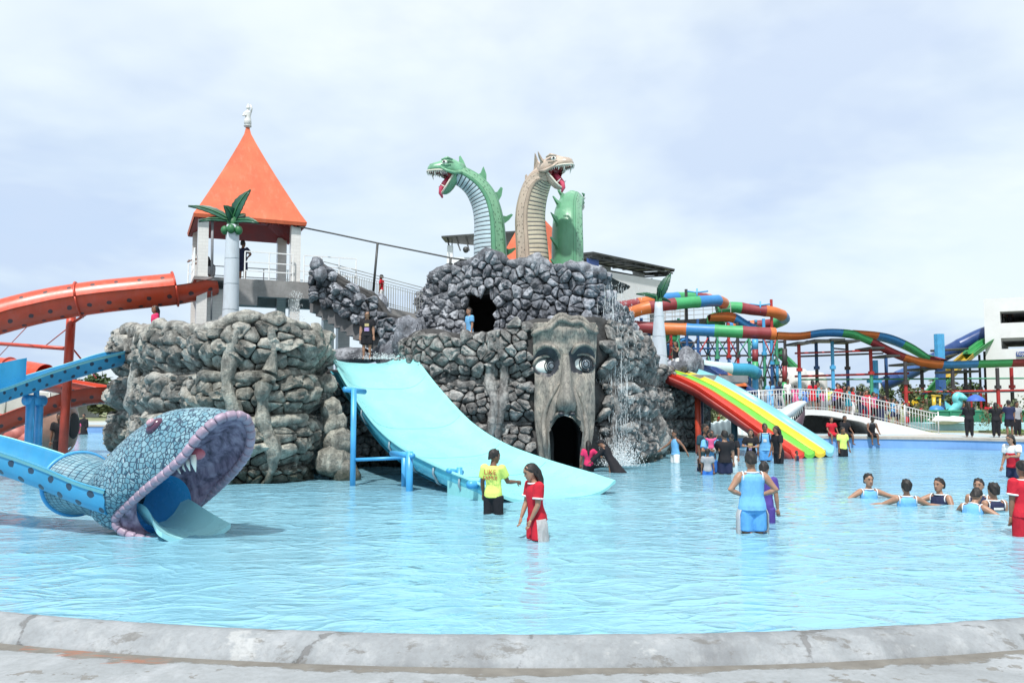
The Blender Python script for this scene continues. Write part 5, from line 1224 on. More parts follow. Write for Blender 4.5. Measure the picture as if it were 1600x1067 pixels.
b = MB(); b.tube([Vector((X(727, 79.9), 79.98, Z(391, 80))), Vector((X(727, 79.9), 79.6, Z(391, 80)))], .28, 12); b.build('wall_lamp', DARKM, wg)
# right-hand block
rbk = thing('open_block', 'white three storey block with open galleries at the right edge', 'building', (X(1543, 70), 70, .5))
ob_, ofx, ofy = Vector((X(1543, 70), 70, 0)), Vector((.87, -.49, 0)), Vector((.55, .835, 0))
def rz(py): return Z(py, 70)
def blk(name, mat, a0, c0, z0, a1, c1, z1):
    b = MB(); rbox(b, ob_, ofx, ofy, a0, c0, z0, a1, c1, z1); return b.build(name, mat, rbk, smooth=False)
blk('end_wall', BW, 0, 0, .4, 1.15, 10, rz(472))
for (ya, yb) in ((472, 488), (506, 529), (546, 640)): blk('front_wall', BW, 1.15, 0, rz(yb) if yb < 640 else .4, 22, .35, rz(ya))
for py in (486, 508, 530, 548): blk('floor_slab', BG, 1.15, .35, rz(py)-.15, 22, 9.8, rz(py)+.1)
blk('roof', BW, 0, 0, rz(472)+.003, 22, 10, rz(472)+.25)
for i in range(5):
    for ya, yb in ((487, 508), (530, 547)): blk('column', BW, 3.2+i*3.0, 4, rz(yb), 3.9+i*3.0, 4.7, rz(ya))
blk('back_wall', BG, 1.15, 9.5, rz(530), 22, 9.8, rz(486)); blk('back_wall', BG, 1.15, 9.5, .4, 22, 9.8, rz(546)); blk('parapet', BW, 1.15, 9.3, rz(548), 22, 9.49, rz(541))
SGN = paint('sign_navy', (.03, .07, .27), .4)
sa_ = 2.2; sg = blk('sign_board', SGN, sa_, -.13, rz(558), sa_+1.0, -.01, rz(551))
def text_mesh(txt, size, mat, name, parent, M_, ext=.004):
    cu = bpy.data.curves.new(name, 'FONT'); cu.body = txt; cu.size = size; cu.extrude = ext; cu.align_x = 'CENTER'; cu.align_y = 'CENTER'; cu.resolution_u = 2
    to = bpy.data.objects.new(name+'_tmp', cu); COL.objects.link(to); dg = bpy.context.evaluated_depsgraph_get()
    me = bpy.data.meshes.new_from_object(to.evaluated_get(dg)); bpy.data.objects.remove(to); me.materials.clear(); me.materials.append(mat)
    o0 = origin(parent); me.transform(Matrix.Translation(-o0) @ M_); o = bpy.data.objects.new(name, me); COL.objects.link(o); o.parent = parent; return o
text_mesh('foyer', .42, WHITEP, 'lettering', sg, Matrix.Translation(ob_+ofx*(sa_+.5)+ofy*-.145+Vector((0, 0, (rz(558)+rz(551))/2+.03))) @ Matrix.Rotation(math.atan2(-.49, .87), 4, 'Z') @ Matrix.Rotation(R(90), 4, 'X'))
# ---- multi coloured flumes
def gel2(n, c): return gel(n, c, .42)
CR = gel2('flume_dark_red', (.23, .028, .036)); COr = gel2('flume_orange', (.55, .145, .035)); CB = gel2('flume_blue', (.035, .21, .50)); CG = gel2('flume_green', (.05, .34, .125))
CYC = [CR, COr, CB, CG]
tubeprof = [(-.45*math.cos(2*math.pi*j/14), .45*math.sin(2*math.pi*j/14)) for j in range(14)]
openprof = [(-.62, .12), (-.56, .12), (-.52, -.10), (-.40, -.30), (-.2, -.40), (0, -.42), (.2, -.40), (.40, -.30), (.52, -.10), (.56, .12), (.62, .12)]
def flume(root, pts, closed, seglen, start=0, cyc=None, scale=1.0, name='flume_section', flange=True):
    cyc = cyc or CYC; fr = sweep_frame(resample(spline(pts, 14), .4)); n = max(2, int(seglen/.4)); k = start
    for a in range(0, len(fr)-1, n):
        c = min(a+n, len(fr)-1); f = fr[a:c+1]
        if len(f) < 2: continue
        if closed:
            b = MB(); rs = []
            for i, (p, T_, S_, U_) in enumerate(f):
                e = 1.06 if i in (0, len(f)-1) else 1.0
                rs.append([p+S_*x*scale*e+U_*y*scale*e for x, y in tubeprof])
            b.rings(rs, True, False)
            if a == 0 or c == len(fr)-1: b.rings([rs[0 if a == 0 else -1]], True, True)
        else: b = channel(f, [(x*scale, y*scale) for x, y in openprof], .05); b.uv = None
        b.build(name, cyc[k % len(cyc)], root, sharp=50); k += 1
    return fr
mf = thing('rainbow_flume', 'long multi coloured flume looping behind the palm then waving away to the right', 'slide', (X(1100, 62), 62, .5))
frA = flume(mf, [P(1130, 474, 67), P(1118, 470, 65), P(1075, 473, 64), P(1030, 478, 63.5), P(1000, 484, 63.5), P(975, 494, 64.5), P(966, 503, 66), P(984, 509, 64.5), P(1030, 513, 63.5), P(1100, 516, 62.5), P(1170, 519.5, 62), P(1212, 522, 62)], True, 2.3, 1)
frB = flume(mf, [P(1212, 522, 62), P(1245, 523, 62), P(1280, 518, 62), P(1305, 517.5, 62), P(1335, 521, 62), P(1362, 531, 61.5), P(1395, 548, 61), P(1430, 561, 60.5), P(1470, 567, 60), P(1520, 566, 60), P(1570, 564.5, 60), P(1640, 563, 60)], False, 2.6, 1)
mf2 = thing('twin_flume', 'second multi coloured flume lane dropping behind the long wave at right', 'slide', (X(1400, 66), 66, .5))
frC = flume(mf2, [P(1325, 519, 63.6), P(1362, 522, 64.2), P(1390, 528, 64.6), P(1420, 540, 64.6), P(1450, 556, 64.2), P(1475, 564, 63.4)], False, 2.6, 1)
mf3 = thing('upper_flume', 'closed multi coloured flume ending in a round bend above the steel tower', 'slide', (X(1170, 70), 70, .5))
frD = flume(mf3, [P(1120, 484, 69), P(1145, 480, 69), P(1175, 484, 69), P(1205, 487, 69), P(1222, 493, 70), P(1224, 500, 72.5), P(1205, 506, 74), P(1170, 509, 75), P(1130, 510, 75)], True, 2.1, 3)
mf4 = thing('twin_lane_flume', 'open multi coloured twin lane flume dropping off the steel tower', 'slide', (X(1170, 65), 65, .5))
for dy in (0, 1.25): flume(mf4, [P(1108, 494, 65+dy), P(1135, 494-dy*2, 65+dy), P(1152, 498-dy*2, 65+dy), P(1175, 510-dy*2, 64.6+dy), P(1200, 520-dy*2, 64+dy)], False, 2.0, 1)
mf5 = thing('back_flume', 'closed multi coloured flume passing behind the palm leaves', 'slide', (X(1010, 67), 67, .5))
flume(mf5, [P(962, 480, 66), P(985, 477, 66.5), P(1015, 471, 67), P(1045, 466, 68), P(1085, 465, 70), P(1110, 468, 72)], True, 2.2, 0)
# navy tube and green-yellow chute coming down from the right block
CN = gel('flume_navy', (.022, .06, .20)); CN2 = gel('flume_navy_light', (.05, .12, .30)); CY = gel('flume_yellow', (.56, .40, .03)); CY2 = gel('flume_gold', (.44, .30, .02)); CGd = gel('flume_green_dark', (.03, .27, .07))
nv = thing('navy_flume', 'dark blue tube slide descending to the left from the white block', 'slide', (X(1450, 74), 74, .5))
flume(nv, [P(1552, 518, 72), P(1530, 525, 72.5), P(1495, 543, 73), P(1450, 567, 74), P(1400, 592, 75), P(1372, 603, 75.5)], True, 3.0, 0, [CN, CN, CN2], 1.35)
gy_ = thing('green_yellow_slide', 'steep green and yellow slide coming down from the white block', 'slide', (X(1480, 68), 68, .5))
for dy in (0, 1.2): flume(gy_, [P(1552, 528-dy*2, 70.5+dy), P(1535, 538-dy*2, 70+dy), P(1505, 562-dy*2, 69.4+dy), P(1475, 593-dy*2, 68.7+dy), P(1450, 620-dy*2, 68+dy), P(1415, 637-dy, 67+dy)], False, 3.2, 0, [CGd, CY2, CGd, CY, CG, CY2], 1.0)
gy2 = thing('yellow_green_slide', 'straight pale yellow and green slide descending right behind the steel tower', 'slide', (X(1250, 70), 70, .5))
for dy in (0, 1.2): flume(gy2, [P(1216, 548-dy*2, 68+dy), P(1225, 556-dy*2, 68+dy), P(1250, 580-dy*2, 67.5+dy), P(1280, 604-dy*2, 67+dy), P(1298, 612-dy*2, 66.5+dy)], False, 2.3, 0, [CG, CY, CG, CY], 1.0)
no = thing('navy_orange_slide', 'open navy and orange lane slide dropping behind the rainbow slide', 'slide', (X(1140, 52), 52, .5))
for dy in (0, 1.15): flume(no, [P(1094, 575-dy*2, 52+dy), P(1112, 577-dy*2, 51.7+dy), P(1135, 590-dy*2, 51+dy), P(1160, 606-dy*2, 50+dy), P(1182, 618-dy*2, 49.4+dy)], False, 1.9, 0, [CN, COr, CN, COr], .85)
bt = thing('blue_tube', 'short pale blue enclosed tube slide at the foot of the steel tower', 'slide', (X(1120, 60), 60, .5))
flume(bt, [P(1098, 572, 60), P(1115, 574, 60), P(1145, 577, 60), P(1170, 578, 60.5), P(1182, 584, 61)], True, 2.4, 0, [gel('pale_aqua', (.45, .6, .62)), gel('mid_blue', (.04, .30, .48)), gel('mid_blue2', (.03, .22, .42))], 1.0)
for k, (px, py, r_, lab) in enumerate(((1165, 598, 1.3, 'round blue water tank left of the navy tank on the ground'), (1238, 594, 1.35, 'large blue and white water tank under the yellow green slide'), (1268, 600, 1.2, 'pale grey water tank right of the large blue tank'))):
    t = thing('water_tank', lab, 'tank', (X(px, 66), 66, .5), 'water tanks under the flumes'); b = MB(); zt_ = Z(py-20, 66)
    b.lathe((X(px, 66), 66, .5), [(r_, 0), (r_, (zt_-.5)*.45), (r_*1.02, (zt_-.5)*.46)], 22); b.build('lower_drum', [CB, gel('tank_blue', (.04, .24, .45)), gel('tank_pale', (.30, .45, .52))][k], t, sharp=40)
    b = MB(); b.lathe((X(px, 66), 66, .5), [(r_*1.0, (zt_-.5)*.461), (r_, (zt_-.5)*.85), (r_*.8, (zt_-.5)*.96), (r_*.25, (zt_-.5))], 22); b.build('upper_drum', [BG, WHITEP, WHITEP][k], t, sharp=40)
# ---- posts that carry the flumes
SR, SB, SG, SDK, SLB = paint('steel_red', (.40, .03, .03), .45), paint('steel_blue', (.03, .10, .28), .45), paint('steel_green', (.06, .30, .18), .45), paint('steel_dark', (.05, .045, .05), .5), paint('steel_light_blue', (.07, .35, .65), .4)
def cpost(root, p, z0, cols, r=.13, fl=True, top=None):
    b = MB(); n = len(cols); H = p.z-z0
    for k in range(n): b.tube([Vector((p.x, p.y, z0+H*k/n)), Vector((p.x, p.y, z0+H*(k+1)/n))], r*(1-.004*k), 8, m=k)
    for k in range(1, n): b.tube([Vector((p.x, p.y, z0+H*k/n-.12)), Vector((p.x, p.y, z0+H*k/n+.12))], r*1.75, 8, m=k)
    return b.build('support_post', list(cols), root, sharp=40)
rp = random.Random(5); tb = MB()
for i, px_ in enumerate([1248, 1275, 1300, 1323, 1360, 1384]):
    py = interp([(1212, 522), (1245, 523), (1280, 518), (1305, 517.5), (1335, 521), (1362, 531), (1395, 548)], px_)+12
    cpost(mf, P(px_, py, 62+(.9 if i % 2 else -.7)), .5, [(SR, SLB, SR), (SR, SDK, SB), (SR, SLB, SLB), (SR, SB, SDK), (SR, SG, SR), (SLB, SDK, SB)][i])
for i, px_ in enumerate([1414, 1440, 1488, 1508, 1558, 1580, 1640]):
    py = interp([(1395, 548), (1430, 561), (1470, 567), (1570, 564.5), (1640, 563)], px_)+10
    cpost(mf, P(px_, py, 60.5+(.9 if i % 2 else -.7)), .5, [(SLB, SR, SDK), (SDK, SR, SDK), (SB, SR, SDK), (SG, SDK, SDK), (SLB, SR, SDK), (SDK, SDK, SR), (SR, SB, SDK)][i])
for (xa, ya, xb, yb, Y, mm, r) in ((1242, 552, 1385, 547, 62, SR, .07), (1246, 557, 1380, 552, 62.8, SDK, .07), (1242, 588, 1420, 583, 62, SR, .08), (1250, 593, 1600, 575+16, 62.6, SG, .06), (1410, 613, 1640, 609, 60.5, SR, .08), (1440, 615, 1640, 610, 61.2, SLB, .06), (1242, 540, 1262, 533, 62, SDK, .07), (1300, 544, 1322, 546, 62, SDK, .06)):
    b = MB(); b.tube([P(xa, ya, Y), P(xb, yb, Y)], r, 6); b.build('tie_bar', mm, mf)
for px_ in (1360, 1414, 1440, 1508, 1488, 1323, 1300, 1384, 1275, 1248):   # T heads under the trough
    py = interp([(1212, 522), (1245, 523), (1280, 518), (1305, 517.5), (1335, 521), (1362, 531), (1395, 548), (1430, 561), (1470, 567), (1570, 565)], px_)+13
    b = MB(); q = P(px_, py, 61.4); b.box(q.x-.5, q.y-1.2, q.z-.15, q.x+.5, q.y+1.6, q.z); b.build('head_beam', DARKM, mf, smooth=False)
for px_, py, Y, rr in ((1365, 563, 66, .34), (1467, 522, 67, .40)):
    cpost(nv, P(px_, py, Y), .5, (SB, SB, SLB) if px_ > 1400 else (SB, SLB, SLB), rr)
b = MB(); b.tube([P(1467, 562, 67), P(1445, 572, 68.5)], .12, 6); b.tube([P(1468, 560, 67), P(1495, 553, 72)], .10, 6); b.tube([P(1455, 548, 67), P(1512, 545, 70)], .1, 6); b.build('brace', DARKM, nv)
for px_ in (1437, 1515, 1538, 1530): cpost(gy_, P(px_, interp([(1437, 632), (1475, 600), (1515, 560), (1538, 545)], px_)+4, 71.5), .5, (SR, SDK), .1)
# ---- the steel stair tower
tw = thing('steel_tower', 'coloured steel frame tower carrying the launch decks of the flumes', 'tower', (X(1130, 66), 66, .5))
gx_ = [972, 988, 1002, 1014, 1030, 1048, 1060, 1072, 1090, 1106, 1120, 1138, 1152, 1170, 1181, 1193, 1205, 1213, 1226]
for i, px_ in enumerate(gx_):
    for j, Y in enumerate((64.5, 69.0, 73.0)):
        if (i+j) % 5 == 4: continue
        topy = 505+rp.uniform(-8, 8) if px_ < 1200 else 520
        if px_ in (1072, 1106) and j == 0: topy = 452
        if px_ in (1170, 1205) and j == 1: topy = 468
        cl = rp.sample([SR, SB, SG, SDK, SLB, SR, SB], 4); cpost(tw, P(px_, topy, Y), .5, cl[:3] if topy > 490 else cl, .12)
for (py, xa, xb) in ((556, 965, 1230), (575, 985, 1226), (535, 965, 1226), (545, 985, 1150), (590, 1090, 1228), (522, 1000, 1210)):
    for Y in (64.5, 69, 73):
        b = MB(); b.tube([P(xa, py+1, Y), P(xb, py-1, Y)], .075, 6); b.build('tie_bar', rp.choice([SR, SDK, SB, SR]), tw)
for i in range(len(gx_)-1):
    for (ya, yb) in ((528, 556), (556, 596)):
        if rp.random() < .8:
            b = MB(); q = rp.random() < .5
            b.tube([P(gx_[i], ya if q else yb, 64.4), P(gx_[i+1], yb if q else ya, 64.4)], .05, 6); b.build('brace', rp.choice([SDK, SB, SG, SDK, SR]), tw)
            b = MB(); b.tube([P(gx_[i], yb if q else ya, 68.9), P(gx_[i+1], ya if q else yb, 68.9)], .05, 6); b.build('brace', rp.choice([SDK, SB, SLB, SDK, SR]), tw)
for (xa, xb, py) in ((1040, 1142, 503), (1000, 1075, 508)):
    b = MB(); qa, qb = P(xa, py+4, 65), P(xb, py-2, 67); b.rings([[q+Vector((0, 0, dz))+Vector((0, dy, 0)) for dy, dz in ((0, 0), (2.4, 0), (2.4, .3), (0, .3))] for q in (qa, qb)]); b.build('launch_deck', DARKM, tw, smooth=False)
    railing(tw, [qa+Vector((0, 0, .3)), qb+Vector((0, 0, .3))], 1.1, STEEL, r=.035, post=.8)
for px_, ps in ((1089, 454), (1188, 474)):
    b = MB(); Y = 64.5 if px_ < 1100 else 69
    b.tube([P(px_-17, ps+1, Y), P(px_, ps+3, Y-.4), P(px_+17, ps+1, Y)], .06, 6); b.tube([P(px_, ps-3, Y-.4), P(px_, ps+14, Y-.4)], .07, 6); b.build('top_yoke', SLB, tw)
b = MB(); b.tube([P(1180, 530, 61.6), P(1180, 546, 61.6)], .22, 10, m=0); b.tube([P(1180, 546, 61.6), P(1180, 565, 61.6)], .22, 10, m=1); b.tube([P(1180, 565, 61.6), P(1180, 588, 61.6)], .22, 10, m=2); b.tube([P(1180, 588, 61.6), Vector((P(1180, 600, 61.6).x, 61.6, .5))], .22, 10, m=0); b.build('main_post', [SLB, CR, CG], mf)
b = MB(); b.tube([P(1226, 545, 61.6), P(1226, 572, 61.6)], .18, 10, m=0); b.tube([P(1226, 572, 61.6), P(1226, 597, 61.6)], .18, 10, m=1); b.tube([P(1226, 597, 61.6), Vector((P(1226, 597, 61.6).x, 61.6, .5))], .18, 10, m=2); b.build('main_post', [SDK, CR, CG], mf)
for k, (px_, py) in enumerate(((1045, 530), (1070, 542), (1118, 503), (1040, 545))):
    b = MB(); b.ball(P(px_, py, 66.5), .8, .8, .75, 14, 10); b.build('blue_bowl' if k % 2 else 'green_bowl', CB if k % 2 else CG, tw)
# ---- white footbridge with crowd
RY0, RY1 = 43.5, 46.8
rbg = thing('ramp_bridge', 'white arched ramp bridge with steel railings crowded with visitors', 'bridge', (17, 45, .5))
topx = [(12.6, 1.66), (13.4, 1.74), (14.5, 1.80), (16.2, 1.72), (18.0, 1.40), (19.8, 1.00), (21.4, .60), (22.0, .52)]
def tz(x): return interp(topx, x)
b = MB(); fr_, bk_ = [], []
nB = 40
for i in range(nB+1):
    x = lerp(12.6, 22.0, i/nB); bot = .45
    if 13.9 < x < 18.6: bot = max(.45, min(tz(x)-.28, .5+1.0*math.sqrt(max(0, 1-((x-15.6)/(1.9 if x < 15.6 else 3.0))**2))))
    fr_.append((Vector((x, RY0, tz(x))), Vector((x, RY0, bot)))); bk_.append((Vector((x, RY1, tz(x))), Vector((x, RY1, bot))))
b.rings([[f[0], k[0], k[1], f[1]] for f, k in zip(fr_, bk_)]); b.build('ramp_body', WHITEP, rbg, smooth=False)
b = MB(); b.box(13.6, RY1-.6, .45, 19.2, RY1-.4, 1.6); b.build('dark_back', DARKM, rbg, smooth=False)
WST = paint('rail_white_steel', (.58, .60, .60), .3, .1)
for Yr in (RY0+.08, RY1-.08):
    b = MB()
    for h, r in ((1.02, .026), (.80, .014), (.12, .014)):
        b.tube([Vector((x, Yr, tz(x)+h)) for x in np.linspace(12.7, 21.9, 21)], r, 6)
    b.build('hand_rail', WST, rbg)
    base = None
    for i in range(64):
        x = lerp(12.75, 21.9, i/63)
        if base is None:
            bb_ = MB(); bb_.tube([(x, Yr, tz(x)), (x, Yr, tz(x)+1.0)], .012, 6); base = bb_.build('baluster', WST, rbg); p0_ = Vector((x, Yr, tz(x)))
        else: c_ = copy_obj(base, rbg); c_.location = Vector((x, Yr, tz(x)))-p0_
    for x in (12.7, 14.2, 16.2, 18.4, 20.2, 21.9):
        bb_ = MB(); bb_.tube([(x, Yr, tz(x)), (x, Yr, tz(x)+1.12)], .035, 8); bb_.build('rail_post', WST, rbg)
# low railed fence to the left of the ramp (behind the rainbow slide)
fn = thing('steel_fence', 'white steel barrier fence behind the rainbow slide', 'fence', (8, 47, .5))
railing(fn, [Vector((7.5, 48.5, .5)), Vector((11.2, 48.5, .5))], 2.1, WST, (1, .66, .33, .05), .035, .55, 'rail_panel')
# ribbed white canopy
rc = thing('ribbed_tunnel', 'white ribbed tunnel cover behind the rainbow slide posts', 'tunnel cover', (X(1140, 44), 44, .5))
pth = [P(1092, 682, 44.5), P(1115, 676, 44.3), P(1140, 672, 44), P(1165, 676, 43.6), P(1190, 686, 43)]; pr_ = resample(spline(pth, 8), .06)
b = MB(); rs = []
for i, p in enumerate(pr_):
    T_ = Vector((1, 0, 0)); k = 1.0+.05*math.cos(i*2*math.pi/5); r_ = .95*k
    rs.append([Vector((p.x, p.y+r_*math.cos(a)*-1, .2+ (p.z+.35)*math.sin(a)*k)) for a in [math.pi*j/12 for j in range(13)]])
b.rings(rs, False, False); b.build('ribbed_cover', paint('tunnel_white', (.55, .66, .67), .4, .1), rc, sharp=60)
b = MB(); b.box(X(1092, 43), 42.9, .4, X(1200, 43), 43.05, Z(671, 43)-.55); b.build('teal_base', paint('teal_wall', (.03, .20, .22), .6, .2), rc, smooth=False)
# shark head
sh = thing('shark_head', 'grey shark head with open toothed mouth in front of the ramp bridge', 'shark sculpture', tuple(P(1235, 665, 41.5)))
SY = 41.5
b = MB(); rs = []
for px_, pt, pb_, hw in ((1192, 655, 672, .55), (1205, 648, 670, .70), (1220, 640, 662, .72), (1235, 631, 652, .66), (1248, 626, 640, .5), (1257, 626, 633, .25), (1260, 628, 630, .08)):
    c = P(px_, (pt+pb_)/2, SY); hh = (Z(pt, SY)-Z(pb_, SY))/2
    rs.append([c+Vector((0, hw*math.cos(a), hh*math.sin(a))) for a in [2*math.pi*j/16 for j in range(16)]])
b.rings(rs); b.build('upper_head', paint('shark_grey', (.48, .52, .54), .4, .15, 3), sh)
b = MB(); rs = []
for px_, pt, pb_, hw in ((1200, 668, 682, .6), (1225, 660, 676, .6), (1240, 650, 676, .52), (1250, 640, 672, .4), (1256, 634, 655, .2)):
    c = P(px_, (pt+pb_)/2, SY); hh = (Z(pt, SY)-Z(pb_, SY))/2
    rs.append([c+Vector((0, hw*math.cos(a)*.92, hh*math.sin(a))) for a in [2*math.pi*j/14 for j in range(14)]])
b.rings(rs); b.build('mouth', paint('shark_mouth', (.085, .05, .07), .4, .3), sh)
b = MB(); rs = []
for px_, pt, pb_, hw in ((1195, 676, 690, .6), (1225, 674, 690, .58), (1245, 672, 688, .4), (1252, 670, 684, .12)):
    c = P(px_, (pt+pb_)/2, SY); hh = (Z(pt, SY)-Z(pb_, SY))/2
    rs.append([c+Vector((0, hw*math.cos(a), hh*math.sin(a))) for a in [2*math.pi*j/14 for j in range(14)]])
b.rings(rs); b.build('lower_jaw', paint('shark_white', (.62, .65, .66), .4, .1), sh)
for i in range(7):
    c = P(1236+i*2.8, 652-i*2.6, SY-.55+.05*i); b = MB(); b.tube([c, c+Vector((.03, -.02, -.24))], [.055, .006], 6); b.build('tooth', TOOTH, sh)
# green wall, kerbs and play figures beyond the far deck
gw = thing('green_wall', 'long low dark green wall beyond the far deck at right', 'wall', (26, 52.5, .5))
b = MB(); b.box(X(1425, 52), 52, .45, X(1425, 52)+24, 52.3, 1.58); b.build('panel', paint('wall_green', (.02, .17, .085), .5, .25, .8), gw, smooth=False)
b = MB(); b.box(X(1425, 52)-.05, 51.95, 1.58, X(1425, 52)+24, 52.35, 1.66); b.build('cap_rail', paint('wall_green_cap', (.04, .26, .14), .5, .2), gw, smooth=False)
for i in range(12):
    b = MB(); x = X(1432, 52)+i*2.05; b.box(x-.06, 51.93, .45, x+.06, 51.995, 1.575); b.build('pilaster', paint('wall_green', (.02, .17, .085), .5), gw, smooth=False)
kb = thing('shallow_pool', 'shallow pale blue splash basin edge below the green wall', 'basin', (28, 50, .5))
b = MB(); b.box(X(1450, 49.5), 49.2, .45, X(1450, 49.5)+20, 51.9, .92); b.build('basin_rim', paint('basin_blue', (.40, .66, .74), .5, .1), kb, smooth=False)
fm = tag(boulder('foam_pile', paint('foam_white', (.75, .78, .78), .9, .06), P(1482, 656, 49.0), 1.0, .4, .20, 5, amp=.5), 'heap of white foam lying in front of the green wall', 'foam')
sq = thing('seahorse_statue', 'pale turquoise seahorse play statue behind the green wall', 'statue', tuple(P(1492, 650, 54)))
b = MB(); b.tube(spline([P(1478, 652, 54), P(1484, 645, 54), P(1492, 638, 54), P(1497, 630, 54), P(1494, 622, 54), P(1497, 617, 54), P(1503, 618, 54)], 6), [.13+.15*math.sin(i*.087) for i in range(37)], 12); b.build('body', paint('turquoise_paint', (.16, .58, .62), .4, .15), sq)
b = MB(); b.tube([P(1500, 619, 53.8), P(1511, 624, 53.6)], [.26, .12], 10); b.build('snout', paint('turquoise_paint', (.16, .58, .62), .4), sq)
b = MB(); b.add([P(1488, 635, 54.1), P(1476, 626, 54.1), P(1478, 640, 54.1), P(1488, 635, 54.3), P(1476, 626, 54.2), P(1478, 640, 54.3)], [(0, 1, 2), (5, 4, 3), (0, 3, 4, 1), (1, 4, 5, 2), (2, 5, 3, 0)]); b.build('fin', paint('turquoise_paint', (.16, .58, .62), .4), sq, smooth=False)
ys = thing('play_swing', 'yellow post with blue and red play barrel behind the green wall', 'play equipment', tuple(P(1460, 648, 56)))
b = MB(); b.tube([P(1460, 650, 56), P(1459, 620, 56)], .13, 8); b.tube([P(1468, 650, 56), P(1469, 622, 56)], .06, 8); b.tube([P(1455, 618, 56), P(1470, 619, 56)], .06, 6); b.build('post', CY, ys)
b = MB(); b.ball(P(1463, 643, 55), .55, .5, .42); b.build('barrel', CB, ys); b = MB(); b.ball(P(1471, 646, 55), .4, .4, .3); b.build('tub', CY, ys)
pk = thing('parasol', 'blue parasol standing behind the green wall', 'parasol', tuple(P(1524, 650, 56)))
b = MB(); c = P(1524, 625, 56); b.lathe((c.x, c.y, c.z), [(.6, -.06), (.5, .13), (.22, .30), (.03, .38)], 14); b.build('canopy', paint('parasol_blue', (.04, .12, .52), .6), pk, sharp=30)
b = MB(); b.tube([c, Vector((c.x, c.y, .5))], .04, 6); b.build('pole', STEEL, pk)
# grass strip at right
b = MB(); b.box(X(1560, 44), 41.2, .42, X(1560, 44)+16, 46, .62); struct(b.build('grass_bed', GROUND, smooth=False))
m = MT('grass_blades', (.10, .20, .04), .9); m.col(m.ramp(m.noise(3, 4), [(.3, (.07, .15, .03)), (.7, (.17, .24, .07))])); GRASS = m.mat
b = MB(); rg = random.Random(3)
for i in range(1500):
    x, y, h = rg.uniform(X(1560, 44)+.1, X(1560, 44)+9), rg.uniform(41.3, 45.9), rg.uniform(.06, .16); a = rg.uniform(0, 6.3); dx, dy = .03*math.cos(a), .03*math.sin(a)
    b.add([(x-dx, y-dy, .62), (x+dx, y+dy, .62), (x+rg.uniform(-.05, .05), y+rg.uniform(-.05, .05), .62+h)], [(0, 1, 2)])
b.build('grass', GRASS, smooth=False)['kind'] = 'stuff'
# ---- trees and bushes
def leaf_mat(name, a, c):
    m = MT(name, a, .7); k = m.math('ADD', m.math('MULTIPLY', m.noise(.9, 4), .6), m.math('MULTIPLY', m.noise(6, 3), .4)); m.col(m.ramp(k, [(.35, a), (.65, c)])); return m.mat
LEAF1 = leaf_mat('leaves_green', (.030, .065, .022), (.085, .135, .045)); LEAF2 = leaf_mat('leaves_olive', (.055, .075, .03), (.13, .16, .07)); BARK = paint('bark', (.12, .09, .065), .9, .3, 5)
def crown(b, c, r, rz_, n, s, rg):
    lobes = [(Vector((rg.gauss(0, .42)*r, rg.gauss(0, .42)*r, rg.gauss(0, .40)*rz_)), rg.uniform(.35, .6)) for _ in range(9)]
    for _ in range(n):
        l, k = rg.choice(lobes); d = Vector((rg.gauss(0, 1), rg.gauss(0, 1), rg.gauss(0, 1))).normalized()*(rg.random()**.4)
        p = c+l+Vector((d.x*r*k, d.y*r*k, d.z*rz_*k)); u = Vector((rg.gauss(0, 1), rg.gauss(0, 1), rg.gauss(0, .6))).normalized(); v = u.cross(Vector((rg.gauss(0, 1), rg.gauss(0, 1), 1))).normalized(); q = s*rg.uniform(.6, 1.4)
        b.add([p-u*q, p-v*q*.5, p+u*q, p+v*q*.5], [(0, 1, 2, 3)])
def tree(label, px, Y, pyt, wpx, mat, seed, group, n=650, name='tree', zb=.45):
    rg = random.Random(seed); x = X(px, Y); zt_ = Z(pyt, Y); r = wpx/1320*Y/2; H = zt_-zb; rz_ = min(H*.46, r*1.3)
    t = thing(name, label, 'tree', (x, Y, zb), group); b = MB(); c = Vector((x, Y, zt_-rz_*1.0))
    b.tube([(x, Y, zb-.1), (x+.1, Y, zb+H*.3), (c.x, c.y, c.z)], [r*.10, r*.075, r*.03], 8)
    for k in range(5):
        a = rg.uniform(0, 6.28); b.tube([(x, Y, zb+H*.35), c+Vector((math.cos(a)*r*.55, math.sin(a)*r*.5, rg.uniform(-.2, .5)*rz_))], [r*.045, r*.012], 6)
    b.build('trunk', BARK, t); b = MB(); crown(b, c, r, rz_, int(n*1.5), r*.15, rg); b.build('crown', mat, t, smooth=False)
for k, (px, Y, pyt, wd, mm, lab) in enumerate(((1345, 92, 597, 34, LEAF2, 'rounded green tree just right of the ramp visitors'), (1386, 95, 594, 40, LEAF1, 'wide green tree under the foot of the navy tube'), (1420, 90, 590, 36, LEAF2, 'tall olive tree between the two blue posts'), (1375, 88, 606, 30, LEAF2, 'low bushy tree behind the ramp railing'), (1440, 98, 610, 36, LEAF1, 'dark tree behind the green yellow slide foot'), (1478, 86, 596, 46, LEAF2, 'feathery olive tree right of the thick blue post'), (1512, 96, 600, 44, LEAF1, 'dark green tree beside the white block'), (1535, 90, 610, 30, LEAF2, 'small tree touching the corner of the white block'), (1325, 100, 608, 30, LEAF1, 'small dark tree farthest left behind the ramp crowd'))):
    tree(lab, px, Y, pyt, wd, mm, 100+k, 'trees behind the flumes')
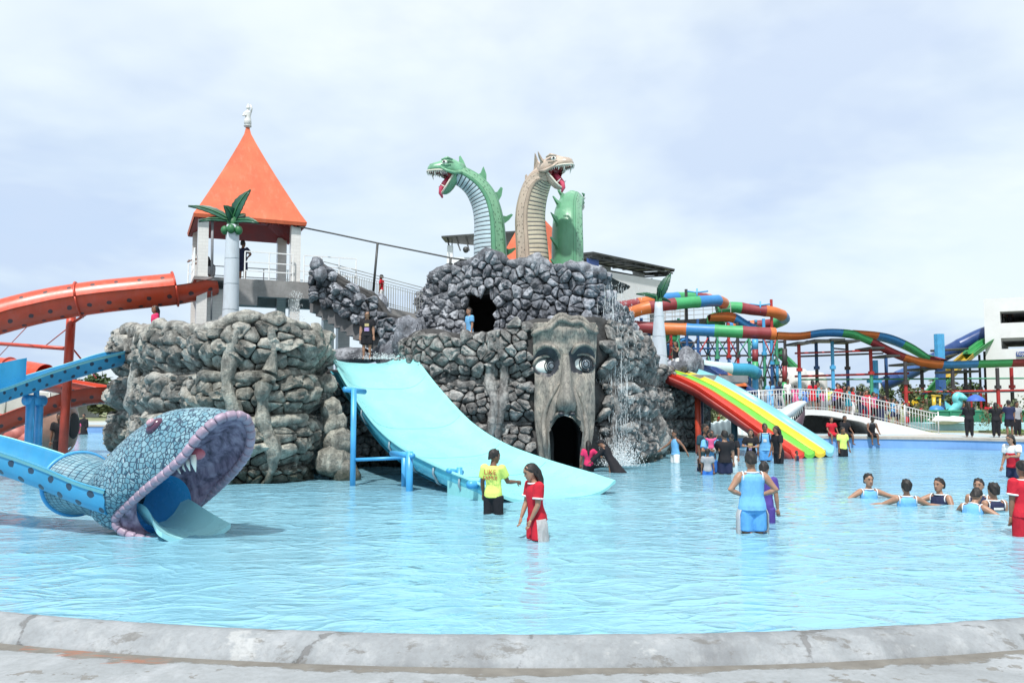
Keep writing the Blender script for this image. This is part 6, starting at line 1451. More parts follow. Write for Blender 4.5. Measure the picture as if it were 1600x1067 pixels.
for k, (px, Y, pyt, wd, mm, lab) in enumerate(((142, 96, 590, 70, LEAF1, 'dark leafy tree between the red pole and rock bastion'), (112, 100, 602, 60, LEAF2, 'olive leafy tree behind the red pole'), (170, 92, 596, 60, LEAF2, 'green tree half hidden by the rock bastion'), (80, 104, 612, 60, LEAF1, 'low dark tree above the pale tent wall'), (1110, 60, 612, 46, LEAF2, 'leafy tree seen through the rainbow slide supports'))):
    tree(lab, px, Y, pyt, wd, mm, 130+k, 'trees at the far side of the pool', 900)
def bush(label, c, r, mat, seed, n=260, cat='bush'):
    rg = random.Random(seed); t = thing('bush', label, cat, tuple(c)); b = MB(); crown(b, Vector(c)+Vector((0, 0, r*.6)), r, r*.8, n, r*.12, rg); b.build('foliage', mat, t, smooth=False)
    b = MB(); b.tube([c, Vector(c)+Vector((0, 0, r*.6))], r*.08, 6); b.build('stem', BARK, t)
bush('round grey green bush at the foot of the ramp railing', P(1440, 660, 46), .85, LEAF2, 1); bush('green bush at the right edge beside the deck kerb', P(1588, 650, 47), .9, LEAF2, 2)
bush('spiky shrub behind the standing trio on the deck', P(1545, 662, 45), .55, LEAF2, 3); bush('sunlit shrub seen under the rainbow slide', P(1105, 660, 50), .9, LEAF2, 4, 400); bush('clump of shrubs behind the play equipment', P(1448, 640, 60), 1.3, LEAF2, 6, 400)
# ---- far left: pale tents, brown jar sculpture, orange caterpillar slide end
tn = thing('pale_tent', 'long low pale grey fabric shed behind the pool at far left', 'shed', (X(40, 90), 90, .5))
b = MB(); xa, xb = X(-60, 90), X(112, 90); zt_ = Z(634, 90); b.rings([[Vector((x, 90, .4)), Vector((x, 90, zt_+1.4)), Vector((x, 93, zt_+2.5)), Vector((x, 96, zt_+1.4)), Vector((x, 96, .4))] for x in np.linspace(xa, xb, 9)]); b.build('cover', paint('tent_fabric', (.46, .46, .45), .8, .12, .5), tn, smooth=False)
for x in np.linspace(xa, xb, 6): b_ = MB(); b_.tube([(x, 89.9, .4), (x, 89.9, zt_+1.5)], .08, 6); b_.build('pole', STEEL, tn)
jr = thing('brown_jar', 'big brown tipped over jar sculpture with pale rope band at left', 'jar sculpture', tuple(P(85, 695, 36)))
b = MB(); rs = []; BRN = paint('jar_brown', (.26, .155, .115), .6, .2, 2)
for px_, py, r_ in ((58, 672, .30), (66, 670, .68), (78, 668, .96), (90, 666, 1.06), (100, 665, 1.05), (108, 665, .92), (113, 665, .62), (115, 665, .55)):
    c = P(px_, py, 36-(px_-85)*.012); rs.append([c+Vector((.12*math.cos(a)*0, r_*math.cos(a)*.9, r_*math.sin(a))) for a in [2*math.pi*j/20 for j in range(20)]])
b.rings(rs); b.build('jar_body', BRN, jr)
b = MB(); c = P(103, 665, 36); b.tube([c+Vector((.02, 1.0*math.cos(a), 1.12*math.sin(a))) for a in [2*math.pi*j/24 for j in range(25)]], .045, 6, False); b.build('rope_band', paint('rope_pale', (.55, .48, .42), .8), jr)
b = MB(); c = P(115.5, 665, 35.6); b.ball(c, .04, .5, .55); b.build('jar_mouth', CAVE, jr)
ct = thing('caterpillar_slide', 'red brown lumpy caterpillar slide end beside the brown jar', 'slide', tuple(P(20, 705, 33)))
b = MB(); PKB = paint('caterpillar_red', (.42, .12, .10), .5, .25, 3)
for px_, py, r_ in ((-14, 668, .8), (5, 671, .66), (24, 680, .60), (42, 688, .52)):
    b.ball(P(px_, py, 33), r_*1.05, r_*.8, r_*.75, 16, 10)
b.build('lumpy_back', PKB, ct); b = MB()
pp = [P(-60, 672, 32.6), P(-10, 680, 32.5), P(25, 695, 32.4), P(55, 708, 32.3)]; b.rings([[p, p+Vector((0, .05, -.42)), p+Vector((0, .6, -.5)), p+Vector((0, .8, .0))] for p in spline(pp, 6)]); b.build('trough', paint('trough_brown', (.20, .075, .06), .5, .25), ct, sharp=40)
for i in range(4):
    q = spline(pp, 6)[4+i*4]; b = MB(); b.tube([q+Vector((0, -.03, .05)), q+Vector((-.05, -.03, -.45))], .05, 6); b.build('rib', ORGP, ct)
# ================================================================== PEOPLE
def skin_mat(name, c):
    m = MT(name, c, .45, .4); n = m.noise(9, 4, .6); m.col(m.ramp(n, [(.3, tuple(q*.85 for q in c)), (.7, tuple(min(1, q*1.1) for q in c))])); m.b.inputs['Subsurface Weight'].default_value = .06; m.b.inputs['Subsurface Radius'].default_value = (.01, .004, .002); return m.mat
SK = [skin_mat('skin_deep', (.17, .085, .052)), skin_mat('skin_brown', (.24, .125, .08)), skin_mat('skin_tan', (.34, .19, .125))]
m = MT('hair_black', (.010, .008, .008), .62); n = m.noise(40, 3, .6, m.coord('Object', (1, 1, .2))); m.col(m.ramp(n, [(.35, (.006, .005, .005)), (.7, (.022, .018, .016))])); m.bump(n, .5, .01); HAIR = m.mat
CLOTH = {}
def cloth(name, c):
    if name in CLOTH: return CLOTH[name]
    m = MT('cloth_'+name, c, .8, .25); n = m.noise(7, 5, .6, m.coord('Object', (1, 1, .45)), .6); f = m.noise(60, 2)
    m.col(m.ramp(n, [(.3, tuple(q*.8 for q in c)), (.65, tuple(min(1, q*1.06) for q in c))])); m.bump(m.math('ADD', n, m.math('MULTIPLY', f, .15)), .6, .035); CLOTH[name] = m.mat; return m.mat
C_RED, C_BLK, C_NAVY, C_LBL, C_YEL, C_WHT, C_PNK, C_PUR, C_TEAL, C_BLU, C_GRY = [cloth(n, c) for n, c in (('red', (.50, .018, .035)), ('black', (.016, .016, .02)), ('navy', (.022, .028, .07)), ('light_blue', (.16, .42, .72)), ('lime', (.62, .78, .18)), ('white', (.74, .74, .74)), ('pink', (.62, .10, .24)), ('purple', (.085, .055, .27)), ('teal', (.02, .26, .34)), ('blue', (.04, .17, .55)), ('grey', (.32, .33, .35)))]
C_SHB = cloth('shorts_blue', (.11, .36, .72)); C_DPK = cloth('deep_pink', (.62, .035, .13))
PRINT = paint('print_beige', (.55, .45, .22), .7, .25, 12); PRINTW = paint('print_white', (.68, .68, .66), .7, .25, 14)
DARKEYE = paint('eye_dark', (.02, .013, .01), .2); LIPS = paint('lips', (.24, .085, .075), .5)
PEND = []
def person(label, loc, h, yaw, top, bottom, hair='short', skin=1, la=None, ra=None, ll=None, rl=None, lean=0, hyaw=0, hpitch=0, hipz=None, vox=None, group=None, cat='person', girth=1.0, trim=None, pr=None, side=0, kid=False):
    """loc = ground point under the hips; arms/legs = pairs of directions (x, forward, up); l = image right when facing the viewer"""
    loc = Vector(loc); dist_ = loc.y; vox = vox or (.0125 if dist_ < 20 else .019 if dist_ < 32 else .028)
    root = thing('person', label, cat, tuple(loc), group)
    hs = h; HZ = (hipz if hipz is not None else .505*h)
    Rz = Matrix.Rotation(R(yaw), 3, 'Z'); hip = Vector((0, 0, HZ)); Rl = Matrix.Rotation(R(lean), 3, 'X') @ Matrix.Rotation(R(side), 3, 'Y')
    def Wp(p): return loc+Rz @ Vector(p)
    def up(x, f, z): return hip+Rl @ Vector((x*hs*1.0, -f*hs, (z-.505)*hs))      # point above the hips, leaned
    def dv(v): return Vector((v[0], -v[1], v[2])).normalized()
    body = MB(); topm = MB(); botm = MB(); hands = MB()
    ks = 1.2 if kid else 1.10
    tors = [(.465, .070, .055, -.004), (.50, .088, .062, -.006), (.53, .094, .066, -.008), (.57, .088, .060, 0), (.61, .080, .055, .004), (.66, .083, .057, .004), (.71, .093, .063, .003), (.76, .101, .062, -.002), (.795, .098, .053, -.006), (.815, .075, .044, -.006), (.832, .040, .036, -.002), (.86, .032, .034, .004), (.885, .031, .033, .010)]
    def tring(z, w_, d_, f, kw=1.0, add=0.0, n=20):
        g_ = girth if z < .70 else (1+girth)/2
        return [Wp(up((w_*g_*kw+add)*math.cos(2*math.pi*j/n), f+(d_*g_*kw+add)*math.sin(2*math.pi*j/n), z)) for j in range(n)]
    body.rings([tring(*t) for t in tors])
    def limb(bm, pts, rad, n=10, ell=1.0):
        bm.tube([Wp(p) for p in pts], [r*hs for r in rad], n)
    la = la or ((.16, .03, -1), (.05, .18, -1)); ra = ra or ((-.16, .03, -1), (-.05, .18, -1))
    joints = []
    for q, arm in ((1, la), (-1, ra)):
        s_ = up(q*.108, -.004, .795); u = dv(arm[0]); f = dv(arm[1]); e = s_+u*.168*hs; w_ = e+f*.15*hs
        sj = s_
        limb(body, [s_-u*.02*hs, s_+u*.03*hs, s_.lerp(e, .55), e, e.lerp(w_, .3), w_], [.034, .038*(.5+.5*girth), .031, .0255, .026, .0165])
        body.ball(Wp(s_), .039*hs, n=10, k=6)
        # hand: palm, four fingers with a bend, thumb
        hd = (f*.85+Vector((0, 0, -.2))).normalized(); a = Vector((0, -1, 0)) if abs(hd.y) < .8 else Vector((1, 0, 0)); sd = hd.cross(a).normalized(); nr_ = sd.cross(hd).normalized()
        pc = w_+hd*.03*hs
        rs = []
        for t, wv, tv in ((-.034, .014, .013), (-.01, .019, .012), (.018, .024, .011), (.03, .023, .009)):
            rs.append([Wp(pc+hd*t*hs+sd*wv*hs*math.cos(2*math.pi*j/8)+nr_*tv*hs*math.sin(2*math.pi*j/8)) for j in range(8)])
        hands.rings(rs)
        for k in range(4):
            b0 = pc+hd*.026*hs+sd*(k-1.5)*.0115*hs; L = (.036, .043, .041, .032)[k]*hs
            m1 = b0+(hd*.95+nr_*.2).normalized()*L*.5; m2 = m1+(hd*.75+nr_*.62).normalized()*L*.5
            hands.tube([Wp(b0), Wp(m1), Wp(m2)], [.0058*hs, .0054*hs, .004*hs], 6)
        b0 = pc+sd*q*.018*hs-hd*.012*hs; m1 = b0+(sd*q*.7+hd*.7).normalized()*.024*hs; hands.tube([Wp(b0), Wp(m1), Wp(m1+(hd*.9+sd*q*.2+nr_*.3).normalized()*.02*hs)], [.0075*hs, .0065*hs, .0045*hs], 6)
        joints.append((s_, u, e, f, w_))
    ll = ll or ((.06, .03, -1), (.0, -.04, -1)); rl = rl or ((-.06, .03, -1), (.0, -.04, -1)); legs = []
    for q, lg in ((1, ll), (-1, rl)):
        s_ = hip+Vector((q*.050*hs, 0, -.015*hs)); u = dv(lg[0]); f = dv(lg[1]); k = s_+u*.232*hs; a = k+f*.225*hs
        limb(body, [s_, s_.lerp(k, .3), s_.lerp(k, .7), k, k.lerp(a, .3), k.lerp(a, .65), a], [.058*girth**.5, .054*girth**.5, .043, .034, .035, .026, .020])
        fw = Vector((q*.15, -1, 0)).normalized(); body.tube([Wp(a-fw*.02*hs+Vector((0, 0, -.012*hs))), Wp(a+fw*.03*hs+Vector((0, 0, -.018*hs))), Wp(a+fw*.085*hs+Vector((0, 0, -.03*hs))), Wp(a+fw*.105*hs+Vector((0, 0, -.034*hs)))], [.022*hs, .024*hs, .018*hs, .008*hs], 8)
        legs.append((s_, u, k, f, a))
    # head
    Rh = Matrix.Rotation(R(hyaw), 3, 'Z') @ Matrix.Rotation(R(hpitch), 3, 'X'); nk = Vector((0, -.006, .868)); 
    def hp(x, f, z):
        v = Rh @ Vector((x*ks, -f*ks, (z-.868)*ks)); return up(v.x+nk.x, -(v.y)+.006, v.z+.868)
    heads = [(.864, .016, .016, .034), (.872, .028, .026, .026), (.885, .036, .038, .016), (.905, .0415, .049, .007), (.925, .0445, .055, .003), (.948, .0465, .060, 0), (.972, .043, .056, -.003), (.989, .029, .039, -.004), (.997, .012, .016, -.004)]
    body.rings([[Wp(hp(w_*math.cos(2*math.pi*j/18), o_+d_*math.sin(2*math.pi*j/18), z)) for j in range(18)] for z, w_, d_, o_ in heads])
    body.rings([[Wp(hp(x, f, z)) for x, f, z in rg] for rg in (((-.006, .054, .938), (.006, .054, .938), (.005, .05, .93), (-.005, .05, .93)), ((-.012, .053, .915), (.012, .053, .915), (.009, .071, .914), (-.009, .071, .914)), ((-.010, .05, .905), (.010, .05, .905), (.007, .064, .909), (-.007, .064, .909)))])
    for q in (-1, 1): body.ball(Wp(hp(q*.046, -.002, .922)), .008*hs, .012*hs, .018*hs, 8, 5)
    hm = MB()
    if hair != 'bald':
        cap = [(.925, .049, .061, -.012), (.945, .0505, .063, -.008), (.968, .0485, .062, -.005), (.986, .038, .050, -.005), (.999, .022, .030, -.006), (1.004, .006, .008, -.006)]
        def hring(z, w_, d_, o_):
            rg = []
            for j in range(24):
                a = 2*math.pi*j/24; s_ = math.sin(a)
                # hairline: higher over the forehead, lower at the nape
                zz_ = z+(.030*max(0, s_)**1.5*sstep(.965, .915, z))-(.030*max(0, -s_)**.7*sstep(.945, .915, z)); wob = 1+.06*math.sin(j*5.1+z*90)-(.10*max(0, -s_)*sstep(.94, .915, z))
                rg.append(Wp(hp(w_*math.cos(a)*wob, o_+d_*s_*wob-(0.004 if s_ > .3 else 0), zz_)))
            return rg
        rs = [hring(*c) for c in cap]
        if hair in ('long', 'pony', 'hijab'):
            # back fall
            n_ = 10; L0 = .70 if hair == 'long' else .66
            fall = [Wp(hp(0, -.035, .95)), Wp(hp(0, -.058, .90)), Wp(up(.0, -.068, .84)), Wp(up(0, -.078, .78)), Wp(up(.0, -.074, L0))]
            wd = [.046, .044, .036, .028, .012] if hair == 'long' else [.03, .018, .022, .018, .008]
            hm.tube(fall, [q*hs for q in wd], 10)
            if hair == 'long':
                for q in (-1, 1): hm.tube([Wp(hp(q*.04, .005, .955)), Wp(hp(q*.047, -.012, .92)), Wp(hp(q*.042, -.03, .88)), Wp(up(q*.03, -.055, .83))], [.014*hs, .014*hs, .016*hs, .02*hs], 8)
        else:
            for q in range(9):
                a = 2*math.pi*q/9; hm.ball(Wp(hp(.024*math.cos(a), -.004+.032*math.sin(a), .985+.005*math.sin(q*2.3))), .020*hs, n=6, k=4)
            hm.ball(Wp(hp(0, -.004, .993)), .024*hs, n=8, k=5)
            rs = [hring(.905, .047, .055, -.018) if False else hring(.915, .0475, .056, -.016)]+rs
        hm.rings(rs)
    # clothes
    tt_, tc_ = top; bt_, bc_ = bottom
    if tt_ in ('tee', 'vest', 'long', 'dress'):
        hem = {'tee': .475, 'vest': .485, 'long': .47, 'dress': .36}[tt_]
        Z_ = [(z, w_, d_, f) for z, w_, d_, f in tors if .53 <= z <= .816]
        pre = [(hem, .105 if tt_ != 'dress' else .125, .082 if tt_ != 'dress' else .10, -.004), (.50, .103, .078, -.004)] if hem < .5 else [(hem, .1, .075, 0)]
        rings_ = [tring(z, w_, d_, f, 1.0, 0.004, 24) for z, w_, d_, f in pre]+[tring(z, w_, d_, f, 1.02, .0095, 24) for z, w_, d_, f in Z_]
        if tt_ == 'vest': rings_ = rings_[:-1]+[tring(.812, .064, .046, -.006, 1, .006, 24), tring(.826, .050, .042, -.004, 1, .004, 24)]
        else: rings_.append(tring(.832, .046, .042, -.002, 1.0, .006, 24))
        topm.rings(rings_)
        if tt_ != 'vest':
            for s_, u, e, f, w_ in joints:
                if tt_ == 'long': topm.tube([Wp(s_-u*.015*hs), Wp(s_.lerp(e, .5)), Wp(e), Wp(e.lerp(w_, .95))], [.046*hs, .041*hs, .035*hs, .026*hs], 12)
                else: topm.tube([Wp(s_-u*.03*hs), Wp(s_+u*.03*hs), Wp(s_+u*.105*hs)], [.050*hs, .052*hs, .051*hs], 12)
                topm.ball(Wp(s_+Vector((0, 0, .004*hs))), .052*hs, n=12, k=8)
        else:
            pass
    if tt_ == 'robe':
        topm.rings([tring(.05, .20, .18, -.01, 1, 0, 24), tring(.2, .17, .15, -.01, 1, 0, 24), tring(.4, .135, .11, 0, 1, 0, 24)]+[tring(z, w_, d_, f, 1.05, .015, 24) for z, w_, d_, f in tors if .53 <= z <= .82]+[tring(.84, .05, .05, 0, 1, .006, 24)])
        for s_, u, e, f, w_ in joints: topm.tube([Wp(s_-u*.015*hs), Wp(e), Wp(w_)], [.05*hs, .05*hs, .055*hs], 12)
    if bt_ in ('shorts', 'trousers'):
        botm.rings([tring(.455, .08, .06, -.004, 1, .012), tring(.50, .09, .064, -.006, 1, .012), tring(.53, .094, .066, -.008, 1, .011), tring(.575, .086, .058, 0, 1, .008)])
        for s_, u, k, f, a in legs:
            if bt_ == 'shorts': botm.tube([Wp(s_), Wp(s_.lerp(k, .35)), Wp(s_.lerp(k, .82))], [.072*hs*girth**.5, .070*hs*girth**.5, .067*hs*girth**.4], 14)
            else: botm.tube([Wp(s_), Wp(s_.lerp(k, .5)), Wp(k), Wp(k.lerp(a, .5)), Wp(k.lerp(a, .97))], [.074*hs*girth**.5, .063*hs*girth**.5, .055*hs, .048*hs, .042*hs], 14)
    PEND.append((root, 'body', body, SK[skin], vox, hands, .0))
    if topm.v: PEND.append((root, 'robe' if tt_ == 'robe' else 'dress' if tt_ == 'dress' else 'shirt', topm, tc_, vox*1.1, None, .006))
    if botm.v: PEND.append((root, bt_, botm, bc_, vox*1.1, None, .006))
    if hair == 'hijab': PEND.append((root, 'headscarf', hm, C_BLK, vox, None, 0))
    elif hm.v: PEND.append((root, 'hair', hm, HAIR, vox*.8, None, .012))
    if trim is not None:
        b = MB(); b.tube(tring(.828, .046, .042, .0, 1.0, .010, 24)+tring(.828, .046, .042, .0, 1.0, .010, 24)[:1], .0075*hs, 6, False)
        if tt_ == 'tee':
            for s_, u, e, f, w_ in joints: U, V = ortho(u); c = s_+u*.104*hs; b.tube([Wp(c+(U*math.cos(a)+V*math.sin(a))*.049*hs) for a in [2*math.pi*j/16 for j in range(17)]], .009*hs, 6, False)
        else:
            for s_, u, e, f, w_ in joints: b.tube([Wp(s_+Rl @ Vector((-.02*hs*(1 if s_.x > 0 else -1)+0*a, .052*hs*math.cos(a), .05*hs*math.sin(a)-.012*hs))) for a in [2*math.pi*j/18 for j in range(19)]], .0065*hs, 6, False)
        b.build('trim', trim, root)
    if vox < .022:
        b = MB()
        for q in (-1, 1):
            b2 = MB(); b2.ball(Wp(hp(q*.0185, .0515, .936)), .0065*hs, .005*hs, .0042*hs, 8, 5); b2.build('eye', DARKEYE, root)
            b.tube([Wp(hp(q*.009, .0585, .9475)), Wp(hp(q*.020, .0565, .9505)), Wp(hp(q*.031, .048, .947))], [.0022*hs, .003*hs, .0018*hs], 6)
        b.build('eyebrows', HAIR, root)
        b = MB(); b.tube([Wp(hp(-.013, .052, .8935)), Wp(hp(0, .0575, .8945)), Wp(hp(.013, .052, .8935))], [.0025*hs, .0048*hs, .0025*hs], 6); b.build('mouth', LIPS, root)
    if pr:
        for (mat_, x0, x1, z0, z1, front) in pr:
            b = MB(); rs = []
            for i in range(7):
                x = lerp(x0, x1, i/6); rg = []
                for z in (z0, (z0+z1)/2, z1):
                    d_ = interp([(t[0], t[2]) for t in tors], z)*girth+.0135+.006; w_ = interp([(t[0], t[1]) for t in tors], z)*girth+.0135
                    rg.append(Wp(up(x, front*d_*math.sqrt(max(.05, 1-(x/w_)**2)), z)))
                rs.append(rg)
            b.rings(rs, False, False); b.rings([[p+Rz @ Vector((0, -front*.004, 0)) for p in r] for r in rs][::-1], False, False); b.build('shirt_print', mat_, root)
    return dict(root=root, Wp=Wp, up=up, hp=hp, h=hs, yaw=yaw)
def wl(px, yw): return 2772.0/(yw-628)          # distance of a waterline seen at row yw
def inwater(label, px, pyh, yw, yaw, top, bottom, hair='short', fl=-.5, **k):
    Y = wl(px, yw); zt_ = Z(pyh, Y); return person(label, (X(px, Y), Y, fl), zt_-fl, yaw, top, bottom, hair, **k)
# -- nearest bathers
p1 = inwater('man in light blue sleeveless shirt standing hands on hips in the water', 1172, 708, 827, 180, ('vest', C_LBL), ('shorts', C_SHB), skin=2, girth=1.22, trim=C_WHT,
    la=((.62, -.25, -.75), (-.75, .35, -.30)), ra=((-.62, -.25, -.75), (.75, .35, -.30)), hpitch=12)
p2 = inwater('boy in purple shirt half hidden beside the man with hands on hips', 1191, 723, 812, 150, ('tee', C_PUR), ('trousers', C_PUR), skin=2, hpitch=14, la=((.2, .25, -1), (.1, .5, -.8)))
p3 = inwater('woman in red shirt with white cuffs looking down in the water', 838, 725, 837, -68, ('tee', C_RED), ('shorts', C_RED), 'long', skin=2, girth=1.08, trim=C_WHT, hpitch=16,
    la=((.08, .12, -1), (-.22, .38, -.9)), ra=((-.10, .20, -1), (.20, .42, -.88)), lean=5)
p4 = inwater('boy in lime yellow shirt with red lettering beside the cyan slide', 771, 704, 798, 158, ('tee', C_YEL), ('trousers', C_BLK), skin=0, hyaw=-40, hpitch=10,
    la=((.25, .2, -1), (.1, .4, -.9)), ra=((-.25, .4, -.85), (-.35, .9, -.05)))
# white side panels on shorts / prints
def side_panel(p, q, girth, z0=.20, z1=.50):
    b = MB(); rs = []
    for i in range(7):
        z = lerp(z1, z0, i/6); r_ = (.078 if i else .07)*girth**.5
        rs.append([p['Wp'](p['up'](q*(.050+(.012 if i else 0)+r_*math.cos(a)), r_*math.sin(a)*1.0, z)) for a in [R(-42+84*j/6) for j in range(7)]])
    b.rings(rs, False, False); b.rings([[v+Vector((0, 0, 0)) for v in r_] for r_ in rs][::-1], False, False); b.build('side_panel', C_WHT, p['root'])
side_panel(p3, 1, 1.1); side_panel(p1, 1, 1.25); side_panel(p1, -1, 1.25)
def decal(p, mat_, name, pts, th=.006):
    b = MB(); b.add(pts, [tuple(range(len(pts)))]); b.build(name, mat_, p['root'], smooth=False)
fr_ = Matrix.Rotation(R(158), 4, 'Z')
q = p4['Wp'](p4['up'](-.005, -.097, .735)); 
for txt, dz, sz in (('LIKE', .045, .135), ('FAMUI', -.065, .105)):
    base = p4['Wp'](p4['up'](0, -.092, .735))+Vector((0, 0, dz))
    M_ = Matrix.Translation(base) @ Matrix.Rotation(R(158-180), 4, 'Z') @ Matrix.Rotation(R(90), 4, 'X')
    text_mesh(txt, sz, paint('print_red', (.40, .05, .03), .7), 'shirt_lettering', p4['root'], M_)
# -- swimmers, crouched in the water
def swimmer(label, px, pyh, yw, yaw, tc, skin=2, hair='short', la=None, ra=None, h=1.82, trim=C_WHT, **k):
    Y = wl(px, yw); zt_ = Z(pyh, Y); hz = zt_+.45-h*.50; 
    return person(label, (X(px, Y), Y, -.5), h, yaw, ('vest', tc), ('shorts', tc), hair, skin=skin, hipz=max(.1, hz), la=la, ra=ra, trim=trim,
        ll=((.35, .85, .1), (.1, -.55, -.7)), rl=((-.35, .85, .1), (-.1, -.55, -.7)), group='bathers crouched in a ring in the water', **k)
swimmer('bearded man in light blue vest facing the camera among the crouched bathers', 1353, 745, 774, 5, C_LBL, la=((1, .35, -.35), (.9, .35, -.05)), ra=((-1, .2, -.5), (-.6, .5, -.5)))
swimmer('crouched bather seen from behind in light blue vest with arms stretched sideways', 1412, 758, 786, 170, C_LBL, la=((1, .4, -.5), (.9, .3, -.1)), ra=((-1, .35, -.5), (-.9, .4, -.05)))
swimmer('bather in dark navy vest smiling to the left with arm reaching out', 1463, 751, 783, -60, C_NAVY, la=((.5, .3, -.8), (.3, .8, -.2)), ra=((-.6, .8, -.35), (-.5, .85, .02)))
swimmer('bather in light blue vest leaning forward at the front of the ring', 1506, 771, 797, 125, C_LBL, lean=24, hpitch=10, la=((.7, .4, -.6), (.3, .8, -.3)), ra=((-.8, .1, -.4), (-.7, .5, -.3)))
swimmer('bearded bather in navy vest half hidden between two heads', 1524, 759, 784, -40, C_NAVY)
swimmer('bather in navy shirt with white print seen from behind at the right', 1547, 759, 793, 185, C_NAVY, pr=[(PRINTW, -.055, .055, .735, .76, -1)])
p5 = inwater('woman in white and red shirt laughing at the right edge of the pool', 1580, 679, 744, -62, ('tee', C_WHT), ('shorts', C_NAVY), 'long', skin=2, la=((.3, .5, -.8), (-.4, .9, .0)), ra=((-.1, .1, -1), (-.1, .3, -.9)), hpitch=8, pr=None, lean=8)
b = MB()  # red lower half of that shirt
PEND.append((p5['root'], 'shirt_panel', (lambda bb: (bb.rings([[p5['Wp'](p5['up']((w_+.019)*math.cos(2*math.pi*j/24), f+(d_+.019)*math.sin(2*math.pi*j/24), z)) for j in range(24)] for z, w_, d_, f in ((.47, .105, .08, 0), (.53, .096, .068, -.008), (.61, .082, .057, .004), (.68, .087, .06, .004), (.715, .094, .062, .003))]), bb)[1])(MB()), C_RED, .02, None, .004))
p6 = inwater('woman in all red outfit with tied back hair cut off by the right edge', 1594, 721, 832, 186, ('tee', C_RED), ('trousers', C_RED), 'pony', skin=1, girth=1.22, trim=C_WHT, ra=((-.10, .05, -1), (-.02, .1, -1)), la=((.12, .05, -1), (.02, .1, -1)))
# -- group by the rainbow slide
GP = 'bathers standing by the foot of the rainbow slide'
inwater('woman in light blue dress wading left with arms swinging', 1054, 673, 721, -70, ('vest', C_LBL), ('shorts', C_WHT), 'short', skin=1, girth=1.1, la=((.45, -.6, -.8), (.4, -.3, -.8)), ra=((-.4, .7, -.75), (-.5, .7, -.55)), group=GP)
inwater('tall man in black shirt seen from behind next to the mother with child', 1131, 674, 738, 168, ('tee', C_BLK), ('shorts', C_NAVY), skin=2, girth=1.12, hyaw=35, la=((.15, .5, -.8), (.1, .9, .1)), group=GP)
inwater('mother in light blue holding a small child in pink', 1109, 672, 737, 10, ('tee', C_LBL), ('shorts', C_BLU), 'long', skin=1, la=((.35, .35, -.8), (-.6, .8, .15)), ra=((-.35, .35, -.8), (.6, .8, .15)), group=GP)
Yc = wl(0, 737)-.22; person('small child in pink carried in front of the mother in light blue', (X(1110, Yc), Yc, Z(723, Yc)), .86, 170, ('tee', C_PNK), ('shorts', C_WHT), 'short', skin=1, kid=True, ll=((.35, .6, -.6), (0, .1, -1)), rl=((-.35, .6, -.6), (0, .1, -1)), la=((.4, .7, .2), (.2, .8, .4)), ra=((-.4, .7, .2), (-.2, .8, .4)), group=GP)
inwater('man peering over the mother by the orange slide post', 1101, 664, 735, 30, ('tee', cloth('dark_teal', (.02, .06, .08))), ('shorts', C_BLK), skin=0, group=GP)
inwater('child in blue shorts wading in front of the mother in light blue', 1104, 702, 739, 165, ('tee', C_GRY), ('shorts', C_BLU), skin=1, kid=True, group=GP)
swim_head = inwater('boy neck deep in the water beside the orange slide post', 1092, 706, 733, 60, ('vest', C_NAVY), ('shorts', C_NAVY), skin=0, kid=True, group=GP)
inwater('woman in black shirt with white trousers bending forward', 1143, 675, 724, -20, ('tee', C_BLK), ('trousers', C_WHT), 'long', skin=1, lean=22, hpitch=22, pr=[(PRINT, -.045, .045, .66, .72, 1)], la=((.2, .4, -.9), (0, .3, -1)), ra=((-.2, .4, -.9), (0, .3, -1)), group=GP)
inwater('woman in black printed shirt with one arm folded across', 1172, 671, 720, -25, ('tee', C_BLK), ('trousers', C_NAVY), 'long', skin=2, pr=[(PRINT, -.05, .045, .66, .71, 1), (paint('print_lilac', (.35, .25, .5), .7, .3, 14), -.035, .03, .55, .62, 1)], la=((.3, .1, -.95), (-.7, .6, .0)), ra=((-.4, .1, -.9), (.75, .6, .05)), group=GP)
pB = inwater('man in light blue vest and shorts wearing a backpack by the slide foot', 1194, 663, 719, -8, ('vest', C_LBL), ('shorts', C_SHB), skin=0, girth=1.2, trim=C_WHT, pr=[(PRINTW, -.045, .02, .66, .72, 1)], group=GP)
b = MB(); 
for q in (-1, 1): b.tube([pB['Wp'](pB['up'](q*.07, -.05, .82)), pB['Wp'](pB['up'](q*.075, .02, .835)), pB['Wp'](pB['up'](q*.078, .075, .77)), pB['Wp'](pB['up'](q*.085, .075, .68)), pB['Wp'](pB['up'](q*.10, .0, .62))], .013*pB['h'], 8)
b.build('backpack_strap', C_NAVY, pB['root'])
inwater('woman in black dress turned left with white bag below her hand', 1215, 666, 722, -75, ('tee', C_BLK), ('trousers', C_BLK), 'long', skin=1, girth=1.12, lean=6, ra=((-.1, .2, -1), (0, .35, -.95)), group=GP)
inwater('boy with only his head above water at the slide end', 1243, 705, 718, 40, ('vest', C_NAVY), ('shorts', C_NAVY), skin=0, kid=True, group=GP)
inwater('person in lime yellow shirt standing by the end of the rainbow slide', 1315, 668, 711, 20, ('tee', C_YEL), ('shorts', C_BLK), skin=0, girth=1.1, la=((.25, .1, -1), (.1, .2, -1)), group=GP)
# -- by the waterfall
inwater('child in deep pink shirt holding hands in front of the stone face', 919, 690, 734, 175, ('tee', C_DPK), ('trousers', C_BLK), 'long', skin=1, kid=True, ra=((-.8, .1, -.7), (-.9, .2, -.35)), la=((.3, .1, -1), (.1, .3, -.9)))
inwater('person in long black robe bending under the waterfall beside the stone face', 956, 682, 735, -120, ('robe', C_BLK), ('none', C_BLK), 'hijab', skin=1, lean=30, hpitch=20, ra=((-.3, .8, -.6), (-.3, .9, -.4)), la=((.3, .6, -.8), (.2, .7, -.6)))
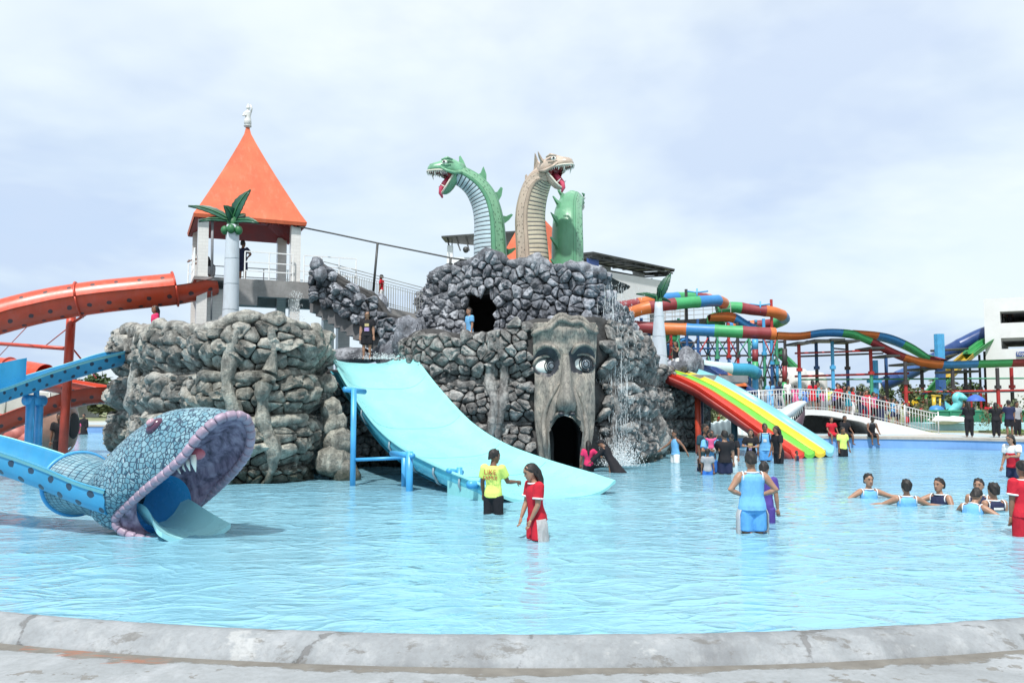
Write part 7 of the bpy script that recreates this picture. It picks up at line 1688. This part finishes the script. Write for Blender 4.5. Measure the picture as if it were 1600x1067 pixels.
# -- on the rocks, slides and tower
person('woman in black outfit with bright print standing at the top of the wide slide', P(573, 561, 28.3), Z(487, 28.3)-Z(561, 28.3), 5, ('tee', C_BLK), ('shorts', C_BLK), 'long', skin=2, girth=1.15, hpitch=20, pr=[(PRINT, -.045, .045, .68, .74, 1), (paint('print_lilac', (.35, .25, .5), .7, .3, 14), -.05, .05, .58, .66, 1)])
person('person in blue and white shirt standing before the dark turret cave', (X(733, 28.7), 28.7, 3.74), Z(482, 28.7)-3.74, -60, ('tee', C_LBL), ('shorts', C_WHT), skin=2)
person('person in red and white walking on the foot bridge', (X(594, 31.9), 31.9, Z(478, 31.9)), Z(430, 31.9)-Z(478, 31.9), -100, ('tee', C_RED), ('trousers', C_WHT), skin=1)
person('person in dark clothes with hands on hips on the tower deck', (X(374, 31.4), 31.4, DECKZ), Z(377, 31.4)-DECKZ, 165, ('tee', C_NAVY), ('shorts', C_NAVY), skin=1, la=((.7, -.1, -.7), (-.7, .4, -.3)), ra=((-.7, -.1, -.7), (.7, .4, -.3)))
person('person in dark shirt crouching where the orange flume starts', (X(325, 30.7), 30.7, DECKZ-.25), 1.5, -100, ('tee', C_BLK), ('shorts', C_GRY), skin=0, lean=35, la=((.2, .9, -.3), (.1, .9, -.2)), ra=((-.2, .9, -.3), (-.1, .9, -.2)))
person('girl in deep pink shirt standing on top of the rock bastion', (X(238, 27.5), 27.5, 3.75), Z(479, 27.5)-3.75, -50, ('tee', C_DPK), ('trousers', C_NAVY), 'long', skin=1, kid=True)
person('woman in purple top and dark shorts taking a picture left of the slim palm', (X(1012, 36.6), 36.6, 3.32), Z(531, 36.6)-3.32, 130, ('tee', C_PUR), ('shorts', C_NAVY), 'long', skin=1, la=((.3, .7, -.6), (-.1, .6, .8)), ra=((-.3, .7, -.6), (.1, .6, .8)))
person('person in black vest and white shorts standing right of the slim palm', (X(1057, 37.6), 37.6, 3.32), Z(534, 37.6)-3.32, -60, ('vest', C_BLK), ('shorts', C_WHT), 'long', skin=1, la=((.3, .6, -.6), (-.2, .7, .6)))
# -- seated on the pool wall
SEAT = dict(hipz=.10, ll=((.14, 1, -.05), (.0, .05, -1)), rl=((-.14, 1, -.05), (.0, .05, -1)), la=((.2, .3, -.9), (-.1, .8, -.5)), ra=((-.2, .3, -.9), (.1, .8, -.5)), group='people sitting on the far pool wall')
person('person in red outfit sitting on the pool wall behind the lime yellow shirt', (X(1298, 40.35), 40.35, .53), 1.55, 0, ('tee', C_RED), ('shorts', C_RED), 'long', skin=1, **SEAT)
person('person in black shirt sitting behind the shoulder of the lime yellow shirt', (X(1319, 40.2), 40.2, .53), 1.68, 12, ('tee', C_BLK), ('shorts', C_BLK), skin=0, **SEAT)
person('person in black vest and shorts sitting alone on the pool wall', (X(1360, 39.9), 39.9, .53), 1.66, 0, ('vest', C_BLK), ('shorts', C_BLK), skin=0, lean=12, hpitch=15, trim=C_GRY, **SEAT)
# -- standing on the deck
GD = 'people in dark clothes standing on the far deck'
person('person in black suit standing on the deck with head bowed to the right', (X(1513, 39.8), 39.8, .5), 1.66, 165, ('long', C_BLK), ('trousers', C_BLK), 'long', skin=1, girth=1.15, hpitch=16, la=((.2, .3, -.9), (.1, .9, -.1)), ra=((-.2, .3, -.9), (-.1, .9, -.1)), group=GD)
person('person in black shirt and trousers standing left in the pair on the deck', (X(1555, 39.6), 39.6, .5), 1.60, 160, ('tee', C_BLK), ('trousers', C_BLK), 'long', skin=0, girth=1.15, la=((.3, .6, -.5), (.2, .8, .5)), group=GD)
person('person in navy shirt and black shorts standing right in the pair on the deck', (X(1576, 39.4), 39.4, .5), 1.70, 175, ('tee', C_NAVY), ('shorts', C_BLK), skin=1, girth=1.15, hpitch=10, la=((.2, .4, -.8), (.0, .8, .3)), group=GD)
person('person hidden behind the navy shirt at the right end of the deck', (X(1588, 41.2), 41.2, .5), 1.64, 10, ('tee', C_GRY), ('trousers', C_BLK), skin=0, group=GD)
# -- crowd on the ramp
GR_ = 'visitors crossing the white ramp bridge'
crowd = [(1204, 46.0, 1.5, 170, C_LBL, C_LBL, 'pony', 'child in pale blue outfit at the left end of the ramp'), (1243, 45.2, 1.25, 180, C_PNK, C_PNK, 'long', 'girl in pink leaning on the ramp railing'), (1259, 45.6, 1.15, 175, C_BLU, C_BLU, 'short', 'small boy in blue between pink and red on the ramp'),
 (1270, 45.0, 1.55, 178, C_RED, C_RED, 'long', 'woman all in red with her back turned at the crest of the ramp'), (1286, 45.8, 1.2, 20, C_PNK, C_GRY, 'short', 'child in pink and grey right of the red woman on the ramp'), (1296, 46.2, 1.4, -60, C_YEL, C_GRY, 'short', 'child in yellow half behind the railing on the ramp'),
 (1309, 46.3, 1.72, 150, C_LBL, C_NAVY, 'short', 'tall man in light blue above the others on the ramp'), (1311, 44.6, 1.55, -70, C_RED, C_BLK, 'long', 'woman in red shirt and black shorts walking down the ramp'), (1326, 44.3, 1.5, 40, C_TEAL, C_TEAL, 'short', 'woman in teal vest running down the ramp'),
 (1333, 45.6, 1.62, 60, C_RED, C_WHT, 'long', 'woman in red behind the teal vest on the ramp'), (1343, 46.2, 1.55, 80, C_NAVY, C_NAVY, 'long', 'person in navy behind the ramp railing'), (1354, 45.4, 1.6, 0, C_RED, C_RED, 'long', 'woman in red facing forward on the falling part of the ramp'),
 (1365, 46.0, 1.62, 30, C_PNK, C_BLK, 'short', 'person in pale pink shirt near the middle of the ramp'), (1376, 45.0, 1.5, 150, C_BLK, C_NAVY, 'short', 'person in black halfway down the ramp'), (1388, 46.0, 1.5, 80, C_TEAL, C_YEL, 'short', 'person in green and yellow low on the ramp'), (1402, 45.8, 1.45, -80, C_GRY, C_BLK, 'short', 'person in grey low on the ramp near its end'), (1218, 45.4, 1.45, 200, C_NAVY, C_GRY, 'long', 'woman in navy near the left end of the ramp'), (1231, 46.3, 1.6, 30, C_WHT, C_BLK, 'short', 'man in white shirt behind the pink girl on the ramp'), (1279, 46.4, 1.6, -40, C_TEAL, C_BLK, 'short', 'man in teal vest behind the red woman at the ramp crest'), (1303, 45.3, 1.3, 90, C_PUR, C_BLK, 'short', 'boy in purple left of the tall man on the ramp'), (1319, 45.9, 1.6, 20, C_BLK, C_GRY, 'long', 'woman in black top between red and teal on the ramp'), (1349, 44.8, 1.4, 60, C_PNK, C_NAVY, 'long', 'girl in bright pink just left of the red woman facing forward'), (1370, 46.5, 1.65, -30, C_RED, C_BLK, 'short', 'man in red behind the pale pink shirt on the ramp'), (1382, 45.2, 1.5, 40, C_RED, C_GRY, 'long', 'woman in red low on the falling part of the ramp'), (1395, 44.7, 1.4, 70, C_LBL, C_NAVY, 'short', 'boy in light blue near the low end of the ramp'), (1416, 46.2, 1.5, 60, C_BLK, C_RED, 'long', 'person in black and red at the low end of the ramp')]
rp = random.Random(12)
for px_, Y, h, yw_, tc_, bc_, hr_, lab in crowd:
    x = X(px_, Y); sw = rp.uniform(-.4, .4)
    person(lab, (x, Y, tz(x)), h, yw_, ('vest' if tc_ in (C_TEAL,) else 'tee', tc_), ('shorts' if rp.random() < .5 else 'trousers', bc_), hr_, skin=rp.choice([0, 1, 2]), ll=((.06, .3+sw, -1), (0, -.2, -1)), rl=((-.06, -.3-sw, -1), (0, -.25, -1)),
        la=((.3, rp.uniform(-.3, .6), -.8), (.1, rp.uniform(.2, .9), -.5)), ra=((-.3, rp.uniform(-.3, .6), -.8), (-.1, rp.uniform(.2, .9), -.5)), kid=h < 1.3, group=GR_)
# -- people beyond the green wall, in the block, and at far left
GBk = 'visitors beyond the green wall'
for px_, Y, h, tc_, lab in ((1482, 55, 1.6, C_BLK, 'dark dressed visitor left of the turquoise seahorse'), (1505, 55.5, 1.6, C_NAVY, 'navy dressed visitor right of the turquoise seahorse'), (1533, 55, 1.3, C_PNK, 'visitor in pink under the blue parasol'), (1544, 55.5, 1.6, C_RED, 'visitor in bright red right of the blue parasol'), (1430, 55, 1.5, C_BLK, 'dark dressed visitor at the left end of the green wall'), (1440, 56, 1.5, C_RED, 'visitor in red near the left end of the green wall')):
    person(lab, (X(px_, Y), Y, .48), h, rp.uniform(-60, 60), ('tee', tc_), ('trousers', C_BLK), 'long' if 'red' in lab or 'pink' in lab else 'short', skin=rp.choice([0, 1]), group=GBk)
GBl = 'people in the gallery of the white block'
for k, (px_, lab) in enumerate(((1558, 'dark seated figure leftmost in the upper gallery of the white block'), (1568, 'standing dark figure in the upper gallery of the white block'), (1583, 'dark figure leaning on the upper gallery wall at right'))):
    person(lab, (X(px_, 71.2), 71.2, Z(508, 70)+.1), (1.35, 1.75, 1.5)[k]+.25, 0, ('tee', C_BLK), ('trousers', C_BLK), skin=0, group=GBl)
person('person in dark wet clothes standing by the brown jar at far left', (X(96, 34.5), 34.5, -.5), Z(646, 34.5)+.5, 10, ('tee', C_BLK), ('trousers', C_BLK), skin=0, lean=8)
person('girl in pink dress far away at the left pool edge', (X(123, 56), 56, -.4), 1.35, 0, ('dress', C_PNK), ('none', C_PNK), 'long', skin=1, kid=True); person('person in black robe beside the far girl in pink', (X(132, 57), 57, -.4), 1.75, 0, ('robe', C_BLK), ('none', C_BLK), 'hijab', skin=1)
# turn the pending lofts into single continuous skins
tmp = []
for root, nm, mb, mt_, vx, extra, wr in PEND:
    o = mb.build(nm, mt_, root); md = o.modifiers.new('skin', 'REMESH'); md.mode = 'VOXEL'; md.voxel_size = vx; md.use_smooth_shade = True
    sm_ = o.modifiers.new('soft', 'SMOOTH'); sm_.factor = .5; sm_.iterations = 3 if vx < .02 else 2; tmp.append(o)
dg = bpy.context.evaluated_depsgraph_get(); dg.update()
new = [bpy.data.meshes.new_from_object(o.evaluated_get(dg)) for o in tmp]
for o, me, (root, nm, mb, mt_, vx, extra, wr) in zip(tmp, new, PEND):
    o.modifiers.clear(); old = o.data
    n = len(me.vertices); co = np.empty(n*3, dtype=np.float32); me.vertices.foreach_get('co', co); co = co.reshape(-1, 3)
    if wr and vx < .03:
        no_ = np.empty(n*3, dtype=np.float32); me.vertices.foreach_get('normal', no_); no_ = no_.reshape(-1, 3)
        f = np.array([MN.noise(Vector((c[0]*9, c[1]*9, c[2]*5)))+.5*MN.noise(Vector((c[0]*20, c[1]*20, c[2]*11))) for c in co], dtype=np.float32)
        co = co+no_*(f*wr)[:, None]; me.vertices.foreach_set('co', co.ravel())
    if extra is not None and extra.v:
        o0 = origin(root); polys = [tuple(p.vertices) for p in me.polygons]
        vs = [tuple(c) for c in co]+[(x-o0.x, y-o0.y, z-o0.z) for x, y, z in extra.v]; fs = polys+[tuple(i+n for i in f) for f in extra.f]
        me2 = bpy.data.meshes.new(nm); me2.from_pydata(vs, [], fs); bpy.data.meshes.remove(me); me = me2
    me.materials.clear(); me.materials.append(mt_); me.polygons.foreach_set('use_smooth', [True]*len(me.polygons)); me.update(); o.data = me; bpy.data.meshes.remove(old); me.name = nm
# ================================================================== FALLING WATER
m = MT('spray', (.85, .9, .92), .15); m.b.inputs['Alpha'].default_value = .42; SPRAY = m.mat
def drops(name, gen, n, seed):
    rg = random.Random(seed); b = MB()
    for _ in range(n):
        p, r, l = gen(rg); b.add([p+Vector((r, 0, 0)), p+Vector((0, r, 0)), p-Vector((r, 0, 0)), p-Vector((0, r, 0)), p+Vector((0, 0, l)), p-Vector((0, 0, l))], [(0, 1, 4), (1, 2, 4), (2, 3, 4), (3, 0, 4), (1, 0, 5), (2, 1, 5), (3, 2, 5), (0, 3, 5)])
    o = b.build(name, SPRAY); o['kind'] = 'stuff'; return o
def fall(rg):
    t = rg.random(); px_ = 960+rg.gauss(0, 17)-6*math.sin(t*5); py = lerp(440, 725, t**.8); Y = 28.6-.9*t+rg.uniform(-.4, .1); return P(px_, py, Y), rg.uniform(.004, .010), rg.uniform(.015, .07)
o = drops('waterfall', fall, 2600, 1)
rg = random.Random(9); b = MB()
for k in range(100):
    t0 = rg.random()**.8; L = rg.uniform(.25, 1.1); px_ = 958+rg.gauss(0, 12)-6*math.sin(t0*5); Y = 28.4-.9*t0+rg.uniform(-.25, .1); p = P(px_, lerp(440, 700, t0), Y); n = 7; q = []
    for i in range(n): q.append(p+Vector((.03*MN.noise(Vector((k, i*.7, 0))), -.04*i/n, -L*i/n)))
    b.tube(q, [rg.uniform(.004, .013)*math.sin(math.pi*(i+.5)/n) for i in range(n)], 5)
b.build('water_strands', SPRAY)['kind'] = 'stuff'
def splash(rg):
    a = rg.random(); return P(955+rg.gauss(16, 14), 728-abs(rg.gauss(0, 16))*1.0, 27.0+rg.uniform(-.5, .4)), rg.uniform(.006, .02), rg.uniform(.01, .04)
drops('splash', splash, 1500, 2)
def froth(rg): return P(590+rg.gauss(8, 18), 561-abs(rg.gauss(0, 4)), 28.0+rg.uniform(-.3, .3)), rg.uniform(.01, .025), rg.uniform(.01, .03)
drops('slide_spray', froth, 350, 3)
def trickle(rg): 
    t = rg.random(); return P(463+rg.gauss(0, 5), lerp(455, 500, t), 29.7), rg.uniform(.006, .012), rg.uniform(.02, .07)
drops('trickle', trickle, 220, 4)
